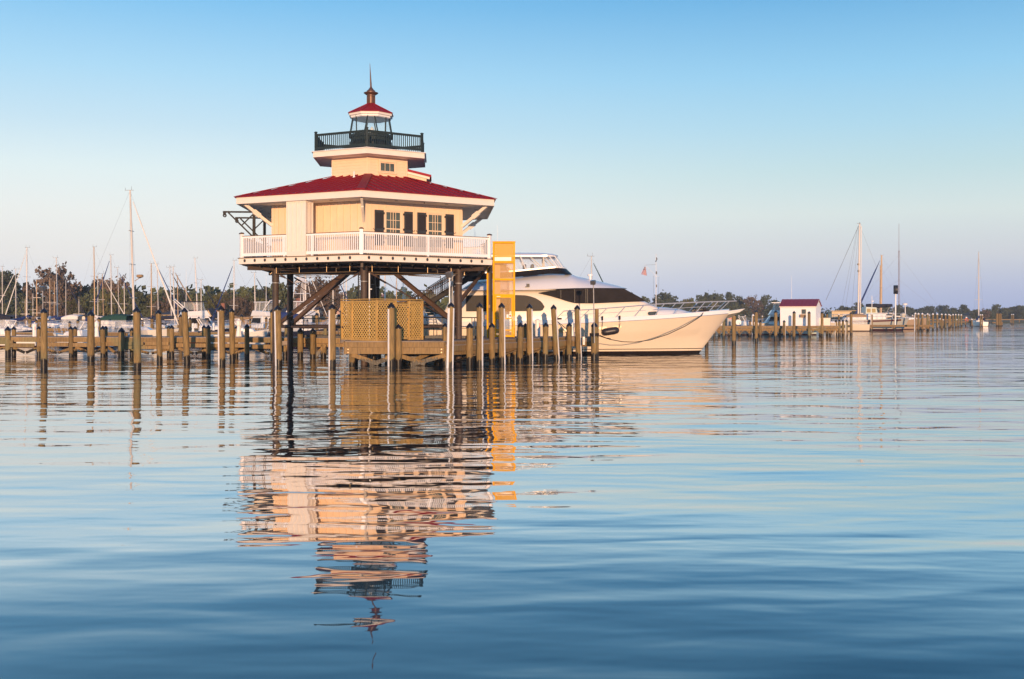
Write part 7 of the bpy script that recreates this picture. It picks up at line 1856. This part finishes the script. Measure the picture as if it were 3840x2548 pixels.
RT_ = [('dark_b', 2415, 1108, 350, 46), ('dark_a', 2400, 1125, 345, 50), ('dark_b', 2495, 1093, 385, 80), ('dark_a', 2530, 1108, 380, 60), ('dark_a', 2465, 1115, 380, 45), ('olive', 2570, 1114, 390, 45), ('green_b', 2590, 1118, 390, 40), ('dark_a', 2620, 1104, 395, 50), ('dark_b', 2650, 1094, 400, 48), ('dark_b', 2680, 1096, 405, 52), ('dark_a', 2705, 1100, 400, 40), ('dark_b', 2733, 1092, 400, 44), ('dark_a', 2765, 1108, 402, 44), ('olive', 2672, 1120, 385, 46), ('olive', 2785, 1136, 385, 36), ('brown', 2818, 1104, 392, 58), ('brown_b', 2838, 1140, 386, 46), ('dark_a', 2880, 1104, 395, 52), ('dark_b', 2904, 1122, 395, 46), ('dark_a', 2860, 1126, 398, 42), ('green_a', 2942, 1129, 400, 26), ('dark_b', 2640, 1128, 380, 50), ('dark_a', 2715, 1130, 382, 56), ('green_b', 2755, 1135, 380, 44), ('dark_b', 2900, 1140, 384, 56), ('dark_a', 2560, 1132, 378, 50), ('dark_b', 2500, 1130, 376, 70),
       ('dark_a', *z7(15, 985), 440, 40), ('dark_b', *z7(60, 995), 450, 36), ('dark_a', *z7(180, 948), 430, 44), ('dark_b', *z7(215, 960), 440, 34), ('dark_a', *z7(100, 1005), 450, 36), ('dark_b', *z7(385, 957), 470, 30), ('dark_a', *z7(330, 985), 465, 42), ('green_b', *z7(430, 980), 470, 40), ('dark_b', *z7(510, 985), 480, 44), ('dark_a', *z7(640, 975), 480, 50), ('dark_b', *z7(720, 993), 500, 46), ('dark_a', *z7(770, 1008), 510, 34), ('dark_b', *z7(880, 1005), 560, 44), ('dark_a', *z7(930, 988), 560, 40), ('dark_b', *z7(985, 988), 560, 36), ('dark_a', *z7(840, 1020), 565, 34), ('dark_b', *z7(1080, 978), 600, 34), ('dark_a', *z7(1145, 980), 590, 36), ('dark_b', *z7(1215, 1005), 600, 34), ('dark_a', *z7(1315, 972), 480, 46), ('green_a', *z7(1460, 1032), 420, 34), ('brown_b', *z7(1530, 1022), 430, 40), ('green_b', *z7(1580, 1022), 430, 34), ('dark_a', *z7(1690, 970), 470, 46), ('dark_b', *z7(1780, 1012), 500, 44), ('dark_a', *z7(1840, 1000), 500, 40), ('dark_b', *z7(1905, 980), 500, 46), ('dark_a', *z7(1960, 985), 500, 40), ('dark_b', *z7(1745, 1020), 480, 30), ('dark_a', *z7(1885, 1018), 480, 40)]
rm_ = [(2450, 'behind the yacht windscreen'), (2520, 'behind the flagpole'), (2600, 'just right of the flagpole'), (2660, 'above the yacht foredeck'), (2720, 'left of the bow pulpit'), (2800, 'above the bow pulpit'), (2860, 'right of the bow pulpit'), (2962, 'left of the shed'), (3180, 'right of the shed'), (3240, 'behind the tall white mast'), (3310, 'behind the dark boom cover'), (3365, 'left of the radio tower'), (3430, 'right of the radio tower'), (3500, 'behind the receding row'), (3560, 'beyond the end of the receding row'), (3640, 'left of the lone sailboat'), (3720, 'right of the lone sailboat'), (3790, 'above the piling cluster'), (3900, 'at the right edge')]
seen2 = {}
for k_, x, yt, Y, w in RT_:
    pos = next(t_ for xr, t_ in rm_ if x < xr); base = KIND[k_][0] + ' ' + pos
    i_ = seen2.get(base, 0); seen2[base] = i_ + 1
    if i_: base = KIND[k_][1] + ' ' + pos + (', nearer and lower' if yt > 1118 else ', taller than its neighbour')
    tree(k_, x, yt, Y, w * 1.15, base, GT2, low=.14)
# shrubby understorey that reads as one dark band behind the boats
def thicket(name, x0, x1, Y0, Y1, h0, n, m, seed):
    r = random.Random(seed); q = MB()
    for i in range(n):
        f = r.random(); Y = Y0 + (Y1 - Y0) * f + r.uniform(-6, 6); x = ((x0 + (x1 - x0) * f) - 1920) / FPX * (Y0 + (Y1 - Y0) * f); hh = h0 * (.55 + .45 * math.sin(f * 61) ** 2) * r.uniform(.35, 1)
        z = .6 + hh * r.random() ** .8; p = Vector((x, Y, z)); e = h0 * .075 * r.uniform(.6, 1.5)
        n_ = Vector((r.gauss(0, 1), r.gauss(0, 1), r.gauss(.4, 1))).normalized(); t1 = n_.orthogonal().normalized(); t2 = n_.cross(t1)
        q.add([p - t1 * e, p - t2 * e * .7, p + t1 * e, p + t2 * e * .7], [(0, 1, 2, 3)])
    o = q.part(name, m, None); o['kind'] = 'stuff'; o['label'] = 'dark band of undergrowth along the shore'; return o
thicket('undergrowth', -60, 1700, 192, 203, 5.6, 24000, 'leaf_dark', 5)
o_ = thicket('distant_wood', -80, 1690, 214, 226, 8.6, 26000, 'leaf_green', 15); o_['label'] = 'green wood far behind the marina masts'
thicket('undergrowth', 1690, 2400, 235, 350, 7.0, 9000, 'leaf_dark', 12)
thicket('undergrowth', 2380, 3150, 372, 400, 5.5, 7000, 'leaf_dark', 6)
thicket('undergrowth', 3120, 3560, 470, 590, 5.0, 5000, 'leaf_dark', 8)
thicket('undergrowth', 3540, 3960, 470, 500, 5.5, 5000, 'leaf_dark', 9)
# houses on the shore
def house(label, x0, x1, yeave, yridge, Y, depth=7, wall='house_cream', roof='roof_shingle', gable=False, chim=None, rz=0.0, wins=3, name='house'):
    X0, X1 = (x0 - 1920) / FPX * Y, (x1 - 1920) / FPX * Y; ze, zr = EYE + (HZ - yeave) / FPX * Y, EYE + (HZ - yridge) / FPX * Y
    w = (X1 - X0) / 2; h_ = thing(name, label, 'house', ((X0 + X1) / 2, Y + depth / 2, .8), rz)
    lp_ = lambda q, n, m, par=None, **k: q.part(n, m, par or h_, world=False, **k)
    ze -= .8; zr -= .8; d = depth / 2
    q = MB()
    if gable:
        q.add([Vector(p_) for p_ in ((-w, -d, 0), (w, -d, 0), (w, d, 0), (-w, d, 0), (-w, -d, ze), (w, -d, ze), (w, d, ze), (-w, d, ze), (0, -d, zr - .1), (0, d, zr - .1))], [(0, 1, 5, 8, 4), (1, 2, 6, 5), (2, 3, 7, 9, 6), (3, 0, 4, 7)])
    else: q.box((0, 0, ze / 2), (2 * w, depth, ze))
    wl = lp_(q, 'wall', wall)
    q = MB()
    if gable:
        for s_ in (-1, 1): q.prism([(s_ * (w + .4), -d - .4, ze - .3), (s_ * (w + .4), d + .4, ze - .3), (0, d + .4, zr), (0, -d - .4, zr)], (0, 0, .15))
    else:
        i_ = min(w * .55, d); q.add([Vector(p_) for p_ in ((-w - .5, -d - .5, ze - .02), (w + .5, -d - .5, ze - .02), (w + .5, d + .5, ze - .02), (-w - .5, d + .5, ze - .02), (-w + i_, 0, zr), (w - i_, 0, zr))], [(0, 1, 5, 4), (1, 2, 5), (2, 3, 4, 5), (3, 0, 4), (3, 2, 1, 0)])
    rf = lp_(q, 'roof', roof)
    if chim is not None:
        q = MB(); q.box((chim, 0, zr + .1), (.7, .7, 1.7)); lp_(q, 'chimney', 'brick', rf)
    for i in range(wins):
        xx = -w + (i + .5) * 2 * w / wins; zz = ze * .55
        q = MB(); q.box((xx, -d - .03, zz), (.9, .08, 1.4)); wn = lp_(q, 'window', 'white_paint')
        q = MB(); q.box((xx, -d - .075, zz), (.7, .03, 1.2)); lp_(q, 'pane', 'window_glass', wn)
        for s_ in (-.62, .62): q = MB(); q.box((xx + s_, -d - .04, zz), (.3, .06, 1.4)); lp_(q, 'shutter', 'canvas_navy', wn)
house('low yellow house with grey hip roof and dark shutters', 604, 674, 1180, 1163, 172, 8, 'house_cream', wins=5, chim=3.0)
house('tan gabled house behind the navy canopied cruiser', 770, 792, 1185, 1160, 178, 6, 'house_cream', gable=True, wins=1)
house('pinkish gabled house left of the first striped piling', 792, 826, 1180, 1158, 182, 6, 'house_pink', gable=True, wins=2, chim=.5)
house('tan house with tall dark roof behind the left lighthouse leg', 1048, 1084, 1173, 1150, 172, 8, 'house_pink', wins=2)
house('white house with brick chimney seen between lighthouse legs', 1110, 1196, 1162, 1138, 184, 8, 'house_white', wins=6, chim=-2.3)
house('pink gabled house at the left edge of the lattice', 1262, 1290, 1172, 1150, 176, 6, 'house_pink', gable=True, wins=2)
house('brown low house with blue patch behind the left edge masts', -4, 38, 1190, 1181, 180, 6, 'canvas_tan', wins=2)
house('small grey house with steep roof behind the lone sailboat', 3640, 3668, 1182, 1171, 430, 7, 'house_pink', wins=2)
# ------------------------------------------------------------------ morning haze over the river
hm_ = bpy.data.materials.new('haze_air'); hm_.use_nodes = True; M['haze_air'] = hm_
t = hm_.node_tree; t.nodes.remove(t.nodes['Principled BSDF'])
pv = t.nodes.new('ShaderNodeVolumePrincipled'); pv.inputs['Color'].default_value = (.74, .84, 1.0, 1); pv.inputs['Density'].default_value = 0.00033; pv.inputs['Anisotropy'].default_value = 0.0
t.links.new(pv.outputs[0], t.nodes['Material Output'].inputs['Volume'])
q = MB(); q.box((0, 440, 31), (2020, 1040, 66)); o = q.part('haze', 'haze_air', None); o['kind'] = 'stuff'; o['label'] = 'thin morning haze over the river'
